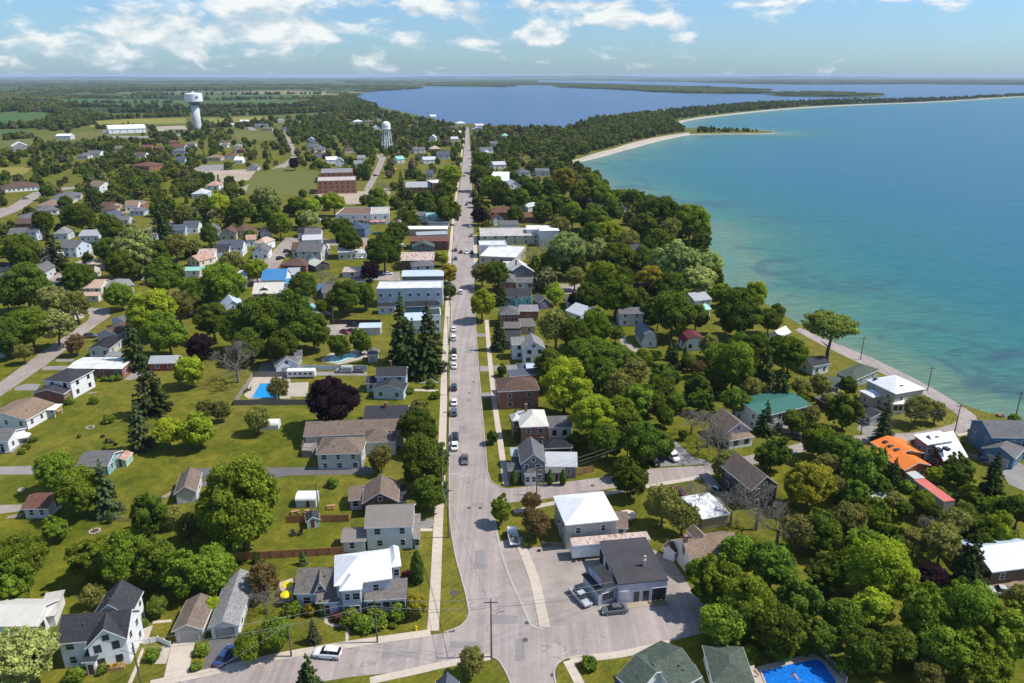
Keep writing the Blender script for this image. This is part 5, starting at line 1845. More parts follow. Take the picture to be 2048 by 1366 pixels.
H('house with a big sea green metal roof near the bare shrubs', B(1205, 1168, 1582, 1080, 12, 5.0, .9, 'gx', 'mt_green', 'lgray', 4, 2, wrows=[1.2, 3.6], vents=1), lm='the sea green roof')
H('white cottage with a maroon barn roof and small front porch', B(625, 622, 806, 616, 8, 2.9, 2.4, 'gam', 'mt_maroon', 'white', 2, 2), lm='the maroon-roofed cottage')
H('slate gambrel barn with an orange wooden balcony', B(312, 604, 432, 600, 11, 2.7, 3.2, 'gam', 'mt_slate', 'lgray', 1, 2), lm='the slate gambrel barn', name='barn', cat='barn')
H('plain grey two-storey house with a grey gable roof', B(145, 400, 332, 396, 7, 5.2, 1.4, 'gx', 'sh_gray', 'lgray', 2, 1), lm='the plain grey two-storey house')
H('house corner with a pale teal roof near the shoreline trees', B(730, 392, 832, 362, 6, 4, 1.5, 'gx', 'mt_mint', 'white', 1, 1), lm='the pale teal roof')
H('grey lakeside house with a dark deck just before the water', B(705, 304, 836, 290, 8, 5, 1.5, 'gx', 'mt_gray', 'lgray', 1, 2), lm='the grey lakeside house')
H('white cottage with a white gable roof behind the lakeside trees', B(1252, 552, 1345, 575, 8, 4.2, 1.8, 'gy', 'mt_white', 'white', 1, 1), lm='the white gabled lake cottage')
H('white bungalow with a near-black roof on the shore road bend', B(1592, 792, 1720, 768, 7, 3.4, 1.4, 'gx', 'sh_dark', 'white', 2, 1), lm='the black-roofed shore bungalow')
H('brown lean-to sheds squeezed behind the sea green roof', B(1600, 1020, 1700, 1070, 7, 2.6, .5, 'shed', 'sh_taupe', 'brown', 0, 0), lm='the brown lean-to sheds', name='shed', cat='shed')
fr('A3')
H('white half-timbered house with pale grey crossing gables', B(885, 992, 1096, 986, 9, 5.5, 2.5, 'gy', 'sh_lgray', 'white', 2, 1), B(790, 956, 912, 950, 6, 5.4, 1.8, 'gx', 'sh_lgray', 'white', 1, 1), B(925, 1186, 1062, 1182, 6, 3.1, 1.0, 'gx', 'mt_lblue', 'white', 2, 1), B(842, 1172, 928, 1170, 5, 2.8, .6, 'hip', 'sh_bluegray', 'white', 1, 1), lm='the half-timbered white house')
H('low dark grey roofed house tucked behind the roadside spruce', B(738, 912, 880, 908, 10, 3.6, 1.8, 'gx', 'sh_dark', 'brick', 2, 1), lm='the low dark grey roof')
H('brown-grey roofed rear wing between two dark hipped houses', B(715, 800, 868, 800, 7, 3.6, 1.2, 'gx', 'sh_warm', 'dkbrick', 2, 1), B(868, 785, 1010, 780, 8, 3.2, .4, 'shed', 'sh_warm', 'beige', 1, 1), lm='the brown-grey rear wing')
H('dark hip-roofed brick house with a grey rear extension', B(675, 678, 862, 676, 9, 5, 2.2, 'hip', 'sh_gray', 'brick', 3, 1), B(858, 652, 1040, 650, 8, 4, .4, 'shed', 'fl_gray', 'brick', 1, 1), lm='the dark hipped brick house')
H('bright cyan cottage with a charcoal roof and small dormer', B(712, 520, 972, 518, 7, 3.6, 2.0, 'gx', 'sh_dark', 'cyan', 3, 1), B(812, 550, 888, 548, 2.5, 3.2, 1.0, 'gy', 'sh_dark', 'cyan', 1, 0, gwin=False), lm='the bright cyan cottage')
H('tiny purple cottage beside the lime tree', B(1040, 572, 1140, 560, 6, 2.9, 1.6, 'gy', 'sh_gray', 'purple', 1, 1), lm='the tiny purple cottage')
H('white house with a grey-green gable and tan garage door', B(1385, 500, 1525, 515, 8, 5, 2, 'gy', 'sh_green', 'white', 2, 1), B(1285, 560, 1375, 560, 6, 3, .8, 'gx', 'sh_green', 'white', 0, 0, gdoor=2.6), lm='the grey-green gabled white house')
H('pale grey gabled house turned towards the lake', B(1420, 690, 1610, 640, 9, 4, 2.2, 'gy', 'mt_lgray', 'lblue', 1, 2), lm='the pale grey gabled house')
H('dark red brick house with a grey hip and white extension', B(680, 380, 820, 380, 8, 4.6, 2, 'hip', 'sh_gray', 'brick', 2, 1), B(818, 388, 995, 386, 6, 3.1, 1.2, 'gx', 'sh_gray', 'white', 2, 1), lm='the grey-hipped red house')
H('large shingled house with a cream roof and wide dark gable', B(760, 302, 1000, 290, 10, 5.2, 3.2, 'gy', 'mt_cream', 'slate', 3, 2, chim=(.35, .3)), B(735, 250, 850, 246, 7, 4.6, .6, 'shed', 'mt_cream', 'brick', 1, 1), lm='the cream-roofed shingled house')
H('broad supermarket with a pale grey flat roof', B(492, 145, 830, 160, 15, 6, 0, 'flat', 'fl_white', 'beige', 4, 3), B(498, 45, 745, 40, 6, 7, 0, 'flat', 'fl_white', 'white', 0, 0), lm='the pale flat-roofed supermarket', name='shop_building', cat='shop')
fr('Z6')
H('long single-storey row of shops with a pale flat roof', B(225, 642, 822, 634, 14, 5, 0, 'flat', 'fl_pale', 'block', 8, 3), B(568, 592, 672, 592, 8, 7, .3, 'shed', 'mt_white', 'white', 0, 0), B(668, 602, 816, 600, 10, 9, .3, 'shed', 'mt_white', 'white', 0, 0), lm='the long row of shops', name='shop_building', cat='shop')
H('old house with red-brown hipped roofs and a little white gable', B(283, 468, 505, 466, 10, 5, 2.6, 'hip', 'sh_redbrown', 'dkbrick', 3, 1), B(322, 512, 402, 508, 6, 4.5, 2, 'gy', 'sh_redbrown', 'white', 1, 1), B(558, 502, 652, 500, 8, 4, 1.4, 'gx', 'sh_redbrown', 'dkbrick', 1, 1), lm='the red-brown hipped house')
H('white house with a slate grey roof before the row of shops', B(370, 560, 514, 556, 7, 4, 1.6, 'gx', 'sh_gray', 'white', 2, 1), lm='the slate-roofed white house')
H('church hall with a huge white metal roof slope', B(288, 230, 442, 230, 20, 6, 5, 'gx', 'mt_white', 'beige', 3, 3), B(442, 268, 532, 264, 12, 5, 3, 'gy', 'mt_lgray', 'white', 2, 2), lm='the white-roofed church hall', name='church_hall', cat='hall')
H('cottage with a pinkish orange roof near the shore', B(1044, 414, 1146, 420, 9, 4, 1.5, 'gx', 'mt_peach', 'orbrick', 2, 1), lm='the pinkish orange roof')
H('grey roofed cottage beside the pinkish orange roof', B(985, 400, 1066, 398, 8, 4, 1.6, 'gx', 'sh_gray', 'lgray', 1, 1), lm='the grey roof beside the orange one')
H('grey gabled house near the shoreline maples', B(1262, 440, 1330, 436, 9, 4.4, 2, 'gy', 'sh_gray', 'lgray', 1, 1), lm='the grey shoreline gable')
H('dark timber-gabled house above the white shop roofs', B(768, 545, 882, 548, 9, 4, 3, 'gy', 'sh_taupe', 'dark', 2, 1), lm='the dark timber-gabled house')
H('pale roofed bungalow in a clearing behind the church hall trees', B(582, 428, 672, 412, 9, 3.4, 1.4, 'gx', 'mt_lgray', 'lgray', 1, 1), lm='the pale-roofed clearing bungalow')
H('dark lakeside inn with white window frames deep in trees', B(1345, 765, 1505, 760, 12, 8.5, 0, 'flat', 'fl_dark', 'dark', 4, 3), lm='the dark lakeside inn', name='inn', cat='inn')
H('grey ridge roof deep in the trees by the shore curve', B(640, 160, 745, 158, 9, 4.5, 2, 'gx', 'sh_gray', 'lgray', 1, 1), lm='the grey ridge roof in the trees')
fr('Z5')
H('three-storey red brick school with pale window bands', B(487, 648, 800, 640, 15, 10.5, 0, 'flat', 'fl_pale', 'orbrick', 7, 3, wrows=[1.8, 5.2, 8.4]), B(512, 584, 772, 578, 20, 9, 0, 'flat', 'fl_gray', 'orbrick', 6, 3), lm='the red brick school', name='school', cat='school')
H('brick hall with a grey gable roof and square tower block', B(1195, 700, 1418, 698, 12, 4.5, 3, 'gx', 'mt_gray', 'orbrick', 3, 2), B(1412, 664, 1522, 658, 12, 8.5, 0, 'flat', 'fl_white', 'dkbrick', 3, 2), lm='the brick hall with a tower block', name='hall', cat='hall')
H('white brewery workshop with a flat brown and grey roof', B(634, 914, 925, 914, 15, 6.2, 0, 'flat', 'fl_brown', 'white', 3, 2), B(915, 912, 1066, 908, 15, 6.6, 0, 'flat', 'fl_pale', 'white', 2, 2), lm='the white workshop with pink parasols', name='workshop', cat='workshop')
H('shop with a mint green metal roof beside the main street', B(1358, 934, 1556, 932, 8, 5, 1.4, 'gx', 'mt_mint', 'lgray', 3, 1), B(1250, 928, 1362, 926, 8, 4.6, 1.5, 'gx', 'sh_gray', 'lgray', 1, 1), B(1375, 985, 1545, 985, 5, 3.4, .6, 'shed', 'sh_bluegray', 'lgray', 1, 1), lm='the mint-roofed shop', name='shop_building', cat='shop')
H('navy roofed house with a blue front full of windows', B(686, 1030, 872, 1032, 10, 5.2, 2.6, 'hip', 'mt_dkblue', 'blue', 5, 2), lm='the navy-roofed blue house')
H('long narrow shop with a corrugated white roof', B(1086, 1034, 1532, 1032, 7, 4.2, .8, 'gx', 'mt_white', 'tan', 5, 2), B(1285, 1082, 1535, 1072, 6, 4, .3, 'shed', 'mt_gray', 'lgray', 2, 1), lm='the long corrugated white roof', name='shop_building', cat='shop')
H('shop with a chocolate brown metal roof', B(1230, 1132, 1546, 1130, 10, 5, .8, 'gx', 'sh_redbrown', 'dkbrick', 4, 2), lm='the chocolate brown roof', name='shop_building', cat='shop')
H('dark green gabled cottage before the chocolate roof', B(1245, 1182, 1430, 1178, 7, 4, 2, 'gy', 'sh_green', 'slate', 2, 1), lm='the dark green gable')
H('white garage with a maroon roof behind the broad tree', B(828, 1196, 892, 1194, 8, 3, 2, 'gx', 'rust2', 'white', 1, 1), B(785, 1228, 885, 1225, 6, 2.8, .4, 'shed', 'mt_lgray', 'white', 0, 1), lm='the maroon-roofed garage', name='garage', cat='garage')
H('white cottage with a brown gable at the street fork', B(30, 1064, 130, 1058, 8, 3.8, 2.2, 'gy', 'sh_brown', 'white', 1, 1), lm='the brown-gabled fork cottage')
H('navy-black roofed bungalow with a white end wall', B(330, 1064, 492, 1058, 8, 3.2, 2, 'gx', 'sh_black', 'white', 2, 1), lm='the navy-black roofed bungalow')
H('long white bungalow with a silver grey roof and round dormer', B(366, 1122, 530, 1116, 8, 3.4, 1.6, 'gx', 'mt_lgray', 'white', 2, 1), lm='the silver-roofed bungalow')
H('cottage with a pale pink hipped roof at the street corner', B(-20, 1145, 70, 1150, 8, 4, 2, 'hip', 'mt_peach', 'white', 1, 1), lm='the pale pink hipped cottage')
H('tiny white cottage with a pointed roof amid the far trees', B(1382, 300, 1440, 300, 9, 5, 3, 'gy', 'mt_white', 'white', 1, 1), lm='the tiny white pointed cottage')
H('far house with a terracotta orange roof', B(1392, 392, 1482, 390, 11, 4, 3, 'hip', 'mt_peach', 'orbrick', 1, 1), lm='the far terracotta roof')
H('far house with a slate blue roof by the main street', B(1448, 440, 1552, 438, 10, 5, 3, 'gx', 'sh_bluegray', 'lgray', 2, 1), lm='the far slate blue roof')
H('far white house with a steep pale gable behind the school', B(632, 492, 706, 490, 9, 5, 3, 'gy', 'mt_lgray', 'white', 2, 1), lm='the far pale-gabled house')
H('far white cottage beside the school lane', B(782, 512, 858, 510, 9, 4.4, 2.5, 'gx', 'sh_lgray', 'white', 2, 1), lm='the white school-lane cottage')
H('far white house above the school lane', B(812, 468, 880, 466, 9, 5, 2.5, 'gx', 'sh_lgray', 'white', 1, 1), lm='the white house above the lane')
H('far house with a seafoam green roof by the purple tree', B(1128, 475, 1192, 472, 10, 4.4, 2.4, 'gx', 'mt_mint', 'white', 1, 1), lm='the seafoam roof')
for i, (x, y, ww, rf, wl, t) in enumerate([(440, 318, 60, 'mt_lblue', 'lblue', 'far pale blue gabled house, topmost of the row by the curved street'), (450, 345, 100, 'sh_gray', 'lgray', 'far grey roof, second down in the row by the curved street'), (458, 372, 110, 'sh_gray', 'lgray', 'far grey roof, third down in the row by the curved street'),
										   (478, 402, 90, 'sh_redbrown', 'brick', 'far red-brown roof, fourth down in the row by the curved street'), (490, 436, 80, 'sh_brown', 'white', 'far brown roof, lowest in the row by the curved street'),
										   (745, 162, 55, 'sh_brown', 'brick', 'distant brown roof on the wooded rise beyond the white tower'), (815, 172, 80, 'mt_white', 'white', 'distant white roof on the wooded rise beyond the white tower'), (910, 172, 75, 'sh_taupe', 'beige', 'distant taupe roof on the wooded rise near the bay'),
										   (985, 158, 40, 'sh_taupe', 'beige', 'distant taupe gable near the bay shore'), (970, 220, 50, 'mt_white', 'white', 'distant white roof just behind the white tower'), (195, 165, 62, 'mt_white', 'white', 'distant white bungalow left of the curved street'),
										   (40, 205, 110, 'sh_gray', 'lgray', 'distant long grey roof in the new estate'), (90, 232, 80, 'sh_taupe', 'beige', 'distant taupe roof in the new estate'), (240, 232, 40, 'sh_bluegray', 'white', 'distant slate roof beside the top of the curved street'),
										   (1612, 262, 62, 'mt_white', 'white', 'distant white shop at the far end of the main street'), (1590, 312, 60, 'mt_lgray', 'white', 'distant pale house beside the far end of the main street'), (1640, 186, 80, 'mt_white', 'white', 'distant white building on the bay shore'),
										   (1570, 222, 50, 'sh_brown', 'brick', 'distant brick building near the far end of the street'), (1790, 205, 70, 'mt_cream', 'white', 'distant cream building right of the far street end'), (1780, 232, 90, 'mt_lgray', 'beige', 'distant grey roof right of the far street end'),
										   (1905, 350, 60, 'sh_gray', 'lgray', 'far grey roof among trees right of the main street'), (1850, 420, 40, 'mt_lblue', 'white', 'far pale roof fragment right of the main street'), (1390, 590, 60, 'sh_bluegray', 'lgray', 'slate walled house between the brick hall and the street trees'),
										   (2000, 285, 60, 'mt_mint', 'white', 'far mint roof near the bay boathouses'), (1420, 130, 50, 'mt_white', 'white', 'distant white cottage on the bay shore')]):
	H(t, B(x - ww / 2, y, x + ww / 2, y - 1, 10 if y > 250 else 12, 3.6 if wl != 'lgray' else 4.2, 2.4, random.choice(('gx', 'hip', 'gy')), rf, wl, 2, 1))
fr('Z4')
for i, (x0, y0_, x1, y1_, d, zw, hr, ty, rf, wl, t) in enumerate([
	(425, 778, 645, 766, 12, 3, 2.4, 'hip', 'sh_gray', 'lgray', 'grey hipped bungalow, farthest in the row of terraced bungalows'), (372, 808, 566, 802, 12, 3, 2.4, 'hip', 'sh_gray', 'lgray', 'grey hipped bungalow, second farthest in the terraced row'),
	(280, 850, 486, 842, 12, 3, 2.4, 'hip', 'sh_tan', 'beige', 'tan hipped bungalow in the middle of the terraced row'), (258, 892, 462, 880, 12, 3, 2.2, 'hip', 'sh_gray', 'white', 'grey hipped bungalow just nearer than the tan one'),
	(150, 950, 392, 932, 12, 3, 2.2, 'hip', 'sh_gray', 'white', 'long grey bungalow with white gable in the terraced row'), (110, 992, 284, 988, 10, 3, 2.0, 'gx', 'sh_brown', 'brick', 'brown roofed bungalow, second nearest of the terraced row'),
	(84, 1066, 288, 1064, 9, 4.6, 1.8, 'gx', 'sh_bluegray', 'lblue', 'blue two-storey house with a slate roof at the near end of the row'), (10, 712, 322, 690, 16, 3.2, 3.2, 'hip', 'sh_brown', 'white', 'large brown hip-roofed ranch house with a white gable'),
	(690, 684, 792, 694, 10, 5.4, 3, 'gx', 'sh_tan', 'white', 'tall white house with tan gables behind the spruce'), (1030, 524, 1192, 532, 18, 4, 2.6, 'hip', 'sh_redbrown', 'brick', 'broad red-brown roof deep in the leafy belt'),
	(780, 848, 886, 852, 9, 3, 1.8, 'gx', 'sh_brown', 'tan', 'small brown roofed garage house beside two parked cars'), (1020, 842, 1132, 840, 10, 3.2, 2, 'hip', 'sh_tan', 'orbrick', 'tan hip-roofed bungalow on the open corner'),
	(788, 935, 912, 938, 9, 4.6, 2.4, 'gy', 'sh_bluegray', 'blue', 'dark blue gabled house with white trim'), (912, 965, 1030, 960, 9, 3.2, 1.6, 'gx', 'sh_gray', 'lgray', 'grey roofed house joined beside the dark blue gable'),
	(1030, 892, 1150, 890, 8, 3, 1.6, 'hip', 'sh_gray', 'lblue', 'pale blue bungalow with a grey hip roof'), (622, 1088, 785, 1086, 9, 3.6, 2, 'gx', 'mt_gray', 'white', 'white house with a ribbed grey metal roof'),
	(450, 1182, 604, 1188, 9, 5, 2.6, 'gx', 'sh_gray', 'lblue', 'pale blue house with white trimmed gable and porch'), (305, 1240, 440, 1236, 8, 4.4, 2.4, 'gx', 'sh_gray', 'white', 'white house with a grey roof behind the dark conifer'),
	(1350, 1048, 1482, 1042, 9, 3.8, 2.2, 'gx', 'sh_bluegray', 'lblue', 'slate blue roofed house under the tall conifer'), (1640, 1052, 1765, 1044, 9, 5, 2.4, 'gy', 'sh_gray', 'white', 'white two-storey house with pointed grey gables'),
	(1838, 1046, 1965, 1052, 9, 4, 2.2, 'hip', 'sh_brown', 'beige', 'beige house with a brown pointed roof'), (1950, 1078, 2050, 1076, 8, 3.6, 1.8, 'hip', 'sh_brown', 'tan', 'tan bungalow with a brown roof by the side street'),
	(1575, 1236, 1712, 1234, 7, 4.2, 1.6, 'gx', 'rust', 'white', 'white shed-house with a rust streaked roof'), (1485, 1276, 1592, 1292, 8, 3, 2, 'gy', 'rust2', 'cream', 'cream hut with a rusty red gable roof'),
	(1728, 1192, 1940, 1186, 9, 4.6, 2.6, 'gx', 'sh_bluegray', 'white', 'white house with a long slate roof and end gable'), (1965, 1120, 2050, 1115, 7, 4, 1.6, 'gx', 'rust2', 'white', 'white cottage with a reddish patched roof'),
	(442, 288, 562, 286, 16, 6, 2, 'gx', 'mt_white', 'lgray', 'white roofed grey farm shed standing in the meadow'), (95, 374, 228, 368, 18, 6, 4, 'gy', 'mt_white', 'gray', 'grey barn with a white gable roof left of the meadow'),
	(865, 236, 1168, 226, 36, 7, 6, 'arch', 'mt_white', 'white', 'long white arched sports arena below the water tower'),
]):
	H(t, B(x0, y0_, x1, y1_, d, zw, hr, ty, rf, wl, 5 if ty == 'arch' else None, 2), lm=('the white arena' if ty == 'arch' else None), name='arena' if ty == 'arch' else 'barn' if 'barn' in t or 'farm' in t else 'house', cat='arena' if ty == 'arch' else 'barn' if 'barn' in t or 'farm' in t else 'house')
for (x, y, ww, rf, wl, t) in [(1170, 380, 85, 'sh_redbrown', 'brick', 'distant red-brown roof, leftmost under the arena trees'), (1272, 388, 60, 'sh_brown', 'brick', 'distant brown roof second from the left under the arena trees'), (1420, 376, 110, 'sh_redbrown', 'lblue', 'distant wide red-brown roof with blue walls below the tower'),
							  (1110, 442, 100, 'sh_brown', 'white', 'distant white house with a brown gable left of the tall conifers'), (940, 388, 55, 'sh_taupe', 'lgray', 'distant small taupe roof in the treeline'), (655, 448, 90, 'sh_gray', 'lgray', 'distant long grey roof at the wood edge'),
							  (745, 428, 110, 'sh_gray', 'white', 'distant grey roofed house beside the long grey roof'), (1840, 200, 65, 'mt_cream', 'white', 'distant white house on the lane behind the water tower'), (1955, 172, 70, 'mt_white', 'white', 'distant white roof on the lane behind the water tower'),
							  (1790, 362, 60, 'sh_taupe', 'white', 'distant white-walled house right of the tower foot'), (1898, 372, 70, 'sh_lgray', 'white', 'distant pale gabled house right of the tower foot'), (1705, 462, 120, 'sh_tan', 'beige', 'distant tan ranch beside the yellow van spot'),
							  (1835, 448, 100, 'sh_redbrown', 'white', 'distant red-brown roof beside the tan ranch'), (1925, 402, 60, 'sh_redbrown', 'brick', 'distant little red-brown roof among trees below the tower'), (1585, 752, 120, 'mt_lgray', 'lblue', 'pale blue-white house beside the sandy lot road'),
							  (1695, 685, 110, 'rust2', 'white', 'red roofed white house above the sandy lot road'), (1905, 482, 70, 'mt_white', 'white', 'distant white gable left of the school street'), (2020, 540, 80, 'sh_gray', 'lgray', 'distant grey roof at the corner of the sandy lot'),
							  (1440, 478, 80, 'sh_bluegray', 'lblue', 'distant slate blue house beside the purple tree'), (1425, 408, 110, 'sh_gray', 'lblue', 'distant blue-grey roof below the wide red-brown one'), (1530, 356, 60, 'sh_taupe', 'lgray', 'distant taupe roof at the tower slope')]:
	H(t, B(x - ww / 2, y, x + ww / 2, y - 1, 11, 3.6, 2.4, random.choice(('gx', 'hip')), rf, wl, 2, 1))
fr('F')
for (x, y, ww, rf, wl, ty, t) in [(30, 470, 34, 'sh_gray', 'white', 'gx', 'white house with a grey roof, leftmost above the dark conifers'), (120, 468, 30, 'sh_lgray', 'lgray', 'hip', 'pale grey hipped roof beside the lone dark tree'), (215, 420, 30, 'sh_brown', 'beige', 'hip', 'brown hipped roof under the leafy belt'), (262, 412, 28, 'sh_tan', 'white', 'gx', 'tan roofed white cottage at the leafy belt corner'),
							 (380, 455, 32, 'sh_bluegray', 'white', 'gx', 'slate roofed white cottage below the tall conifer'), (455, 468, 34, 'sh_brown', 'beige', 'gy', 'brown gabled cottage beside the narrow lane'), (600, 500, 36, 'sh_brown', 'cream', 'gx', 'brown roofed cream house by the wide street'), (625, 470, 34, 'sh_gray', 'white', 'gx', 'grey roofed white house, second along the lane to the school'),
							 (690, 505, 30, 'mt_lgray', 'lgray', 'gx', 'silver roofed garage behind the rambling grey house'), (655, 585, 24, 'sh_gray', 'white', 'gx', 'little grey roofed annex beside the cream cottage'), (20, 545, 44, 'sh_dark', 'white', 'gx', 'dark roofed white house behind the broad roadside tree'), (75, 545, 30, 'sh_gray', 'lgray', 'gy', 'grey gable peeping between roadside trees'),
							 (440, 505, 34, 'sh_dark', 'white', 'gx', 'dark roofed white house beside the rusty huts'), (520, 505, 34, 'sh_gray', 'white', 'gy', 'grey gabled white house left of the wide street'), (480, 560, 26, 'mt_lgray', 'lgray', 'gx', 'silver shed roof left of the tall blue roof'), (300, 470, 30, 'sh_taupe', 'white', 'hip', 'taupe hipped roof behind the pale grey-green trees'),
							 (640, 300, 24, 'sh_gray', 'white', 'gx', 'far grey roof right of the curved street trees'), (665, 320, 24, 'mt_white', 'white', 'gx', 'far white roof just above the school'), (700, 300, 22, 'sh_brown', 'beige', 'hip', 'far brown roof above the school lane'), (840, 300, 24, 'sh_gray', 'lgray', 'gx', 'far grey roof right of the legged tower'), (860, 320, 26, 'mt_lgray', 'white', 'gx', 'far silver roof between tower and main street'),
							 (480, 300, 24, 'sh_taupe', 'beige', 'hip', 'far taupe roof left of the curved street'), (450, 285, 22, 'sh_brown', 'white', 'hip', 'far brown roof on the slope under the water tower'), (350, 285, 22, 'sh_redbrown', 'brick', 'hip', 'far red-brown roof below the arena car park'), (975, 300, 24, 'sh_gray', 'white', 'gx', 'far grey roof right of the narrow main street'), (1000, 330, 26, 'mt_lgray', 'white', 'gx', 'far silver roof above the church hall'), (1050, 345, 24, 'sh_gray', 'lgray', 'hip', 'far grey hipped roof right of the church hall')]:
	H(t, B(x - ww / 2, y, x + ww / 2, y - 1, 9, 4, 2.4, ty, rf, wl, 2, 1))
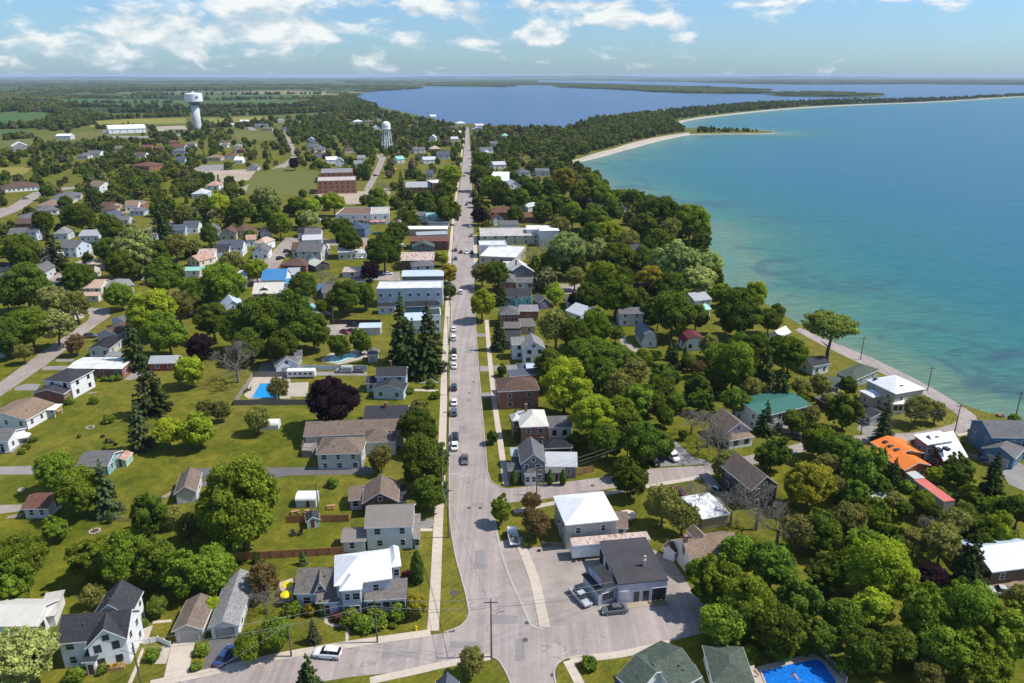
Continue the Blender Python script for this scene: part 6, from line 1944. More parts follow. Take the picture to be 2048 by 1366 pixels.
# ------------------------------------------------------------------ trees placed one by one (crown centre and half-width in photo pixels)
fr('F')
for a in [
	# near, left of the main street
	(45, 1310, 75, 'W'), (38, 1118, 58, 'G'), (15, 1165, 48, 'G'), (195, 1108, 52, 'G'), (250, 1120, 58, 'G'), (315, 1128, 52, 'V'), (372, 1138, 52, 'G'), (432, 1140, 46, 'G'), (185, 1190, 30, 'O'), (480, 1010, 90, 'G'), (376, 1052, 36, 'O'), (412, 1058, 30, 'O'),
	(300, 1028, 38, 'D'), (345, 1030, 26, 'O'), (155, 980, 52, 'G'), (112, 938, 46, 'G'), (208, 978, 34, 'T'), (112, 1056, 26, 'G'), (295, 772, 36, 'S'), (277, 852, 30, 'T'), (335, 862, 36, 'L'), (392, 862, 36, 'L'), (376, 740, 33, 'L'), (412, 818, 24, 'O'), (442, 822, 22, 'O'),
	(217, 838, 13, 'H'), (514, 836, 32, 'O'), (470, 712, 50, 'B'), (395, 690, 28, 'P'), (305, 625, 48, 'L'), (335, 665, 45, 'G'), (265, 690, 30, 'S'), (356, 606, 40, 'O'), (152, 688, 22, 'R'), (112, 650, 44, 'W'), (60, 650, 50, 'G'), (18, 672, 40, 'D'), (52, 572, 48, 'D'), (104, 600, 34, 'W'), (150, 610, 34, 'O'), (10, 590, 30, 'G'),
	(45, 705, 22, 'O'), (240, 590, 28, 'G'), (160, 555, 36, 'D'), (330, 555, 45, 'D'), (395, 590, 36, 'D'), (445, 570, 48, 'G'), (425, 640, 40, 'D'),
	(485, 655, 48, 'D'), (535, 640, 60, 'D'), (590, 640, 58, 'D'), (625, 660, 38, 'D'), (560, 690, 40, 'D'), (500, 690, 36, 'D'), (608, 575, 32, 'D'), (690, 592, 34, 'D'), (730, 592, 26, 'D'), (742, 540, 22, 'P'), (768, 503, 40, 'D'), (512, 540, 26, 'L'), (465, 530, 32, 'O'), (650, 560, 28, 'B'),
	(680, 690, 24, 'D'), (720, 682, 24, 'D'), (650, 612, 20, 'G'), (803, 660, 40, 'S'), (856, 682, 42, 'S'), (826, 700, 34, 'S'), (668, 797, 57, 'P'), (555, 775, 26, 'O'), (838, 860, 44, 'D'), (848, 925, 55, 'D'), (858, 985, 38, 'D'), (762, 915, 30, 'O'), (838, 822, 26, 'O'),
	(665, 965, 14, 'H'), (862, 768, 12, 'H'), (870, 790, 12, 'H'), (848, 805, 13, 'H'), (816, 780, 12, 'H'),
	# corner house garden
	(584, 1220, 20, 'H'), (620, 1218, 17, 'Y', None, 'H'), (642, 1216, 7, 'C'), (664, 1212, 6, 'C'), (700, 1238, 24, 'H'), (728, 1246, 24, 'H'), (754, 1238, 26, 'H'), (798, 1226, 23, 'H'), (781, 1199, 6, 'C'), (815, 1199, 6, 'C'), (838, 1205, 25, 'Y', 1.3), (834, 1136, 15, 'C'), (815, 1150, 14, 'K'), (676, 1232, 14, 'K'), (787, 1250, 9, 'H'),
	(626, 1262, 16, 'T'), (605, 1114, 10, 'T'), (511, 1114, 8, 'S'), (525, 1158, 40, 'R'), (530, 1195, 34, 'B'), (545, 1262, 44, 'G'), (500, 1285, 36, 'G'), (424, 1210, 22, 'L'), (403, 1298, 17, 'H'), (392, 1332, 13, 'H'), (307, 1308, 18, 'H'), (205, 1338, 14, 'H'), (148, 1352, 22, 'H'), (312, 1212, 22, 'D'), (285, 1245, 12, 'H'),
	(945, 1322, 34, 'O'), (615, 1348, 26, 'S'), (1180, 1326, 19, 'H'), (1000, 1018, 24, 'G', 1.5), (1072, 1042, 36, 'R'), (1062, 1002, 24, 'R'), (985, 872, 15, 'D'), (1028, 955, 7, 'C'), (1100, 955, 7, 'C'), (1126, 955, 7, 'C'), (1008, 990, 6, 'H'), (1040, 868, 16, 'D'), (1005, 740, 12, 'D'), (1034, 905, 6, 'H'), (1055, 1085, 12, 'H'),
	(184, 757, 9, 'H'), (210, 757, 8, 'H', None, None), (225, 757, 8, 'H'), (237, 756, 8, 'H'), (187, 800, 11, 'H'), (138, 802, 11, 'H'), (52, 893, 9, 'H'), (44, 902, 9, 'H'), (66, 878, 9, 'H'), (158, 872, 5, 'R', None, 'H'), (205, 872, 5, 'R', None, 'H'), (218, 1034, 6, 'C'),
	# right of the main street, near
	(1430, 1165, 58, 'G'), (1480, 1105, 50, 'G'), (1545, 1128, 52, 'V'), (1500, 1205, 62, 'G'), (1600, 1205, 48, 'D'), (1560, 1262, 54, 'D'), (1450, 1245, 50, 'G'), (1655, 1145, 46, 'D'), (1760, 1140, 70, 'L'), (1745, 1215, 45, 'L'), (1690, 1235, 50, 'D'), (1866, 1152, 34, 'P'), (1942, 1120, 36, 'S'), (1885, 1085, 46, 'O'),
	(1850, 1225, 62, 'G'), (1935, 1228, 66, 'G'), (2015, 1265, 62, 'G'), (1895, 1305, 60, 'G'), (1805, 1290, 44, 'D'), (1970, 1330, 64, 'G'), (1740, 1300, 46, 'D'), (1860, 1352, 40, 'O'), (1640, 1270, 40, 'D'), (2040, 1200, 40, 'O'), (1500, 1310, 24, 'H'), (1560, 1302, 24, 'H'), (1600, 1292, 24, 'H'), (1690, 1330, 22, 'H'),
	(1620, 968, 50, 'Y', None, None), (1672, 975, 30, 'O'), (1685, 905, 44, 'V'), (1725, 942, 46, 'V'), (1640, 880, 38, 'G'), (1765, 925, 18, 'S'), (1790, 942, 16, 'S'), (1545, 905, 38, 'D'), (1452, 928, 32, 'O'), (1262, 960, 36, 'D'), (1245, 935, 22, 'D'), (1325, 1010, 46, 'O'), (1366, 1032, 40, 'O'), (1400, 985, 36, 'B'), (1465, 1010, 40, 'B'), (1520, 1000, 60, 'B'), (1560, 1040, 55, 'B'), (1600, 1060, 46, 'O'),
	(1640, 1065, 44, 'D'), (1700, 1040, 44, 'O'), (1742, 1030, 40, 'G'), (1790, 1000, 26, 'O'), (1815, 972, 19, 'H'), (1808, 1018, 20, 'D'), (1910, 1045, 40, 'O'), (1855, 1048, 30, 'B'), (1995, 1065, 38, 'L'), (1950, 1055, 34, 'D'), (1985, 965, 34, 'S'), (1920, 942, 32, 'D'), (1875, 948, 22, 'L'), (1940, 990, 26, 'G'), (2040, 1020, 40, 'D'), (1955, 868, 22, 'H'), (1880, 988, 18, 'H'), (1905, 1000, 16, 'H'), (2030, 840, 16, 'H'),
	(1920, 890, 8, 'K'), (1690, 822, 36, 'D'), (1697, 770, 20, 'D'), (1835, 815, 34, 'O'), (1872, 822, 24, 'O'), (1772, 842, 26, 'T'), (1640, 768, 26, 'O'), (1532, 836, 20, 'S'), (1625, 832, 24, 'O'), (1664, 652, 62, 'U'), (1580, 708, 40, 'G'), (1538, 640, 26, 'D'), (1480, 625, 48, 'D'), (1510, 590, 28, 'L'), (1468, 735, 50, 'G'), (1430, 760, 30, 'D'), (1530, 745, 30, 'S'), (1562, 775, 26, 'S'), (1505, 780, 30, 'O'),
	(1346, 626, 50, 'D'), (1300, 618, 26, 'D'), (1392, 632, 30, 'D'), (1348, 712, 18, 'S'), (1370, 712, 14, 'S'), (1395, 735, 20, 'R'), (1270, 745, 34, 'O'), (1320, 782, 34, 'D'), (1400, 800, 26, 'D'), (1306, 712, 16, 'D'), (1232, 668, 18, 'D'),
	(1420, 845, 48, 'B'), (1385, 835, 32, 'B'), (1440, 880, 42, 'B'), (1365, 870, 10, 'D'), (1470, 800, 34, 'D'),
	(1130, 772, 58, 'L'), (1185, 832, 52, 'L'), (1245, 835, 46, 'G'), (1292, 882, 46, 'D'), (1240, 780, 44, 'O'), (1200, 745, 40, 'D'), (1105, 735, 42, 'D'), (1165, 720, 44, 'D'), (1112, 650, 46, 'O'), (1150, 668, 36, 'D'), (1190, 655, 34, 'G'), (1198, 705, 40, 'G'), (1232, 722, 38, 'V'), (1215, 880, 40, 'D'), (1330, 830, 24, 'D'),
	(963, 606, 33, 'L'), (998, 664, 22, 'S'), (964, 545, 26, 'O'), (990, 548, 30, 'D'), (1000, 580, 18, 'S'), (1110, 584, 24, 'L'), (1150, 552, 26, 'O'), (1135, 500, 50, 'W'), (1190, 505, 36, 'W'), (1235, 515, 38, 'D'), (1100, 525, 26, 'G'), (1150, 530, 26, 'D'), (1205, 560, 36, 'G'), (1245, 560, 36, 'D'), (1180, 592, 32, 'D'), (1232, 595, 42, 'G'), (1152, 598, 18, 'P'), (1276, 588, 24, 'P'),
	(1300, 562, 34, 'Y'), (1340, 575, 34, 'D'), (1360, 525, 50, 'W'), (1400, 560, 40, 'W'), (1325, 500, 40, 'D'), (1290, 520, 34, 'D'), (1382, 442, 38, 'G'), (1318, 428, 40, 'D'), (1285, 450, 30, 'D'), (1340, 460, 30, 'O'), (1245, 392, 20, 'G'), (1205, 388, 28, 'G'), (1128, 362, 28, 'Y'), (1165, 408, 16, 'P'), (1104, 412, 24, 'D'), (1100, 380, 22, 'D'), (1060, 380, 26, 'D'), (1085, 425, 26, 'D'),
	(1145, 430, 26, 'G'), (1190, 430, 28, 'G'), (1215, 465, 30, 'L'), (1180, 470, 30, 'D'), (1255, 480, 30, 'O'), (1120, 455, 26, 'O'), (1225, 420, 24, 'D'), (1160, 385, 24, 'G'), (1060, 505, 16, 'B'), (1085, 490, 22, 'B'), (1030, 430, 22, 'D'), (1005, 390, 32, 'D'), (985, 375, 26, 'G'), (1040, 395, 24, 'G'),
	(1418, 522, 28, 'W'), (1424, 558, 26, 'D'), (1402, 486, 26, 'D'), (1442, 588, 24, 'G'), (1296, 414, 26, 'D'), (1342, 426, 26, 'D'), (1266, 396, 20, 'D'), (1182, 366, 20, 'G'), (1556, 622, 20, 'D'), (1408, 462, 18, 'G'),
	(1285, 716, 24, 'G'), (1332, 750, 28, 'D'), (1395, 775, 28, 'D'), (1440, 712, 30, 'G'), (1298, 800, 34, 'D'), (1352, 802, 24, 'G'), (1420, 690, 24, 'O'), (1502, 700, 34, 'D'), (1556, 690, 22, 'D'), (1602, 775, 26, 'O'), (1600, 805, 20, 'D'), (1660, 798, 20, 'O'), (1590, 838, 24, 'D'), (1268, 800, 36, 'G'), (1222, 772, 36, 'V'),
	(1322, 892, 26, 'D'), (1702, 985, 30, 'V'), (1765, 978, 24, 'D'), (1655, 935, 34, 'O'), (1842, 1000, 24, 'G'), (1862, 1022, 24, 'D'), (1932, 1022, 26, 'D'), (1982, 1012, 26, 'G'), (1830, 1082, 34, 'O'), (1962, 1092, 28, 'D'), (1782, 1078, 32, 'D'), (1722, 1088, 34, 'G'), (1150, 880, 18, 'D'), (1340, 700, 12, 'S'), (1422, 800, 12, 'S'),
	(895, 545, 20, 'Y'), (884, 515, 16, 'L'), (899, 582, 15, 'D'), (957, 430, 18, 'P'), (970, 425, 16, 'O'), (885, 385, 24, 'D'), (895, 420, 26, 'G'), (905, 350, 22, 'L'), (962, 355, 24, 'D'), (965, 320, 22, 'G'),
	(802, 372, 16, 'S'), (850, 405, 22, 'D'), (755, 400, 24, 'G'), (765, 375, 18, 'B'), (668, 405, 24, 'L'), (595, 410, 20, 'G'), (625, 412, 20, 'L'), (540, 430, 26, 'D'), (530, 395, 28, 'W'), (480, 420, 30, 'D'), (440, 415, 26, 'L'), (735, 346, 6, 'C'), (728, 346, 6, 'C'), (588, 326, 13, 'P'), (680, 455, 24, 'D'), (560, 450, 26, 'G'), (615, 437, 20, 'W'), (820, 440, 20, 'D'), (800, 460, 20, 'D'),
	(786, 475, 24, 'D'), (700, 480, 30, 'D'), (320, 440, 22, 'S'), (365, 430, 22, 'O'), (160, 433, 32, 'D'), (180, 390, 20, 'S'), (270, 500, 50, 'W'), (215, 500, 30, 'D'), (245, 530, 34, 'D'), (310, 515, 34, 'D'), (105, 500, 24, 'S'), (45, 505, 40, 'D'), (85, 445, 26, 'D'), (225, 455, 28, 'D'), (420, 470, 22, 'D'), (500, 470, 14, 'D'), (350, 490, 30, 'O'), (128, 405, 16, 'D'), (92, 382, 16, 'D'),
]:
	tree(*a)

# ------------------------------------------------------------------ woods and the trees between the far houses
from mathutils.geometry import intersect_point_tri_2d

def inpoly(x, y, poly):
	c = False
	n = len(poly)
	j = n - 1
	for i in range(n):
		xi, yi = poly[i]
		xj, yj = poly[j]
		if (yi > y) != (yj > y) and x < (xj - xi) * (y - yi) / (yj - yi + 1e-12) + xi:
			c = not c
		j = i
	return c

BLOCKED = ROADS + FIELDS + PAVES
def clear(px_, py_, x, y, pad):
	for poly in BLOCKED:
		if inpoly(px_, py_, poly):
			return False
	return not in_foot(x, y, pad)

def seen_road(px_, py_, r):
	"""crown over the main street?"""
	if 236 < py_ < 1000:
		xl = np.interp(py_, [p[1] for p in LEFT], [p[0] for p in LEFT])
		xr = np.interp(py_, [p[1] for p in RIGHT], [p[0] for p in RIGHT])
		return xl - r < px_ < xr + r
	return False

# town areas to fill (photo pixel outline, mean spacing in metres, tree radius range)
FILL = [
	([(-40, 300), (250, 270), (420, 262), (560, 262), (700, 262), (930, 262), (928, 400), (905, 470), (700, 480), (420, 520), (200, 560), (-40, 600)], 10.5, (2.6, 5.2)),
	([(945, 262), (1120, 290), (1140, 330), (1230, 385), (1300, 425), (1400, 470), (1425, 520), (1420, 570), (1280, 620), (1180, 620), (1010, 560), (955, 480), (946, 400)], 9.5, (3.0, 5.8)),
	([(1200, 620), (1420, 590), (1560, 650), (1600, 720), (1620, 790), (1500, 800), (1400, 780), (1240, 720)], 11.0, (3.0, 5.5)),
	([(560, 262), (700, 215), (760, 222), (860, 245), (940, 255), (930, 290), (700, 320), (600, 290)], 11, (3.2, 6)),
	([(945, 262), (1000, 258), (1130, 262), (1200, 240), (1340, 232), (1340, 250), (1260, 275), (1170, 300), (1130, 325), (1000, 300)], 10, (3.4, 6)),
	([(160, 262), (420, 250), (700, 230), (700, 262), (300, 290), (-40, 330), (-40, 292)], 15, (4, 7)),
	([(180, 330), (300, 300), (430, 330), (520, 400), (560, 440), (420, 470), (260, 420), (170, 370)], 8, (3, 5.5)),
]
fill_pts = []
fr_ = random.Random(21)
near = [(t_['p'].x, t_['p'].y, t_['R']) for t_ in TREES]
for poly, sp, rr in FILL:
	if len(poly) < 3:
		continue
	w = [at(*p) for p in poly]
	x0, x1 = min(p.x for p in w), max(p.x for p in w)
	y0, y1 = min(p.y for p in w), max(p.y for p in w)
	wp = [(p.x, p.y) for p in w]
	n = int((x1 - x0) * (y1 - y0) / (sp * sp))
	for _ in range(n):
		x, y = fr_.uniform(x0, x1), fr_.uniform(y0, y1)
		if not inpoly(x, y, wp):
			continue
		u, v = pix((x, y, 0))
		rad = fr_.uniform(*rr)
		if fr_.random() < (.70 if v < 350 and u < 915 else .62 if u < 915 else .30):
			continue
		if not clear(u, v, x, y, 1.5):
			continue
		if any((x - a) ** 2 + (y - b) ** 2 < (.62 * (rad + c)) ** 2 for a, b, c in near):
			continue
		# keep the roofs of the houses in front of the camera side visible
		pr = rad * FPX / (y * CP + CAMH * SP)
		cu, cv = pix((x, y, rad * 1.15))
		hide = any(hy > y and abs(cu - hu) < hw * .9 + pr * .7 and abs(cv - hv) < hw * .45 + pr * .85 for hu, hv, hw, hy in SEE) and fr_.random() < .98
		if not hide and fr_.random() < .8:
			hide = any(inpoly(cu, cv - pr * .3, q_) for q_ in BLOCKED)
		if hide or seen_road(u, v, pr * .6):
			continue
		near.append((x, y, rad))
		fill_pts.append((x, y, rad, v))
fill_pts.sort(key=lambda q: -q[3] * 1.0)
room = max(0, 300 - sum(1 for t_ in TREES if t_['form'] not in ('S', 'C', 'H', 'B')))
_kk = random.Random(3)
def rand_kind():
	return _kk.choices('DGVLOWPYS', (30, 26, 14, 6, 12, 5, 2, 1, 5))[0]
for (x, y, rad, v) in fill_pts[:room]:
	k = rand_kind()
	hc = rad * (1.75 if k == 'S' else 1.15)
	u, w_ = pix((x, y, hc))
	tree(u, w_, rad * FPX / (y * CP - (hc - CAMH) * SP) * (.6 if k == 'S' else 1), k)
rest = fill_pts[room:]

# prototypes for instanced woods (not linked to the scene)
PROTO = bpy.data.collections.new('wood_prototypes')
def proto(me, col, trunk=True):
	me.materials.clear()
	me.materials.append(M_LEAFW)
	o = bpy.data.objects.new('wood_tree_%d' % len(PROTO.objects), me)
	o.color = (*col, 1)
	PROTO.objects.link(o)
pm = [crown_broad('wood_crown', 26, 1500, .11, 1.05, .74, (.2, .38), seed=31, zmin=-.6), crown_broad('wood_crown', 30, 1600, .105, .95, .74, (.2, .36), seed=32, zmin=-.6), crown_broad('wood_crown', 24, 1400, .115, 1.2, .74, (.2, .38), seed=33, zmin=-.6)]
for i, k in enumerate(('D', 'G', 'V', 'O', 'D', 'G', 'V', 'W', 'D', 'L')):
	me = pm[i % 3]
	proto(me, COLS[k])
sm_ = crown_spruce('wood_spruce', 900, .05, 35)
# spruce prototype re-centred and scaled like the crowns
co = np.zeros(len(sm_.vertices) * 3)
sm_.vertices.foreach_get('co', co)
co = co.reshape(-1, 3) * np.array([2.6, 2.6, 2.6]) - np.array([0, 0, 1.2])
sm_.vertices.foreach_set('co', co.ravel())
proto(sm_, COLS['S'])
# a grove: many crowns in one tile for the far woods
def grove(seed):
	r_ = np.random.default_rng(seed)
	PP, NN, VV = [], [], []
	for _ in range(26):
		c = np.array([r_.uniform(-1, 1), r_.uniform(-1, 1), 0])
		s = r_.uniform(.13, .24)
		hgt = r_.uniform(.75, 1.25)
		d = rand_dirs(70)
		d[:, 2] = np.abs(d[:, 2]) - .15
		p = c + d * np.array([s, s, .30 * hgt]) + np.array([0, 0, .30])
		PP.append(p)
		NN.append(d + r_.normal(0, .3, d.shape))
		VV.append(np.full(70, r_.uniform(.2, .8)) + r_.normal(0, .15, 70))
	PP = np.concatenate(PP)
	return leaf_mesh('grove', PP, np.concatenate(NN), .075 * r_.uniform(.7, 1.3, len(PP)), np.concatenate(VV))
GROVES = bpy.data.collections.new('grove_prototypes')
for i, k in enumerate(('D', 'V', 'D', 'O')):
	gm = grove(50 + i)
	gm.materials.clear()
	gm.materials.append(M_LEAFW)
	o = bpy.data.objects.new('grove_%d' % i, gm)
	o.color = (*COLS[k], 1)
	GROVES.objects.link(o)

def scatter(name, pts, coll, label, cat):
	"""pts: (x, y, z, scale_xy, scale_z) instanced from coll by geometry nodes"""
	me = bpy.data.meshes.new(name)
	a = np.array(pts, dtype=np.float32)
	me.vertices.add(len(a))
	me.vertices.foreach_set('co', np.ascontiguousarray(a[:, :3]).ravel())
	s = me.attributes.new('siz', 'FLOAT_VECTOR', 'POINT')
	s.data.foreach_set('vector', np.ascontiguousarray(a[:, [3, 3, 4]]).ravel())
	r_ = me.attributes.new('spin', 'FLOAT', 'POINT')
	r_.data.foreach_set('value', np.random.default_rng(1).uniform(0, 6.28, len(a)).astype(np.float32))
	i_ = me.attributes.new('pick', 'INT', 'POINT')
	i_.data.foreach_set('value', np.random.default_rng(2).integers(0, len(coll.objects), len(a)).astype(np.int32))
	o = obj(name, me)
	ng = bpy.data.node_groups.new(name, 'GeometryNodeTree')
	ng.interface.new_socket('Geometry', in_out='INPUT', socket_type='NodeSocketGeometry')
	ng.interface.new_socket('Geometry', in_out='OUTPUT', socket_type='NodeSocketGeometry')
	N, L = ng.nodes.new, ng.links.new
	gi, go = N('NodeGroupInput'), N('NodeGroupOutput')
	ci = N('GeometryNodeCollectionInfo')
	ci.inputs['Collection'].default_value = coll
	ci.inputs['Separate Children'].default_value = True
	ci.inputs['Reset Children'].default_value = True
	ip = N('GeometryNodeInstanceOnPoints')
	ip.inputs['Pick Instance'].default_value = True
	def attr(nm, typ):
		n = N('GeometryNodeInputNamedAttribute')
		n.data_type = typ
		n.inputs['Name'].default_value = nm
		return n.outputs['Attribute']
	cx = N('ShaderNodeCombineXYZ')
	L(attr('spin', 'FLOAT'), cx.inputs[2])
	L(gi.outputs[0], ip.inputs['Points'])
	L(ci.outputs[0], ip.inputs['Instance'])
	L(attr('pick', 'INT'), ip.inputs['Instance Index'])
	L(cx.outputs[0], ip.inputs['Rotation'])
	L(attr('siz', 'FLOAT_VECTOR'), ip.inputs['Scale'])
	L(ip.outputs[0], go.inputs[0])
	md = o.modifiers.new('scatter', 'NODES')
	md.node_group = ng
	stuff(o, label, cat)
	return o

def sample(poly, n_per_ha, rr, out, seed, px=True, dens=None, zf=.8):
	r_ = random.Random(seed)
	w = [at(*p) for p in poly]
	wp = [(p.x, p.y) for p in w]
	x0, x1 = min(p[0] for p in wp), max(p[0] for p in wp)
	y0, y1 = min(p[1] for p in wp), max(p[1] for p in wp)
	n = int((x1 - x0) * (y1 - y0) / 10000 * n_per_ha)
	for _ in range(min(n, 60000)):
		x, y = r_.uniform(x0, x1), r_.uniform(y0, y1)
		if not inpoly(x, y, wp):
			continue
		u, v = pix((x, y, 0))
		if u < -60 or u > 2110:
			continue
		if dens == 'open' and not clear(u, v, x, y, 2.0):
			continue
		s = r_.uniform(*rr)
		out.append((x, y, s * zf, s, s * r_.uniform(.85, 1.15)))

town_far = [(x, y, rad * .85, rad, rad) for (x, y, rad, v) in rest]
if town_far:
	scatter('town_woodland', town_far, PROTO, 'dense green trees between the far houses of the town', 'woodland')

# sand bar trees, hedgerows and woods of the countryside
bar = []
sample([(1138, 320), (1150, 290), (1175, 262), (1250, 246), (1330, 236), (1345, 246), (1362, 258), (1370, 262), (1335, 267), (1260, 284), (1200, 301), (1160, 314)], 75, (3.0, 6.0), bar, 1)
sample([(1175, 250), (1180, 240), (1300, 226), (1400, 216), (1520, 206.5), (1600, 204), (1700, 200.5), (1700, 207.6), (1600, 213), (1520, 219.4), (1450, 226), (1395, 232), (1350, 241)], 42, (3, 5.6), bar, 2)
sample([(1700, 200.5), (1800, 199), (1900, 196), (2048, 188.5), (2048, 191.6), (1900, 200.2), (1800, 204.2), (1700, 207.6)], 20, (3, 5.5), bar, 3)
sample([(1395, 258), (1440, 259), (1500, 260.8), (1520, 263.5), (1440, 265), (1395, 265)], 130, (1.2, 3.4), bar, 4)
scatter('sandbar_woodland', bar, PROTO, 'green woodland along the sand bar beach', 'woodland')
rows = []
def hedgerow(a, b, n, rr, seed, wob=6):
	r_ = random.Random(seed)
	p, q = at(*a), at(*b)
	for i in range(n):
		f = r_.random()
		s = r_.uniform(*rr)
		rows.append((p.x + (q.x - p.x) * f + r_.gauss(0, wob), p.y + (q.y - p.y) * f + r_.gauss(0, wob), s * .8, s, s))
for i, (a, b, n, rr) in enumerate([((0, 218), (150, 214), 130, (5, 9)), ((150, 214), (380, 217), 80, (4, 8)), ((395, 216), (620, 214), 90, (4, 8)), ((60, 206), (350, 206.5), 60, (3, 7)), ((400, 200), (640, 198), 60, (4, 8)), ((30, 197), (330, 197), 60, (4, 8)), ((250, 191), (640, 188.5), 90, (4, 9)),
								   ((180, 240), (380, 232), 70, (4, 7)), ((400, 233), (560, 229), 60, (4, 7)), ((410, 226), (640, 224), 80, (4, 8)), ((210, 226), (380, 224), 60, (4, 8)), ((100, 225), (200, 236), 110, (5, 9)), ((60, 256), (180, 250), 90, (4, 8)), ((0, 258), (110, 254), 40, (4, 7)), ((440, 225), (460, 250), 20, (4, 6)), ((600, 210), (700, 214), 90, (5, 9)), ((560, 228), (690, 222), 130, (5, 9)), ((30, 186), (500, 181), 110, (6, 11)),
								   ((0, 280), (60, 276), 20, (3, 6)), ((70, 300), (260, 300), 90, (3, 6)), ((190, 258), (300, 256), 40, (3, 5)), ((380, 256), (540, 252), 50, (3, 6))]):
	hedgerow(a, b, n, rr, 100 + i, 5 + 3 * (a[1] < 215))
sample([(-60, 205), (90, 208), (140, 214), (120, 224), (60, 225), (-60, 228)], 30, (6, 10), rows, 11)
sample([(120, 230), (210, 236), (170, 255), (110, 262), (60, 258)], 45, (4, 8), rows, 12, dens='open')
sample([(640, 200), (705, 195), (730, 208), (760, 216), (700, 224), (600, 214)], 45, (5, 9), rows, 13)
scatter('hedgerow_woodland', rows, PROTO, 'hedgerows and small woods between the distant fields', 'woodland')
far_ = []
def sample_g(poly, dens, rr, seed):
	"""groves spread evenly over the picture area of a far polygon"""
	r_ = random.Random(seed)
	x0, x1 = min(p[0] for p in poly), max(p[0] for p in poly)
	y0, y1 = min(p[1] for p in poly), max(p[1] for p in poly)
	for _ in range(int((x1 - x0) * (y1 - y0) * dens)):
		u, v = r_.uniform(x0, x1), r_.uniform(y0, y1)
		if u < -80 or u > 2130 or not inpoly(u, v, poly) or any(inpoly(u, v, f) for f in FIELDS):
			continue
		q = at(u, v)
		# natural patches
		if math.sin(q.x * .0021 + 1.3) + math.sin(q.y * .0013 + q.x * .0006) + r_.gauss(0, .8) < (-.3 if u > 700 else .2):
			continue
		far_.append((q.x, q.y, 0, r_.uniform(*rr), r_.uniform(13, 20)))
sample_g([(-60, 200), (-60, 176), (300, 174), (640, 172), (700, 176), (706, 192), (640, 200)], .10, (34, 60), 1)
sample_g([(-60, 176), (-60, 166), (700, 163), (840, 168), (835, 171.5), (760, 180), (700, 176)], .12, (50, 90), 2)
sample_g([(-60, 166), (-60, 160), (900, 157), (1068, 160.3), (1065, 165), (1075, 166), (1200, 168.5), (1360, 172.5), (1480, 178.5), (1518, 182), (1500, 186.5), (1366, 185.5), (1280, 180), (1135, 174.5), (1110, 170), (1015, 170), (1010, 173.6), (845, 171.5), (700, 163)], .26, (60, 110), 3)
sample_g([(1535, 187.5), (1640, 185.2), (1760, 190), (1730, 193.5), (1560, 191.5)], .45, (26, 40), 4)
sample_g([(1075, 160), (1366, 163.5), (1500, 167.5), (1596, 168.7), (1850, 168.2), (2100, 169.4), (2100, 160), (1366, 157), (1068, 157)], .35, (60, 120), 5)
sample_g([(700, 195), (720, 186.5), (760, 181.5), (835, 177), (834, 175), (760, 178), (715, 184)], .45, (26, 40), 6)
scatter('distant_woods', far_, GROVES, 'blue-hazed woods reaching to the horizon', 'woods')
# ------------------------------------------------------------------ the two water towers
M_TOWERW = mat_paint('tower_white', (.78, .79, .80, 1), .55, .12)
M_TOWERB = mat_paint('tower_blue_band', (.10, .18, .30, 1), .55, .12)
M_CONCW = mat_flat('tower_concrete', (.62, .60, .58, 1), .14)

def water_tower_big():
	p = at(396, 260)
	k = 1.03
	top = thing('water_tower', (p.x, p.y, 0), 'tall concrete water tower with a broad white drum and blue collar', 'water tower')
	m = MB()
	m.lathe([(8.2, 0), (7.2, 6), (6.9, 14), (6.9, 44)], 28)
	m.build('shaft', M_CONCW, top, smooth=True)
	m = MB()
	m.lathe([(6.95, 41.5), (9.5, 45.5), (14.0, 47.5)], 28)
	m.build('collar', M_TOWERB, top, smooth=True)
	m = MB()
	m.lathe([(14.0, 47.4), (14.6, 48.4), (14.6, 60.5), (13.8, 61.4), (4.0, 62.6), (.0, 62.7)], 36)
	o = m.build('tank', M_TOWERW, top, smooth=False)
	m = MB()
	m.tube((0, 0, 62.6), (0, 0, 65.2), 1.2, n=10)
	m.tube((2, 1, 62.6), (2, 1, 66.5), .15, n=5)
	m.build('vent', M_TOWERW, o)
	# round emblem on the drum
	m = MB()
	a = math.radians(-48)
	c = Vector((math.cos(a) * 14.7, math.sin(a) * 14.7, 55.2))
	m.tube(c - Vector((math.cos(a), math.sin(a), 0)) * .4, c + Vector((math.cos(a), math.sin(a), 0)) * .15, 2.3, n=18)
	m.build('emblem', M_TOWERB, o)
	m = MB()
	m.box(-1, 1, -8.6, -7.4, 0, 3)
	m.build('door', M_DTRIM, top)
	LANDMARKS.append(('the concrete water tower', Vector((p.x, p.y, 0)), 14))
water_tower_big()

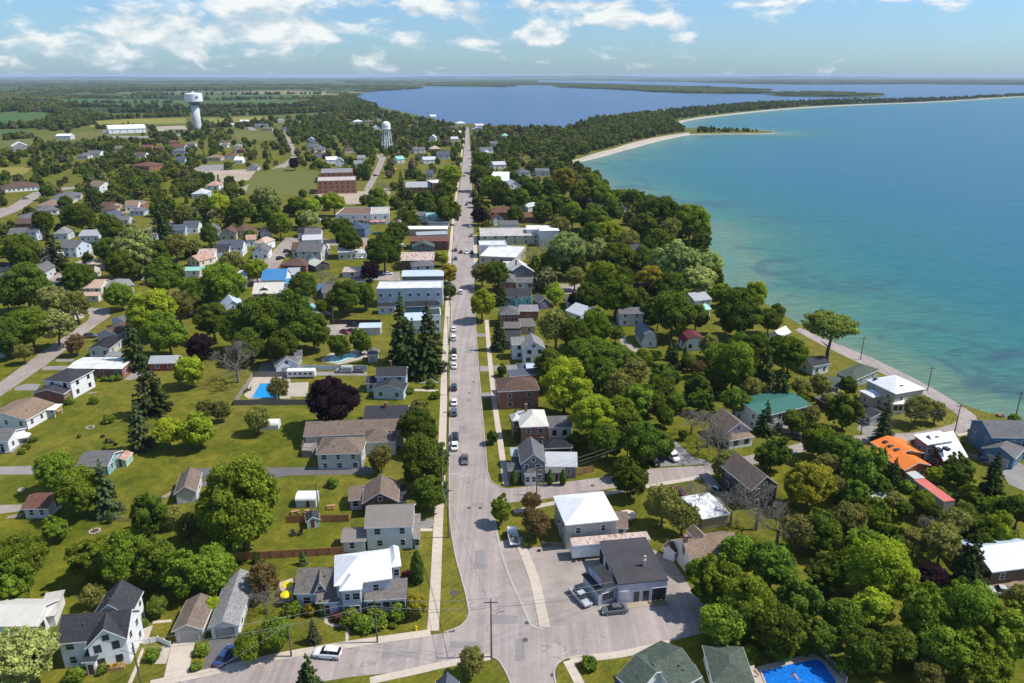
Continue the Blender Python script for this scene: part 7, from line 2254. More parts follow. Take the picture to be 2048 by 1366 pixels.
def water_tower_legs():
	p = at(775, 304)
	t = thing('water_tower', (p.x, p.y, 0), 'old white water tower with a domed tank on tall legs', 'water tower')
	R0, R1, zb = 7.2, 4.4, 27.0
	n = 6
	prev = None
	for i in range(n):
		a = 2 * math.pi * (i + .25) / n
		m = MB()
		m.tube((R0 * math.cos(a), R0 * math.sin(a), 0), (R1 * math.cos(a), R1 * math.sin(a), zb), .48, .42, n=8)
		m.build('leg', M_TOWERW, t)
	for zr in (9.0, 18.0):
		r = R0 + (R1 - R0) * zr / zb
		for i in range(n):
			a, b = 2 * math.pi * (i + .25) / n, 2 * math.pi * (i + 1.25) / n
			m = MB()
			m.tube((r * math.cos(a), r * math.sin(a), zr), (r * math.cos(b), r * math.sin(b), zr), .16, n=5)
			m.build('strut', M_TOWERW, t)
	m = MB()
	m.tube((0, 0, 0), (0, 0, zb), .7, n=10)
	m.build('riser', M_TOWERW, t)
	m = MB()
	m.lathe([(.9, zb - 3.4), (3.2, zb - 2.2), (5.0, zb), (5.4, zb + 1.2), (5.4, zb + 6.2), (5.0, zb + 7.6), (3.6, zb + 9.2), (1.6, zb + 10.0), (.0, zb + 10.2)], 28)
	tk = m.build('tank', M_TOWERW, t, smooth=True)
	m = MB()
	m.lathe([(5.4, zb + 1.0), (6.3, zb + 1.0), (6.3, zb + 1.15), (5.4, zb + 1.15)], 28)
	for i in range(20):
		a = 2 * math.pi * i / 20
		m.tube((6.25 * math.cos(a), 6.25 * math.sin(a), zb + 1.1), (6.25 * math.cos(a), 6.25 * math.sin(a), zb + 2.2), .06, n=4)
	m.build('walkway', M_TOWERW, tk)
	LANDMARKS.append(('the white legged water tower', Vector((p.x, p.y, 0)), 9))
water_tower_legs()

def lighthouse():
	p = at(1544, 264.5)
	t = thing('pier_light', (p.x, p.y, 0), 'tiny white navigation light at the tip of the pier', 'lighthouse')
	m = MB()
	m.lathe([(1.5, 0), (1.1, 6.5), (1.5, 6.6), (1.5, 7.0)], 10)
	m.build('tower', M_TOWERW, t)
	m = MB()
	m.lathe([(.8, 7.0), (.8, 8.6), (1.0, 8.7), (0, 9.6)], 10)
	m.build('lantern', mat_paint('lantern_red', (.45, .04, .03, 1), .5), t)
lighthouse()

# ------------------------------------------------------------------ repair garage details
def garage_details():
	root = GARAGE
	inv = root.matrix_basis.inverted()
	fr('C1')
	def on_wall(x, y, z):                      # photo point on the front wall plane -> root space
		q = gp(x, y, z)
		return inv @ q
	b = B(0, 0, 0, 0, 1, 4.3, 0, 'shed', 'fl_dark', 'shaded_white')
	fr('B6')
	p0, w, rz = _frame(B(1440, 630, 1815, 592, 13, 4.3, .25, 'shed', 'fl_dark', 'shaded_white'))
	M = inv @ Matrix.Translation((p0.x, p0.y, 0)) @ Matrix.Rotation(rz, 4, 'Z')
	y = .12
	def panel(name, x0, x1, z0, z1, mat, fm=M_TRIM, bars=0):
		f = MB()
		f.box(x0 - .1, x1 + .1, y - .05, y + .02, z0 - .08, z1 + .1)
		f.v = [tuple(M @ Vector(v)) for v in f.v]
		o = f.build(name, fm, root)
		g_ = MB()
		n = bars + 1
		for i in range(n):
			a = x0 + (x1 - x0) * i / n + (.03 if i else 0)
			c = x0 + (x1 - x0) * (i + 1) / n - (.03 if i < n - 1 else 0)
			g_.box(a, c, y - .07, y, z0, z1)
		g_.v = [tuple(M @ Vector(v)) for v in g_.v]
		g_.build('pane', mat, o)
	panel('window', .6, 1.9, .9, 2.6, mat_paint('blind', (.55, .54, .52, 1), .6))
	panel('door', 3.2, 4.0, .05, 2.15, M_GLASS, M_DTRIM)
	panel('door', 4.9, 5.8, .05, 2.2, M_GLASS, M_DTRIM)
	panel('garage_door', 6.5, 9.1, .05, 2.6, mat_paint('dark_shutter', (.035, .033, .035, 1), .4), M_TRIM, 0)
	# open bays in the left wall: near-black panels paint their unlit inside
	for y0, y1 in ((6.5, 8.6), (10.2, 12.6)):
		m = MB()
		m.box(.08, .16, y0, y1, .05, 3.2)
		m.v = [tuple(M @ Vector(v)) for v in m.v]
		m.build('garage_door', mat_paint('bay_dark_inside', (.02, .02, .02, 1), .8), root)
	# stack on the roof
	m = MB()
	m.box(6.0, 6.6, 4.2, 4.8, 4.2, 5.7)
	m.tube((6.3, 4.5, 5.7), (6.3, 4.5, 6.3), .15, n=8)
	m.lathe([(.28, 6.3), (.28, 6.45), (0, 6.7)], 8, (6.3, 4.5, 0))
	m.v = [tuple(M @ Vector(v)) for v in m.v]
	m.build('chimney', mat_brick('pale_chimney', (.55, .50, .42, 1)), root)
	# office windows on the annex
	p1, w1, r1 = _frame(B(1293, 694, 1442, 645, 6, 3.0, 1.0, 'shx', 'sh_dark', 'shaded_white'))
	M1 = inv @ Matrix.Translation((p1.x, p1.y, 0)) @ Matrix.Rotation(r1, 4, 'Z')
	f = MB()
	f.box(.9, w1 - .7, .18, .24, .75, 2.35)
	f.v = [tuple(M1 @ Vector(v)) for v in f.v]
	fo = f.build('window', M_TRIM, root)
	g_ = MB()
	ww = (w1 - 1.8)
	for i in range(2):
		for k in range(3):
			g_.box(1.0 + i * ww / 2, 1.0 + (i + 1) * ww / 2 - .06, .15, .2, .82 + k * .5, .82 + (k + 1) * .5 - .06)
	g_.v = [tuple(M1 @ Vector(v)) for v in g_.v]
	g_.build('pane', M_GLASS, fo)
	# rooftop sign with its zigzag struts, standing on the annex roof
	base = root.matrix_basis @ M1 @ Vector((w1 * .28, 3.0, 3.25))
	sg = thing('shop_sign', base, 'blue, red and white sign board standing on the repair garage annex roof', 'sign', r1 + R(90))
	L_ = 4.6
	def bxs(name, x0, x1, y0, y1, z0, z1, mat, par=sg):
		m = MB()
		m.box(x0, x1, y0, y1, z0, z1)
		return m.build(name, mat, par)
	bxs('board', -L_ / 2, L_ / 2, -.09, .09, .15, 1.5, mat_paint('sign_navy', (.03, .05, .12, 1), .4))
	bxs('face', -L_ / 2 + .08, L_ / 2 - .08, -.115, -.092, .22, 1.43, mat_paint('sign_pale_blue', (.45, .55, .68, 1), .4))
	fcs = bxs('face', -L_ / 2 + .08, L_ / 2 - .08, .092, .115, .22, 1.43, mat_paint('sign_pale_blue', (.45, .55, .68, 1), .4))
	for i, c in enumerate(((.55, .05, .06), (.55, .05, .06), (.55, .05, .06), (.06, .10, .28), (.06, .10, .28), (.06, .10, .28))):
		x = -L_ / 2 + .35 + i * .68
		m = MB()
		m.box(x, x + .14, .117, .13, .42, 1.22)
		m.box(x + .14, x + .46, .117, .13, 1.08, 1.22)
		m.box(x + .14, x + .42, .117, .13, .76, .88)
		m.build('lettering', mat_paint('sign_ink_%d' % (i > 2), (*c, 1), .4), sg)
	for i in range(6):
		m = MB()
		x = -L_ / 2 + .3 + i * .8
		m.tube((x, -.1, 1.2), (x + .3, -1.0 - .0, .28), .025, n=4)
		m.build('strut', M_STEEL, sg)
garage_details()

# ------------------------------------------------------------------ vehicles
M_CARPAINT = None
def mat_carpaint():
	t = NT('car_paint')
	oi = t.n('ObjectInfo')
	t.l(oi.outputs['Color'], t.b.inputs['Base Color'])
	t.b.inputs['Roughness'].default_value = .28
	t.b.inputs['Coat Weight'].default_value = .5
	t.b.inputs['Coat Roughness'].default_value = .08
	return t.mat
M_CARPAINT = mat_carpaint()
M_TYRE = mat_paint('tyre_rubber', (.025, .025, .027, 1), .85, .1)
M_RIM = mat_paint('wheel_rim', (.45, .45, .46, 1), .35, .05, .5, .6)
M_LAMP = mat_paint('headlight_glass', (.75, .76, .74, 1), .15, .03)
M_TAIL = mat_paint('taillight_red', (.35, .02, .02, 1), .25, .03)
M_CGLASS = mat_paint('car_glass', (.018, .022, .028, 1), .07, .1, .7)

def loft(m, secs):
	"""secs: list of closed rings with equal counts"""
	n = len(secs[0])
	vs_ = [p for s in secs for p in s]
	fs = []
	for k in range(len(secs) - 1):
		for i in range(n):
			j = (i + 1) % n
			fs.append((k * n + i, k * n + j, (k + 1) * n + j, (k + 1) * n + i))
	fs += [tuple(range(n - 1, -1, -1)), tuple(range((len(secs) - 1) * n, len(secs) * n))]
	m.add(vs_, fs)

def car_meshes(kind):
	"""dict of part name -> list of (mesh) for a car along +y (front), centred, wheels on z=0"""
	parts = []
	if kind == 'sedan':
		L, Wd, zb = 4.7, 1.84, .92
		hull = [(-2.35, .62, .42, .74), (-2.25, .84, .30, .92), (-1.6, .92, .24, 1.0), (0, .92, .22, .97), (1.1, .92, .24, .94), (1.95, .88, .26, .84), (2.28, .74, .32, .70), (2.36, .58, .40, .60)]
		cab = [(-1.75, .62, .98, 1.0), (-1.1, .64, .98, 1.40), (-.2, .63, .96, 1.47), (.45, .62, .95, 1.42), (1.25, .66, .93, .97)]
	elif kind == 'suv':
		L, Wd, zb = 4.7, 1.9, 1.05
		hull = [(-2.32, .80, .50, .98), (-2.25, .92, .36, 1.08), (-1.4, .95, .30, 1.10), (0, .95, .28, 1.08), (1.1, .95, .30, 1.05), (1.9, .92, .32, .98), (2.25, .80, .38, .84), (2.33, .66, .46, .74)]
		cab = [(-2.2, .74, 1.06, 1.25), (-1.9, .72, 1.07, 1.66), (-.4, .72, 1.07, 1.74), (.35, .70, 1.06, 1.70), (1.1, .74, 1.04, 1.08)]
	elif kind == 'pickup':
		L, Wd, zb = 5.6, 1.95, 1.05
		hull = [(-2.8, .90, .55, .72), (-2.75, .95, .50, .74), (-.55, .95, .45, .76), (-.5, .95, .42, 1.10), (1.1, .95, .40, 1.10), (2.2, .93, .42, 1.04), (2.7, .86, .46, .92), (2.78, .76, .52, .84)]
		cab = [(-.55, .76, 1.08, 1.12), (-.42, .74, 1.08, 1.72), (.3, .74, 1.08, 1.78), (.75, .72, 1.08, 1.74), (1.35, .76, 1.08, 1.12)]
	else:  # van
		L, Wd, zb = 5.4, 2.0, 1.2
		hull = [(-2.7, .92, .45, 2.15), (-2.6, 1.0, .38, 2.2), (0, 1.0, .35, 2.2), (.9, 1.0, .35, 2.15), (1.15, 1.0, .36, 1.30), (2.2, .95, .38, 1.12), (2.6, .85, .42, .95), (2.68, .7, .5, .8)]
		cab = [(.7, .90, 1.3, 2.1), (.85, .90, 1.3, 2.12), (1.0, .89, 1.28, 2.02), (1.3, .88, 1.26, 1.72), (1.75, .88, 1.2, 1.24)]
	m = MB()
	secs = []
	for y, hw, z0, z1 in hull:
		secs.append([(-hw * .94, y, z0), (-hw, y, z0 + (z1 - z0) * .35), (-hw * .97, y, z0 + (z1 - z0) * .8), (-hw * .86, y, z1), (hw * .86, y, z1), (hw * .97, y, z0 + (z1 - z0) * .8), (hw, y, z0 + (z1 - z0) * .35), (hw * .94, y, z0)][::-1])
	loft(m, secs)
	body = m.mesh('body', uv=False, smooth=False)
	body.materials.append(M_CARPAINT)
	parts.append(('body', body, None))
	# greenhouse: glass volume with a painted roof on top
	m = MB()
	secs = []
	for y, hw, z0, z1 in cab:
		top = hw * (1 - .16 * min(1, max(0, (z1 - z0)) / .5))
		secs.append([(-hw - .1, y, z0 - .03), (-top, y, z1), (top, y, z1), (hw + .1, y, z0 - .03)][::-1])
	loft(m, secs)
	gl = m.mesh('window', uv=False)
	gl.materials.append(M_CGLASS)
	parts.append(('window', gl, None))
	m = MB()
	rf = cab[1:4]
	secs = []
	for y, hw, z0, z1 in rf:
		top = hw * .86
		secs.append([(-top - .03, y, z1 - .05), (-top, y, z1 + .025), (top, y, z1 + .025), (top + .03, y, z1 - .05)][::-1])
	loft(m, secs)
	for s in (-1, 1):
		for y, hw, z0, z1 in (cab[2],):
			m.add([(s * (hw + .105), y - .05, z0), (s * (hw + .105), y + .05, z0), (s * (hw * .86 + .02), y + .05, z1), (s * (hw * .86 + .02), y - .05, z1)], [(0, 1, 2, 3), (3, 2, 1, 0)])
	rm = m.mesh('roof', uv=False)
	rm.materials.append(M_CARPAINT)
	parts.append(('roof', rm, None))
	if kind == 'pickup':
		m = MB()
		for x0, x1, y0, y1 in ((-.95, -.86, -2.78, -.55), (.86, .95, -2.78, -.55), (-.86, .86, -2.78, -2.70)):
			m.box(x0, x1, y0, y1, .74, 1.10)
		bm_ = m.mesh('bed', uv=False)
		bm_.materials.append(M_CARPAINT)
		parts.append(('bed', bm_, None))
	m = MB()
	m.tube((-.12, 0, 0), (.12, 0, 0), .33, n=14)
	wm = m.mesh('wheel', uv=False)
	wm.materials.append(M_TYRE)
	m = MB()
	m.tube((-.13, 0, 0), (.13, 0, 0), .19, n=10)
	rmm = m.mesh('rim', uv=False)
	rmm.materials.append(M_RIM)
	fy = hull[-1][0] - .85
	ry = hull[0][0] + .95
	for s in (-1, 1):
		for y in (fy, ry):
			parts.append(('wheel', wm, (s * (hull[3][1] - .10), y, .33), rmm))
	zl = hull[-2][3] - .08
	for nm, mt, y, zz in (('headlight', M_LAMP, hull[-2][0] + .0, zl), ('taillight', M_TAIL, hull[0][0] - .01, hull[0][3] - .12)):
		m = MB()
		m.box(-.17, .17, -.07, .07, -.07, .07)
		me = m.mesh(nm, uv=False)
		me.materials.append(mt)
		for s in (-1, 1):
			parts.append((nm, me, (s * .60, y, zz)))
	return parts
CARM = {k: car_meshes(k) for k in ('sedan', 'suv', 'pickup', 'van')}
FARCAR = {}
CARC = {'white': (.78, .78, .77), 'black': (.012, .012, .014), 'grey': (.10, .105, .11), 'silver': (.42, .43, .43), 'blue': (.03, .06, .16), 'red': (.22, .02, .025), 'darkred': (.09, .02, .025), 'green': (.02, .045, .04), 'bluegrey': (.08, .11, .14), 'yellow': (.6, .38, .03), 'beige': (.45, .40, .33)}
def far_car(kind):
	"""whole car as one mesh for cars too small to show parts"""
	if kind in FARCAR:
		return FARCAR[kind]
	m = MB()
	mats = [M_CARPAINT, M_CGLASS, M_TYRE]
	for p_ in CARM[kind]:
		nm, me, off = p_[0], p_[1], p_[2] or (0, 0, 0)
		mi = {'window': 1, 'wheel': 2}.get(nm, 0)
		if nm in ('headlight', 'taillight'):
			continue
		m.add([(v.co.x + off[0], v.co.y + off[1], v.co.z + off[2]) for v in me.vertices], [tuple(p.vertices) for p in me.polygons], mi)
	me = m.mesh('car', uv=False)
	for mt in mats:
		me.materials.append(mt)
	FARCAR[kind] = me
	return me
CARS = []
def road_heading(py):
	ys = np.array([p[1] for p in LEFT])
	xm = [(a[0] + b[0]) / 2 for a, b in zip(LEFT[:12], RIGHT)]
	y0, y1 = py - 12, py + 12
	f = lambda y: at(np.interp(y, [p[1] for p in LEFT[:12]], xm), y)
	d = f(y0) - f(y1)
	return math.atan2(d.y, d.x)

def car(px_, py_, kind, colr, label, head=None, group=None):
	"""photo pixel of the car's middle (about .7 m above ground); head: world angle of its front, None: along the main street"""
	u, v = P(px_, py_)
	p = at(u, v, .75)
	h = road_heading(v) if head is None else head
	c = (*CARC[colr], 1)
	nm = {'sedan': 'parked_car', 'suv': 'parked_car', 'pickup': 'pickup_truck', 'van': 'van'}[kind]
	cat = {'pickup': 'pickup truck', 'van': 'van'}.get(kind, 'car')
	rz = h - math.pi / 2
	if v < 560:
		o = share(nm, far_car(kind), None, (p.x, p.y, .012), rz, None, c)
		tag(o, label, cat, group)
	else:
		o = thing(nm, (p.x, p.y, .012), label, cat, rz, group)
		for q in CARM[kind]:
			w = share(q[0], q[1], o, q[2], 0, None, c)
			if q[0] == 'wheel':
				share('rim', q[3], w)
	CARS.append(o)
	return o

fr('F')
G1 = 'cars along the main street kerb'
for a in [
	(909, 890, 'sedan', 'white', 'white sedan, nearest of the cars parked on the main street'), (910, 872, 'suv', 'black', 'black SUV parked just beyond the nearest white sedan'),
	(907.5, 823, 'suv', 'bluegrey', 'blue-grey SUV parked third nearest at the main street kerb'), (908, 803, 'sedan', 'white', 'white sedan touching the blue-grey SUV on the main street'),
	(908, 773, 'suv', 'green', 'dark green car parked alone between two gaps on the main street'), (908, 730, 'sedan', 'white', 'white sedan, first of the pair beyond the dark green car'),
	(908, 713, 'sedan', 'white', 'white sedan, second of the pair beyond the dark green car'), (908, 701, 'suv', 'black', 'black SUV in front of the pair of white sedans'),
	(907.5, 675, 'suv', 'white', 'white SUV parked level with the roadside spruces'), (907.5, 657, 'sedan', 'white', 'white sedan half in tree shade across the main street'),
	(911, 516, 'sedan', 'blue', 'small blue car parked before the rusty roofed shop'), (911, 499, 'suv', 'grey', 'dark grey SUV parked beside the rusty roofed shop'), (944, 504, 'suv', 'blue', 'dark blue SUV parked opposite the rusty roofed shop'), (943, 470, 'pickup', 'beige', 'beige pickup parked in front of the long row of shops'),
	(915, 438, 'suv', 'blue', 'dark blue car parked near the mint roofed shop'), (917.5, 417, 'suv', 'black', 'black SUV parked beyond the mint roofed shop'), (920, 382, 'suv', 'grey', 'dark car parked before the brick hall tower block'), (942, 390, 'suv', 'grey', 'dark car parked opposite the brick hall'),
	(940, 452, 'sedan', 'silver', 'silver car parked just past the long row of shops'),
]:
	car(*a, group=G1)
car(929.5, 917, 'sedan', 'grey', 'charcoal sedan driving towards the camera on the main street', road_heading(917) + math.pi)
car(921, 583, 'suv', 'white', 'white car driving alone past the long pale blue shop building')
car(922, 503, 'sedan', 'darkred', 'dark red car driving away beside the white one')
car(933, 504, 'suv', 'white', 'white car driving towards the camera by the flat supermarket', road_heading(504) + math.pi)
car(933, 408, 'sedan', 'darkred', 'dark red car far up the main street')
car(928, 351, 'sedan', 'grey', 'tiny dark car in the far narrow part of the main street')
car(655, 1305, 'suv', 'white', 'white SUV parked on the cross street below the corner house', math.atan2(-.03, -1) + R(-8))
car(1229, 1217, 'sedan', 'grey', 'dark grey sedan parked before the repair garage doors', math.pi + R(8))
PICK = car(1161, 1192, 'pickup', 'silver', 'silver pickup loaded with black tyres on the garage forecourt', R(-62))
car(1343, 911, 'van', 'white', 'white cargo van parked on the side street drive', R(-68))
car(1308, 921, 'suv', 'black', 'black SUV in deep shade beside the white van', R(-72))
car(1978, 916, 'suv', 'blue', 'blue SUV parked before the navy blue house', R(-14))
car(2006, 1183, 'pickup', 'silver', 'silver pickup parked by the silver-roofed workshop', R(168))
car(1434, 980, 'sedan', 'bluegrey', 'dark blue car between the dark gable house and the carport', R(-52))
car(1357, 982, 'sedan', 'darkred', 'dark red car half hidden behind the wooden carport', R(-52))
car(1594, 873, 'suv', 'black', 'black car under trees beside the sea green roofed house', R(-30))
car(450, 1309, 'sedan', 'blue', 'dark blue car on the asphalt drive of the long white garage', R(80))
car(181, 671, 'suv', 'grey', 'dark SUV beside the brown-gabled pale blue bungalow', R(10))
fr('A1')
car(612, 152, 'sedan', 'silver', 'silver sedan parked on the short street by white cottages', R(48))
car(460, 216, 'suv', 'black', 'black SUV at the foot of the short street', R(12))
car(576, 263, 'pickup', 'black', 'black pickup on the drive below the blue car', R(8))
car(651, 216, 'suv', 'blue', 'blue SUV beside the black-roofed cream cottage', R(75))
fr('A2')
car(1187, 748, 'sedan', 'red', 'bright red car on the gravel lot behind the shops', R(-38))
car(1256, 692, 'suv', 'black', 'black SUV by the dark fence on the gravel lot', R(2))
car(1245, 742, 'sedan', 'darkred', 'maroon car half under the bushes next to the red car', R(-30))
car(888, 1070, 'sedan', 'white', 'white convertible-like car beside the white panel fence', R(0))
car(1182, 1066, 'van', 'silver', 'silver minivan on the drive behind the big purple tree', R(178))
car(1290, 1066, 'sedan', 'grey', 'grey hatchback on the drive next to the silver minivan', R(178))
car(1537, 270, 'sedan', 'white', 'white car in the yard behind the pale blue metal-roofed shop', R(5))
car(1472, 266, 'suv', 'grey', 'grey car next to the white one behind the shops', R(80))
car(1388, 332, 'suv', 'darkred', 'dark red car at the corner of the long pale blue shop', R(80))
car(716, 90, 'suv', 'black', 'black SUV, farther of the two on the short wide street', R(25))
car(656, 146, 'suv', 'black', 'black SUV, nearer of the two on the short wide street', R(60))
car(1298, 142, 'sedan', 'white', 'white car before the maroon-roofed garage', R(0))
fr('Z5')
car(965, 1070, 'suv', 'blue', 'dark blue car in the leafy yard behind the corrugated roof', R(10))
car(995, 1062, 'sedan', 'bluegrey', 'blue-grey car touching the dark blue one in the leafy yard', R(10))
car(512, 958, 'suv', 'white', 'white SUV at the left end of the row before the white workshop', R(80))
car(548, 962, 'suv', 'black', 'black SUV second in the row before the white workshop', R(80))
car(612, 968, 'sedan', 'silver', 'silver car third in the row before the white workshop', R(80))
car(1118, 970, 'sedan', 'red', 'red car right of the pink parasols', R(80))
car(1150, 970, 'suv', 'white', 'white car next to the red one by the parasols', R(80))
car(1165, 1170, 'van', 'white', 'white tank truck parked behind the chocolate brown roof', R(4))
car(955, 602, 'suv', 'black', 'black car on the lane beside the slim cedars', R(0))
fr('Z4')
car(920, 856, 'suv', 'black', 'black car, left of two by the small brown garage house', R(10))
car(968, 852, 'suv', 'bluegrey', 'blue-grey car, right of two by the small brown garage house', R(10))
car(1060, 970, 'sedan', 'grey', 'dark grey car on the lawn drive below the tan bungalow', R(0))
car(1610, 492, 'van', 'yellow', 'tiny yellow van by the distant tan ranch', R(0))
car(170, 912, 'sedan', 'grey', 'dark car parked before the terraced bungalows', R(20))
car(203, 786, 'sedan', 'grey', 'dark car on the curving estate street', R(40))

# tyres on the pickup bed and on the forecourt
m = MB()
for i in range(14):
	a, b = 2 * math.pi * i / 14, 2 * math.pi * (i + 1) / 14
	prof = [(.22, -.11), (.36, -.11), (.40, 0), (.36, .11), (.22, .11)]
	ra = [(r * math.cos(a), r * math.sin(a), z) for r, z in prof]
	rb = [(r * math.cos(b), r * math.sin(b), z) for r, z in prof]
	m.add(ra + rb, [(k, (k + 1) % 5, 5 + (k + 1) % 5, 5 + k) for k in range(5)])
TYRE = m.mesh('tyre', uv=False)
TYRE.materials.append(M_TYRE)
def tyre(x, y, z, label, rot=(0, 0, 0)):
	o = share('tyre', TYRE, None, (x, y, z))
	o.rotation_euler = rot
	tag(o, label, 'tyre', 'tyres about the garage')
	return o
pb = PICK.matrix_basis if False else Matrix.Translation(PICK.location) @ Matrix.Rotation(PICK.rotation_euler.z, 4, 'Z')
for i, (x, y) in enumerate(((-.35, -1.1), (.35, -1.1), (-.35, -1.6), (.35, -1.6))):
	q = pb @ Vector((x, y, 1.2))
	tyre(q.x, q.y, q.z, ('front left', 'front right', 'rear left', 'rear right')[i] + ' black tyre standing on the silver pickup bed', (R(90), 0, PICK.rotation_euler.z))
fr('B6')
for x, y, l in ((1108, 458, 'black tyre lying in front of the white box trailer corner'), (1150, 448, 'second black tyre lying before the white box trailer'), (1180, 446, 'third black tyre from the box trailer corner'), (850, 380, 'lone black tyre at the edge of the lawn by the rail fence'), (1160, 420, 'black tyre leaning on the white box trailer')):
	q = gp(x, y)
	tyre(q.x, q.y, .12, l)

# white flatbed work truck at the lay-by
def work_truck():
	fr('B6')
	p = gp(655, 270, .8)
	t = thing('work_truck', (p.x, p.y, .01), 'white work truck with an open tool bed parked under the street tree', 'truck', R(98) - math.pi / 2)
	m = MB()
	loft(m, [[(-.98, y, z0), (-1.0, y, (z0 + z1) / 2), (-.92, y, z1), (.92, y, z1), (1.0, y, (z0 + z1) / 2), (.98, y, z0)][::-1] for y, z0, z1 in ((.6, .5, 2.05), (.7, .48, 2.15), (1.6, .48, 2.15), (2.1, .48, 1.35), (2.9, .5, 1.2), (3.0, .55, 1.0))])
	b = m.build('cab', M_CARPAINT, t, uv=False)
	b.color = (*CARC['white'], 1)
	m = MB()
	m.add([(-.84, 1.66, 2.08), (.84, 1.66, 2.08), (.84, 2.14, 1.40), (-.84, 2.14, 1.40)], [(3, 2, 1, 0)])
	m.build('windscreen', M_CGLASS, t, uv=False, loc=(0, .02, .02))
	m = MB()
	m.box(-1.05, 1.05, -2.9, .5, .75, .9)
	for x in (-1.05, .97):
		m.box(x, x + .08, -2.9, .5, .9, 1.5)
	m.box(-.97, .97, .4, .5, .9, 1.7)
	m.build('bed', mat_paint('truck_bed_white', (.70, .69, .66, 1), .5), t)
	for i, (x, y, c) in enumerate(((-.5, -.3, (.30, .10, .06)), (.4, -.9, (.35, .25, .10)), (-.3, -1.6, (.45, .42, .38)), (.35, -2.2, (.12, .12, .12)))):
		m = MB()
		m.box(x - .35, x + .35, y - .3, y + .3, .9, 1.15 + .12 * i)
		m.build('crate', mat_paint('crate_%d' % i, (*c, 1), .7), t)
	for s in (-1, 1):
		for y in (2.1, -1.9):
			w = share('wheel', CARM['suv'][3][1], t, (s * .88, y, .36), 0, 1.08)
			share('rim', CARM['suv'][3][3], w)
work_truck()

# travel trailer by the pool yard
def caravan():
	fr('A2')
	a, b = gp(715, 1138), gp(940, 1135)
	c = (a + b) / 2
	L = (b - a).length
	t = thing('travel_trailer', (c.x, c.y + 1.2, 0), 'long white travel trailer behind the big purple tree', 'travel trailer', math.atan2((b - a).y, (b - a).x))
	m = MB()
	pr = [(-1.2, .55), (1.2, .55), (1.25, 1.6), (1.2, 2.6), (.8, 2.85), (-.8, 2.85), (-1.2, 2.6), (-1.25, 1.6)]
	m.extr([(y, z) for y, z in pr], -L / 2, L / 2, 'x')
	m.build('body', mat_paint('trailer_white', (.76, .76, .75, 1), .4), t)
	for i in range(5):
		x = -L / 2 + L * (i + .6) / 5.4
		m = MB()
		m.box(x - .5, x + .5, -1.29, -1.23, 1.4, 2.1)
		m.build('window', M_GLASS, t, uv=False)
	for i in range(3):
		m = MB()
		m.box(-L / 3 + i * L / 3 - .3, -L / 3 + i * L / 3 + .3, -.3, .3, 2.84, 3.05)
		m.build('roof_vent', M_TRIM, t, uv=False)
	for x in (-.5, .5):
		for y in (-1.1, 1.1):
			share('wheel', CARM['suv'][3][1], t, (x, y, .33), R(90))
caravan()

# ------------------------------------------------------------------ utility poles and wires
M_POLE = mat_ground('pole_wood', (.13, .10, .075), (.20, .165, .13), 1.0)
POLES = {}
def pole(key, base, top, label, arm=True, lamp=0, zmax=14):
	"""photo pixels of foot and top"""
	p = at(*base)
	# height so that the top lands on the pixel row
	lo, hi = 2.0, zmax
	for _ in range(30):
		z = (lo + hi) / 2
		if pix((p.x, p.y, z))[1] > top[1]:
			lo = z
		else:
			hi = z
	H_ = (lo + hi) / 2
	t = thing('utility_pole', (p.x, p.y, 0), label, 'utility pole', 0, 'utility poles along the streets')
	m = MB()
	m.tube((0, 0, 0), (0, 0, H_), .16, .10, n=8)
	m.build('shaft', M_POLE, t, uv=False)
	if arm:
		m = MB()
		m.box(-1.1, 1.1, -.06, .06, H_ - .75, H_ - .62)
		m.build('crossarm', M_POLE, t, uv=False)
		for x in (-1.0, -.4, .4, 1.0):
			m = MB()
			m.tube((x, 0, H_ - .62), (x, 0, H_ - .42), .05, n=5)
			m.build('insulator', M_STEEL, t, uv=False)
	if lamp:
		m = MB()
		m.tube((0, 0, H_ * .72), (lamp * 1.7, 0, H_ * .72 + .9), .05, n=5)
		m.box(lamp * 1.7 - .35, lamp * 1.7 + .35, -.13, .13, H_ * .72 + .85, H_ * .72 + 1.0)
		m.build('street_light', M_STEEL, t, uv=False)
	POLES[key] = Vector((p.x, p.y, H_))
	return t
pole('x', (983, 1314), (984, 1198), 'wooden utility pole with crossarm at the street crossing', lamp=1)
pole('c1', (755, 1285), (749, 1199), 'utility pole standing at the corner house hedge')
pole('c2', (583, 1313), (574, 1247), 'pale bare pole on the lawn left of the small blue-grey spruce', arm=False)
pole('c3', (283, 1372), (264, 1285), 'leaning lamp pole by the white farmhouse garden path', arm=False, lamp=-1)
pole('y1', (638, 1030), (632, 965), 'thin pole behind the tiny dark shed', arm=False)
pole('m1', (897, 1075), (897, 975), 'utility pole at the kerb beside the white house with a taupe roof')
pole('m2', (897, 905), (898, 820), 'utility pole at the kerb beside the dark street trees')
pole('m3', (896, 790), (897, 722), 'utility pole at the kerb before the pale blue charcoal-roofed house', lamp=1)
pole('m4', (897, 690), (898, 632), 'utility pole at the kerb beside the tall spruces')
pole('m5', (899, 612), (900, 562), 'utility pole before the long pale blue shop building', lamp=1)
pole('m6', (905, 540), (906, 498), 'utility pole beside the yellow street trees')
pole('m7', (908, 480), (909, 446), 'utility pole before the chocolate brown shop roof')
pole('s1', (1073, 989), (1076, 935), 'utility pole in front of the grey corner cottage')
pole('s2', (1254, 921), (1254, 880), 'street lamp pole by the shaded side street', arm=False, lamp=-1)
pole('r1', (1909, 866), (1920, 808), 'utility pole on the inner bend of the shore road', lamp=-1)
pole('r2', (1855, 781), (1861, 733), 'utility pole on the lake bank behind the white villa')
pole('r3', (2031, 834), (2037, 782), 'utility pole on the lake bank at the picture edge')
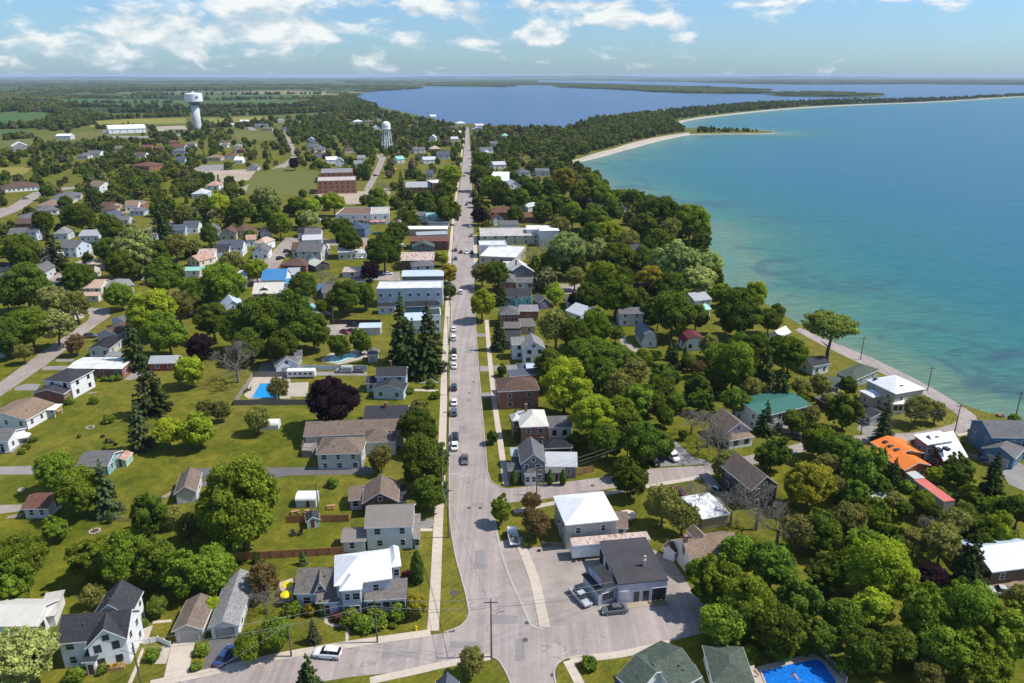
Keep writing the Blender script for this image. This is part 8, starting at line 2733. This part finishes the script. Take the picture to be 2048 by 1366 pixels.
pole('r4', (1721, 719), (1726, 673), 'utility pole on the lake bank near the lone spreading tree', lamp=-1)
pole('r5', (1721, 870), (1724, 838), 'lamp pole at the road fork above the orange-roofed house', arm=False, lamp=-1)
pole('l1', (97, 541), (97, 518), 'street lamp beside the dark conifers on the left', arm=False, lamp=1)
pole('l2', (231, 476), (229, 431), 'utility pole in front of the broad pale grey-green trees')
pole('l3', (175, 508), (175, 472), 'utility pole at the corner by the ribbed metal roof', lamp=1)
pole('l4', (667, 649), (667, 610), 'utility pole beside the dark fence of the gravel lot')
pole('l5', (709, 600), (710, 565), 'utility pole among trees left of the long shop building')
pole('l6', (91, 803), (90, 776), 'thin pole against the split-level brick gable', arm=False)
pole('l7', (560, 486), (560, 448), 'utility pole by the navy-black roofed bungalow')
pole('g1', (1290, 1176), (1293, 1150), 'service mast on the repair garage front wall', arm=False)

M_WIRE = mat_paint('power_cable', (.10, .10, .10, 1), .6, .05)
M_WIREL = mat_paint('aluminium_cable', (.42, .42, .42, 1), .4, .05, .5, .5)
def wire(a, b, label, sag=.5, r=.022, off=(0, 0), mat=None):
	p, q = Vector(a), Vector(b)
	d = (q - p)
	d.z = 0
	d.normalize()
	n = Vector((-d.y, d.x, 0)) * off[0] + Vector((0, 0, off[1]))
	p, q = p + n, q + n
	m = MB()
	prev = p
	K = 10
	for i in range(1, K + 1):
		f = i / K
		c = p.lerp(q, f) - Vector((0, 0, sag * 4 * f * (1 - f)))
		m.tube(prev, c, r, n=4, cap=False)
		prev = c
	o = m.build('power_line', mat or M_WIRE, None, uv=False)
	o['label'] = label
	o['category'] = 'power line'
	o['group'] = 'power lines between the poles'
fr('F')
P_ = POLES
for i, (a, b, l) in enumerate((('x', 'c1', 'wires from the crossing pole to the corner house pole'), ('c1', 'c3', 'wires from the corner house pole towards the farmhouse lamp pole'), ('x', 'm1', 'wires from the crossing pole up to the first kerb pole'), ('m1', 'm2', 'wires between the first and second kerb poles'),
							   ('m2', 'm3', 'wires between the second and third kerb poles'), ('m3', 'm4', 'wires between the third and fourth kerb poles'), ('s1', 's2', 'wires from the grey cottage pole along the side street'), ('x', 'g1', 'wires from the crossing pole to the repair garage'), ('r5', 'r1', 'wires over the orange roof to the road bend pole'))):
	for k, o_ in enumerate(((-.9, -.5), (.9, -.5), (0, -1.6))):
		wire(P_[a], P_[b], ('upper left ', 'upper right ', 'lower ')[k] + l.replace('wires', 'wire'),   .6 + .2 * k, .028, o_, M_WIREL if k < 2 else M_WIRE)
q = at(1480, 1148, 8)
wire(P_['g1'], q, 'wire from the repair garage mast into the big trees', .5, .02, (0, 0), M_WIREL)
q = at(400, 1352, 7)
wire(P_['c2'], q, 'wire from the pale bare pole down the cross street', .5, .02, (0, 0), M_WIREL)

# ------------------------------------------------------------------ fences
def fence(pts, h, label, mat, pm=None, step=2.4, name='fence', rails=False, thick=.05):
	"""fence along photo pixels (feet of the fence): every panel and post a part"""
	w = W3([P(*p) for p in pts])
	root = thing(name, w[0], label, 'fence')
	cache = {}
	pmesh = MB()
	pmesh.box(-.07, .07, -.07, .07, 0, h + .12)
	pme = pmesh.mesh('post', uv=False)
	pme.materials.append(pm or mat)
	for a, b in zip(w, w[1:]):
		d = b - a
		n = max(1, int(round(d.length / step)))
		seg = d.length / n
		ang = math.atan2(d.y, d.x)
		m = MB()
		if rails:
			for z in (.35, .75, 1.1):
				m.box(0, seg, -.04, .04, z * h / 1.2 - .05, z * h / 1.2 + .05)
		else:
			k = 5
			for i in range(k):
				z0, z1 = .06 + (h - .06) * i / k, .06 + (h - .06) * (i + 1) / k - .02
				m.box(.06, seg - .06, -thick / 2, thick / 2, z0, z1)
		me = m.mesh('panel', uv=False)
		me.materials.append(mat)
		for i in range(n):
			p = a.lerp(b, i / n) - w[0]
			share('panel', me, root, p, ang)
			share('post', pme, root, p, ang)
	share('post', pme, root, w[-1] - w[0])
	LANDMARKS.append((None, w[0], 1))
	return root
fr('B5')
fence([(205, 582), (1168, 528)], 1.8, 'red-brown plank fence behind the white-roofed corner house', M_RWOOD, step=2.3)
fence([(706, 272), (1220, 258)], 1.8, 'red-brown plank fence past the tiny dark shed', M_RWOOD, step=2.3)
fr('A7')
fence([(285, 372), (925, 368)], 1.8, 'weathered grey fence along the lower side of the pool yard', M_GWOOD)
fence([(285, 372), (432, 150)], 1.8, 'weathered grey fence down the left side of the pool yard', M_GWOOD)
fence([(432, 140), (720, 138)], 1.8, 'weathered grey fence along the back of the pool yard', M_GWOOD)
fr('A2')
fence([(812, 1066), (1372, 1070)], 1.8, 'white panel fence beside the steep-gabled garage drive', mat_paint('vinyl_fence', (.66, .66, .66, 1), .5))
fence([(1065, 690), (1480, 690)], 1.9, 'dark brown fence along the gravel lot behind the shops', mat_paint('dark_fence', (.06, .045, .04, 1), .7))
fr('B1')
fence([(1382, 1048), (1530, 1018)], 1.8, 'new pale pine fence beside the grey corner cottage', M_WOOD)
fr('B6')
fence([(866, 345), (1095, 355)], 1.1, 'low pale rail fence at the edge of the garage forecourt', M_GWOOD, rails=True, step=2.6)
fr('A6')
fence([(885, 1330), (1185, 1332)], 1.1, 'rustic rail fence between the two back lawns', M_GWOOD, rails=True, step=2.6)
fr('A4')
fence([(622, 1050), (850, 1005)], 1.8, 'grey plank fence behind the bare shrubs', M_GWOOD)
fr('C3')
fence([(1300, 580), (1345, 480), (1700, 400)], 1.2, 'dark picket fence beside the pool deck', mat_paint('black_fence', (.04, .035, .033, 1), .6), step=1.6)
fr('B8')
fence([(385, 990), (490, 1110), (590, 1229)], 1.2, 'wire fence along the right side of the pool deck', M_STEEL, rails=True, step=1.8)
fr('B4')
fence([(1170, 1055), (1290, 1030), (1390, 1075)], 1.1, 'white picket garden fence beside the taupe garage', M_TRIM, step=1.2)

# ------------------------------------------------------------------ swimming pools
def mat_pool(name, c):
	t = NT(name)
	p = t.pos()
	vo = t.n('TexVoronoi')
	vo.feature = 'SMOOTH_F1'
	vo.inputs['Scale'].default_value = 2.2
	t.l(p, vo.inputs['Vector'])
	t.l(t.mix(t.ramp(vo.outputs['Distance'], .1, .8), scl((*c, 1), .8), scl((*c, 1), 1.35)), t.b.inputs['Base Color'])
	t.b.inputs['Roughness'].default_value = .12
	t.bump(t.noise(p, 2.2, 3), .25, .08)
	return t.mat
def pool(pts, label, c, cop=.5, sm=0, deck=None):
	q = [P(*p) for p in pts]
	if sm:
		q = smooth(q, sm, True)
	w = W3(q)
	cen = sum(w, Vector()) / len(w)
	root = thing('swimming_pool', (cen.x, cen.y, 0), label, 'swimming pool')
	loc = [p - cen for p in w]
	a = sum(loc[i].x * loc[(i + 1) % len(loc)].y - loc[(i + 1) % len(loc)].x * loc[i].y for i in range(len(loc)))
	if a < 0:
		loc.reverse()
	me = bpy.data.meshes.new('water')
	me.from_pydata([(p.x, p.y, .05) for p in loc], [], [tuple(range(len(loc)))])
	obj('water', me, mat_pool('pool_' + label[:8], c), root)
	m = MB()
	vs_ = []
	n = len(loc)
	for p in loc:
		d = p.normalized() * cop
		vs_ += [(p.x, p.y, .02), (p.x, p.y, .14), (p.x + d.x, p.y + d.y, .14), (p.x + d.x, p.y + d.y, .0)]
	fs = []
	for i in range(n):
		A_, B_ = 4 * i, 4 * ((i + 1) % n)
		for k in range(3):
			fs.append((A_ + k, A_ + k + 1, B_ + k + 1, B_ + k)[::-1])
	m.add(vs_, fs)
	m.build('coping', M_PATIO, root)
	LANDMARKS.append((None, cen, 3))
	return root
fr('F')
PAVES.append([(1480, 1330), (1620, 1290), (1720, 1380), (1480, 1400)])
structure(sheet('patio', [(1470, 1345), (1560, 1322), (1628, 1306), (1650, 1320), (1712, 1385), (1700, 1420), (1440, 1420)], .02, M_PATIO), 'pale stone deck round the bright blue pool')
pool([(1523, 1343), (1600, 1325), (1633, 1318), (1645, 1324), (1672, 1362), (1660, 1400), (1545, 1400)], 'bright blue swimming pool with a swimmer beside the moss green house', (.01, .14, .50), .3)
fr('A7')
pool([(492, 196), (650, 190), (650, 312), (425, 314)], 'rectangular blue pool inside the grey fenced yard', (.02, .26, .58), .4)
fr('A2')
pool([(1050, 975), (1110, 945), (1200, 925), (1275, 932), (1285, 955), (1220, 975), (1140, 1000), (1075, 998)], 'pale turquoise kidney-shaped pool beside the small grey pool house', (.26, .62, .58), .7, 3)
pave([(990, 975), (1060, 930), (1200, 905), (1370, 900), (1370, 960), (1290, 985), (1140, 1020), (1000, 1000)], M_PATIO, .018, name='patio')

# ------------------------------------------------------------------ yard clutter
def picnic_table(x, y, label, rz):
	p = gp(x, y)
	t = thing('picnic_table', (p.x, p.y, .02), label, 'picnic table', rz)
	for nm, q in (('tabletop', (-.9, .9, -.38, .38, .70, .75)), ('bench', (-.9, .9, -.82, -.56, .42, .47)), ('bench', (-.9, .9, .56, .82, .42, .47)), ('leg', (-.65, -.57, -.75, .75, 0, .42)), ('leg', (.57, .65, -.75, .75, 0, .42))):
		m = MB()
		m.box(*q)
		m.build(nm, M_WOOD, t, uv=False)
def board_pile(x, y, n, label, rz, L=3.0):
	p = gp(x, y)
	t = thing('board_pile', (p.x, p.y, .02), label, 'lumber', rz)
	for i in range(n):
		m = MB()
		a = random.uniform(-.3, .3)
		m.box(-L / 2 + a, L / 2 + a, -.7 + (i % 5) * .28, -.46 + (i % 5) * .28, (i // 5) * .09, (i // 5) * .09 + .07)
		m.build('plank', M_GWOOD if i % 3 else M_WOOD, t, uv=False)
fr('B5')
picnic_table(1075, 150, 'wooden picnic table on the lawn beside the brown gabled house', R(5))
picnic_table(782, 195, 'small wooden table, left one by the red-brown fence', R(20))
picnic_table(893, 190, 'small wooden table, right one by the red-brown fence', R(-10))
fr('A6')
board_pile(1560, 1080, 14, 'dark pile of boards along the taupe-gabled garage wall', R(64), 4.5)
board_pile(130, 1290, 10, 'loose pile of planks beside the long red-brown shed', R(20), 3.0)
board_pile(840, 165, 6, 'pale boards lying on the lawn by the white garden flowers', R(20), 2.5)
board_pile(1660, 1160, 8, 'junk heap of boards at the garage gable', R(0), 2.4)
fr('A5')
picnic_table(1822, 600, 'dark picnic bench on the lake bank lawn', R(-10))
fr('A7')
picnic_table(885, 740, 'table on the raised deck lawn of the long bungalow', R(80))
fr('B3')
board_pile(1960, 1000, 10, 'clutter of planks before the silver-roofed workshop', R(30), 3.0)
board_pile(1750, 960, 8, 'second clutter of planks at the workshop corner', R(-20), 2.2)
# ------------------------------------------------------------------ a swimmer
def swimmer():
	p = at(1593, 1356)
	bm_v = [(0, 0, .05), (0, .28, .08), (0, .50, .12), (0, .62, .17), (0, .78, .24), (-.20, .48, .10), (-.42, .62, .06), (-.62, .80, .05), (.20, .48, .10), (.42, .66, .08), (.58, .90, .08), (-.12, -.10, .03), (-.16, -.50, .0), (-.18, -.92, -.02), (.12, -.10, .03), (.18, -.48, .0), (.20, -.90, -.02)]
	ed = [(0, 1), (1, 2), (2, 3), (3, 4), (2, 5), (5, 6), (6, 7), (2, 8), (8, 9), (9, 10), (0, 11), (11, 12), (12, 13), (0, 14), (14, 15), (15, 16)]
	rad = [.16, .17, .17, .07, .11, .07, .05, .04, .07, .05, .04, .09, .07, .045, .09, .07, .045]
	me = bpy.data.meshes.new('person')
	me.from_pydata(bm_v, ed, [])
	o = obj('person', me, mat_paint('skin', (.45, .26, .18, 1), .6), None, (p.x, p.y, .02))
	md = o.modifiers.new('skin', 'SKIN')
	for i, r_ in enumerate(rad):
		me.skin_vertices[0].data[i].radius = (r_, r_)
	me.skin_vertices[0].data[0].use_root = True
	o.modifiers.new('sub', 'SUBSURF').levels = 1
	o.modifiers['sub'].render_levels = 1
	o.rotation_euler = (0, 0, R(25))
	tag(o, 'person with dark hair swimming in the bright blue pool', 'person')
	m = MB()
	m.blob((0, .80, .31), .105, .125, .09, 8, 5)
	m.build('hair', mat_paint('dark_hair', (.03, .02, .015, 1), .7), o)
swimmer()

# ------------------------------------------------------------------ garden things
def parasol(x, y, r, c, label, h=2.5, group=None):
	p = gp(x, y, h - .3)
	t = thing('parasol', (p.x, p.y, 0), label, 'parasol', random.uniform(0, 1), group)
	m = MB()
	n = 8
	vs_ = [(0, 0, h)] + [(r * math.cos(2 * math.pi * i / n), r * math.sin(2 * math.pi * i / n), h - r * .32) for i in range(n)] + [(r * math.cos(2 * math.pi * i / n), r * math.sin(2 * math.pi * i / n), h - r * .32 - .12) for i in range(n)] + [(0, 0, h - .1)]
	m.add(vs_, [(0, 1 + i, 1 + (i + 1) % n) for i in range(n)] + [(1 + i, 9 + i, 9 + (i + 1) % n, 1 + (i + 1) % n) for i in range(n)] + [(17, 9 + (i + 1) % n, 9 + i) for i in range(n)])
	m.build('canopy', mat_paint('parasol_' + c, {'yellow': (.80, .62, .01, 1), 'pink': (.75, .28, .26, 1), 'blush': (.72, .58, .55, 1), 'cream': (.66, .50, .38, 1), 'red': (.70, .16, .14, 1)}[c], .8), t, uv=False)
	m = MB()
	m.tube((0, 0, 0), (0, 0, h), .04, n=6)
	m.build('pole', M_STEEL, t, uv=False)
	m = MB()
	m.tube((0, 0, 0), (0, 0, .08), .35, n=10)
	m.build('base', M_DTRIM, t, uv=False)
fr('B5')
parasol(714, 772, 1.0, 'yellow', 'bright yellow parasol, farther of the two beside the corner house')
parasol(706, 850, 1.1, 'yellow', 'bright yellow parasol, nearer of the two beside the corner house')
fr('A6')
parasol(205, 540, 1.9, 'blush', 'blush pink parasol over the slatted patio')
fr('B2')
parasol(228, 845, 1.9, 'cream', 'cream parasol behind the white pyramid-roofed house')
fr('Z5')
for i, (x, y) in enumerate(((850, 970), (928, 964), (962, 964), (1000, 956), (1018, 962))):
	parasol(x, y, 2.3, 'pink', 'pink parasol %s before the white workshop' % ('leftmost', 'second from left', 'third from left', 'fourth from left', 'rightmost')[i], group='pink parasols of the terrace')
parasol(1088, 540, 5.0, 'red', 'large coral red canopy by the far purple trees', 4.5)

CHAIRM = {}
def chair(x, y, c, label, rz, s=1.0, group=None):
	"""low garden chair: seat, tall slanted back, arms and four legs"""
	p = gp(x, y)
	if not CHAIRM:
		m = MB(); m.add([(-.28, -.3, .38), (.28, -.3, .38), (.28, .28, .24), (-.28, .28, .24), (-.28, -.3, .33), (.28, -.3, .33), (.28, .28, .19), (-.28, .28, .19)], [(0, 1, 2, 3), (7, 6, 5, 4), (0, 4, 5, 1), (1, 5, 6, 2), (2, 6, 7, 3), (3, 7, 4, 0)]); CHAIRM['seat'] = m.mesh('seat', uv=False)
		m = MB(); m.add([(-.3, .25, .2), (.3, .25, .2), (.33, .55, 1.0), (-.33, .55, 1.0), (-.3, .30, .2), (.3, .30, .2), (.33, .60, 1.0), (-.33, .60, 1.0)], [(0, 1, 2, 3), (7, 6, 5, 4), (0, 4, 5, 1), (1, 5, 6, 2), (2, 6, 7, 3), (3, 7, 4, 0)]); CHAIRM['backrest'] = m.mesh('backrest', uv=False)
		m = MB(); m.box(-.05, .05, -.05, .05, 0, .55); CHAIRM['leg'] = m.mesh('leg', uv=False)
		m = MB(); m.box(-.07, .07, -.4, .4, .55, .59); CHAIRM['armrest'] = m.mesh('armrest', uv=False)
		mt = mat_paint('chair_paint', (1, 1, 1, 1), .5, .1, use_oc=True)
		for me in CHAIRM.values():
			me.materials.append(mt)
	t = thing('garden_chair', (p.x, p.y, .03), label, 'chair', rz, group)
	t.scale = (s, s, s)
	col = {'yellow': (.70, .50, .02, 1), 'dark': (.03, .03, .032, 1), 'beige': (.60, .48, .36, 1), 'white': (.75, .75, .74, 1), 'cedar': (.36, .20, .10, 1)}[c]
	for nm, pos in (('seat', None), ('backrest', None), ('leg', (-.33, -.3, 0)), ('leg', (.33, -.3, 0)), ('leg', (-.33, .3, 0)), ('leg', (.33, .3, 0)), ('armrest', (-.36, 0, 0)), ('armrest', (.36, 0, 0))):
		share(nm, CHAIRM[nm], t, pos, 0, None, col)
fr('B4')
chair(905, 1235, 'yellow', 'yellow garden chair, left one on the farmhouse deck', R(170), 1.15)
chair(950, 1232, 'yellow', 'yellow garden chair, right one on the farmhouse deck', R(200), 1.15)
fr('A6')
for i, (x, y, l) in enumerate(((965, 622, 'dark lawn chair, farthest left in the ring beside the blue-grey spruce'), (1022, 615, 'dark lawn chair, farther right in the ring beside the blue-grey spruce'), (1056, 640, 'dark lawn chair nearest the blue-grey spruce'), (945, 682, 'dark lawn chair, nearest of the ring on the lawn'))):
	chair(x, y, 'dark', l, i * 1.6, 1.1)
chair(545, 305, 'yellow', 'yellow chair at the right end of the cedar deck', R(120), 1.2)
chair(480, 355, 'yellow', 'yellow chair at the near edge of the cedar deck', R(200), 1.2)
chair(130, 590, 'dark', 'dark chair, farther one on the slatted patio', R(40), 1.1)
chair(80, 645, 'dark', 'dark chair, middle one on the slatted patio', R(60), 1.1)
chair(30, 715, 'dark', 'dark chair, nearest one on the slatted patio', R(30), 1.1)
fr('B5')
chair(765, 375, 'dark', 'black lawn chair, left of the pair below the tiny dark shed', R(30), 1.15)
chair(818, 368, 'dark', 'black lawn chair, right of the pair below the tiny dark shed', R(-30), 1.15)
fr('C3')
for x, y, l in ((1450, 500, 'dark lounge chair at the fenced pool corner'), (1545, 485, 'beige lounge chair by the pool, left one'), (1605, 470, 'beige lounge chair by the pool, right one'), (1680, 570, 'tan chair at the near pool corner')):
	chair(x, y, 'dark' if 'dark' in l else 'beige', l, R(20), 1.3)
fr('A7')
for x, y, l in ((375, 265, 'dark chair, left of two by the fenced pool'), (405, 250, 'dark chair, right of two by the fenced pool')):
	chair(x, y, 'dark', l, R(-60), 1.2)
fr('F')
def fire_ring(x, y, r, label):
	p = gp(x, y)
	m = MB()
	n = 12
	t = thing('fire_ring', (p.x, p.y, 0), label, 'fire pit')
	for i in range(n):
		a = 2 * math.pi * i / n
		m = MB()
		m.blob((r * math.cos(a), r * math.sin(a), .14), .26, .24, .17, 6, 4, .2)
		m.build('stone', M_PATIO, t, uv=False)
	m = MB()
	m.tube((0, 0, .01), (0, 0, .05), r * .85, n=12)
	m.build('ash', M_MULCH, t, uv=False)
fr('A6')
fire_ring(820, 480, .95, 'round pale stone fire ring on the open lawn')
fire_ring(195, 1048, .6, 'small stone ring on the lawn by the grey drive')
fr('B4')
fire_ring(770, 135, 1.0, 'heap-like ring of pale stones below the rail fence')
def hydrant():
	fr('B5')
	p = gp(1770, 1146)
	t = thing('fire_hydrant', (p.x, p.y, 0), 'yellow fire hydrant on the corner lawn', 'hydrant')
	mt = mat_paint('hydrant_yellow', (.75, .48, .02, 1), .45)
	m = MB()
	m.lathe([(.22, 0), (.22, .06), (.15, .08), (.15, .62), (.19, .64), (.17, .78), (.06, .88), (0, .9)], 10)
	m.build('barrel', mt, t, uv=False)
	for s in (-1, 1):
		m = MB()
		m.tube((s * .12, 0, .48), (s * .27, 0, .48), .08, n=8)
		m.build('nozzle', mt, t, uv=False)
hydrant()
# manhole covers and catch basins
M_IRON = mat_paint('cast_iron', (.09, .08, .075, 1), .7, .2)
def cover(x, y, r, label, square=False):
	p = gp(x, y)
	m = MB()
	if square:
		m.box(-r, r, -r * .7, r * .7, .012, .022)
	else:
		m.tube((0, 0, .012), (0, 0, .022), r, n=16)
	o = m.build('manhole_cover', M_IRON, None, uv=False, loc=(p.x, p.y, .01))
	tag(o, label, 'manhole cover')
fr('B6')
cover(412, 60, .5, 'round iron cover on the main street above the lay-by tree shadow')
cover(745, 1043, .5, 'round iron cover in the middle of the crossing')
cover(766, 915, .55, 'square drain grate at the forecourt kerb corner', True)
cover(960, 1305, .55, 'square drain grate at the kerb by the round shrub', True)
cover(198, 975, .55, 'square drain grate at the lawn corner kerb', True)
cover(212, 692, .8, 'round worn utility lid set in the corner lawn')
fr('B1')
cover(400, 1347, .45, 'round iron cover on the street before the side street mouth')
cover(1525, 1143, .5, 'round iron cover on the side street')
cover(440, 200, .45, 'round iron cover beside the tall brick house')
cover(405, 300, .45, 'small iron cover near the parked dark green car')

# decks, steps and other bits that belong to houses
def deck(pts, z, label, mat=M_WOOD, rail=.9, name='deck'):
	q = W3([P(*p) for p in pts])
	c = sum(q, Vector()) / len(q)
	root = thing(name, (c.x, c.y, 0), label, 'deck')
	loc = [p - c for p in q]
	a = sum(loc[i].x * loc[(i + 1) % len(loc)].y - loc[(i + 1) % len(loc)].x * loc[i].y for i in range(len(loc)))
	if a < 0:
		loc.reverse()
	n = len(loc)
	m = MB()
	m.add([(p.x, p.y, z) for p in loc] + [(p.x, p.y, 0) for p in loc], [tuple(range(n))] + [(i, n + i, n + (i + 1) % n, (i + 1) % n) for i in range(n)])
	m.build('platform', mat, root)
	if rail:
		for i in range(n):
			a_, b_ = loc[i], loc[(i + 1) % n]
			m = MB()
			m.tube((a_.x, a_.y, z + rail), (b_.x, b_.y, z + rail), .05, n=4)
			k = max(2, int((b_ - a_).length / .5))
			for s in range(k):
				p = a_.lerp(b_, s / k)
				m.tube((p.x, p.y, z), (p.x, p.y, z + rail), .03, n=4)
			m.build('railing', mat, root, uv=False)
	return root
fr('B4')
deck([(775, 1290), (1010, 1255), (1035, 1170), (800, 1195)], .5, 'cedar deck at the front of the white charcoal-roofed farmhouse')
fr('A7')
deck([(838, 795), (925, 800), (985, 700), (870, 690)], 1.9, 'raised grey deck on the left end of the long taupe bungalow', M_GWOOD)
fr('A6')
deck([(400, 375), (490, 372), (570, 315), (440, 310)], .3, 'cedar deck with yellow chairs beside the tan-roofed bungalow', M_WOOD, 0)
deck([(-10, 720), (110, 715), (270, 575), (100, 555)], .3, 'slatted grey patio deck at the left picture edge', M_GWOOD, 0)
fr('A4')
deck([(330, 615), (430, 612), (430, 590), (330, 592)], 2.4, 'orange wooden balcony on the slate gambrel barn', M_WOOD)
fr('A6')
H('white fabric canopy on posts over the cedar deck', B(392, 318, 495, 318, 4, 2.7, .2, 'gx', 'mt_white', 'white', 0, 0, post=True), lm=None, name='canopy', cat='canopy')
fr('B7')
structure(sheet('ramp', [P(*q) for q in ((690, 640), (880, 612), (905, 665), (700, 690))], .06, M_SANDLOT))
structure(sheet('ramp', [P(*q) for q in ((885, 612), (1025, 598), (1090, 660), (905, 672))], .05, M_DIRT))
# skylights on the orange and white roofs, rooftop solar mat etc. as parts of their houses
def skylight(root, x, y, z, w=.9, d=1.2, frame='A5'):
	fr(frame)
	q = root.matrix_basis.inverted() @ gp(x, y, z)
	m = MB()
	m.box(q.x - w / 2, q.x + w / 2, q.y - d / 2, q.y + d / 2, q.z - .5, q.z + .12)
	m.build('skylight', M_GLASS, root, uv=False)
HN = {h['label']: h for h in HOUSES}
og = next(h for l, h in HN.items() if 'blazing orange' in l)
for x, y in ((780, 835), (870, 855), (828, 872), (885, 905), (1000, 925)):
	skylight(og, x, y, 5.0)
skylight(og, 940, 985, 4.3)
pl = next(h for l, h in HN.items() if 'plum coloured' in l)
for x, y, z in ((1268, 900, 5.9), (1335, 892, 5.9), (1230, 782, 7.0)):
	skylight(pl, x, y, z, 1.1, 1.4)
vl = next(h for l, h in HN.items() if 'white villa' in l)
skylight(vl, 918, 322, 7.2)
skylight(vl, 690, 262, 7.0)
# ------------------------------------------------------------------ labels that single out each tree
KINDN = {'S': 'spruce', 'C': 'cedar', 'B': 'bare tree', 'H': 'shrub'}
LMS = [l for l in LANDMARKS if l[0]]
def relation(p, c, rad):
	d = p - c
	u, v = pix((p.x, p.y, 0))
	u2, v2 = pix((c.x, c.y, 0))
	if abs(u - u2) > 1.2 * abs(v - v2) * 1.6:
		return 'left of' if u < u2 else 'right of'
	return 'behind' if v < v2 else 'in front of'
ORD = ['', 'second', 'third', 'fourth', 'fifth', 'sixth', 'seventh', 'eighth', 'ninth', 'tenth', 'eleventh', 'twelfth', 'thirteenth', 'fourteenth', 'fifteenth', 'sixteenth', 'seventeenth', 'eighteenth', 'nineteenth', 'twentieth']
groups = {}
for t_ in TREES:
	p = t_['p']
	best = min(LMS, key=lambda l: (l[1] - p).length - l[2])
	size = t_['top']
	form = t_['form']
	if form == 'H':
		sz = 'small' if t_['R'] < 1.3 else 'big'
	else:
		sz = 'small' if size < 7 else 'tall' if size > 13 else 'middling'
	kind = KINDN.get(form, 'broadleaf tree')
	colr = CNAME[t_['k']]
	if form == 'B':
		colr = 'grey leafless'
		kind = 'tree'
	rel = relation(p, best[1], best[2])
	key = (sz, colr, kind, rel, best[0])
	groups.setdefault(key, []).append(((p - best[1]).length, t_))
for (sz, colr, kind, rel, lm_), mem in groups.items():
	mem.sort(key=lambda q: q[0])
	many = len(mem) > 1
	for i, (_, t_) in enumerate(mem):
		lab = '%s %s %s %s %s' % (sz, colr, kind, rel, lm_)
		if many:
			lab += ', closest' if i == 0 else ', %s closest' % ORD[min(i, 19)]
		t_['o']['label'] = lab
		t_['o']['category'] = {'H': 'shrub'}.get(t_['form'], 'tree')
		t_['o']['group'] = 'garden shrubs' if t_['form'] == 'H' else 'trees of the town'

# ------------------------------------------------------------------ summer haze over the far land
def haze():
	m = MB()
	m.box(-75000, 75000, -260, 84000, -3.5, 145)
	o = m.build('haze', None, None, uv=False)
	mt = bpy.data.materials.new('summer_haze')
	mt.use_nodes = True
	nt = mt.node_tree
	nt.nodes.clear()
	out = nt.nodes.new('ShaderNodeOutputMaterial')
	pv = nt.nodes.new('ShaderNodeVolumePrincipled')
	pv.inputs['Color'].default_value = (.62, .80, 1.0, 1)
	pv.inputs['Density'].default_value = HAZE_DENSITY
	pv.inputs['Anisotropy'].default_value = 0.0
	nt.links.new(pv.outputs[0], out.inputs['Volume'])
	o.data.materials.append(mt)
	stuff(o, 'thin blue summer haze over the town and lakes', 'haze')
HAZE_DENSITY = 3.6e-5
haze()
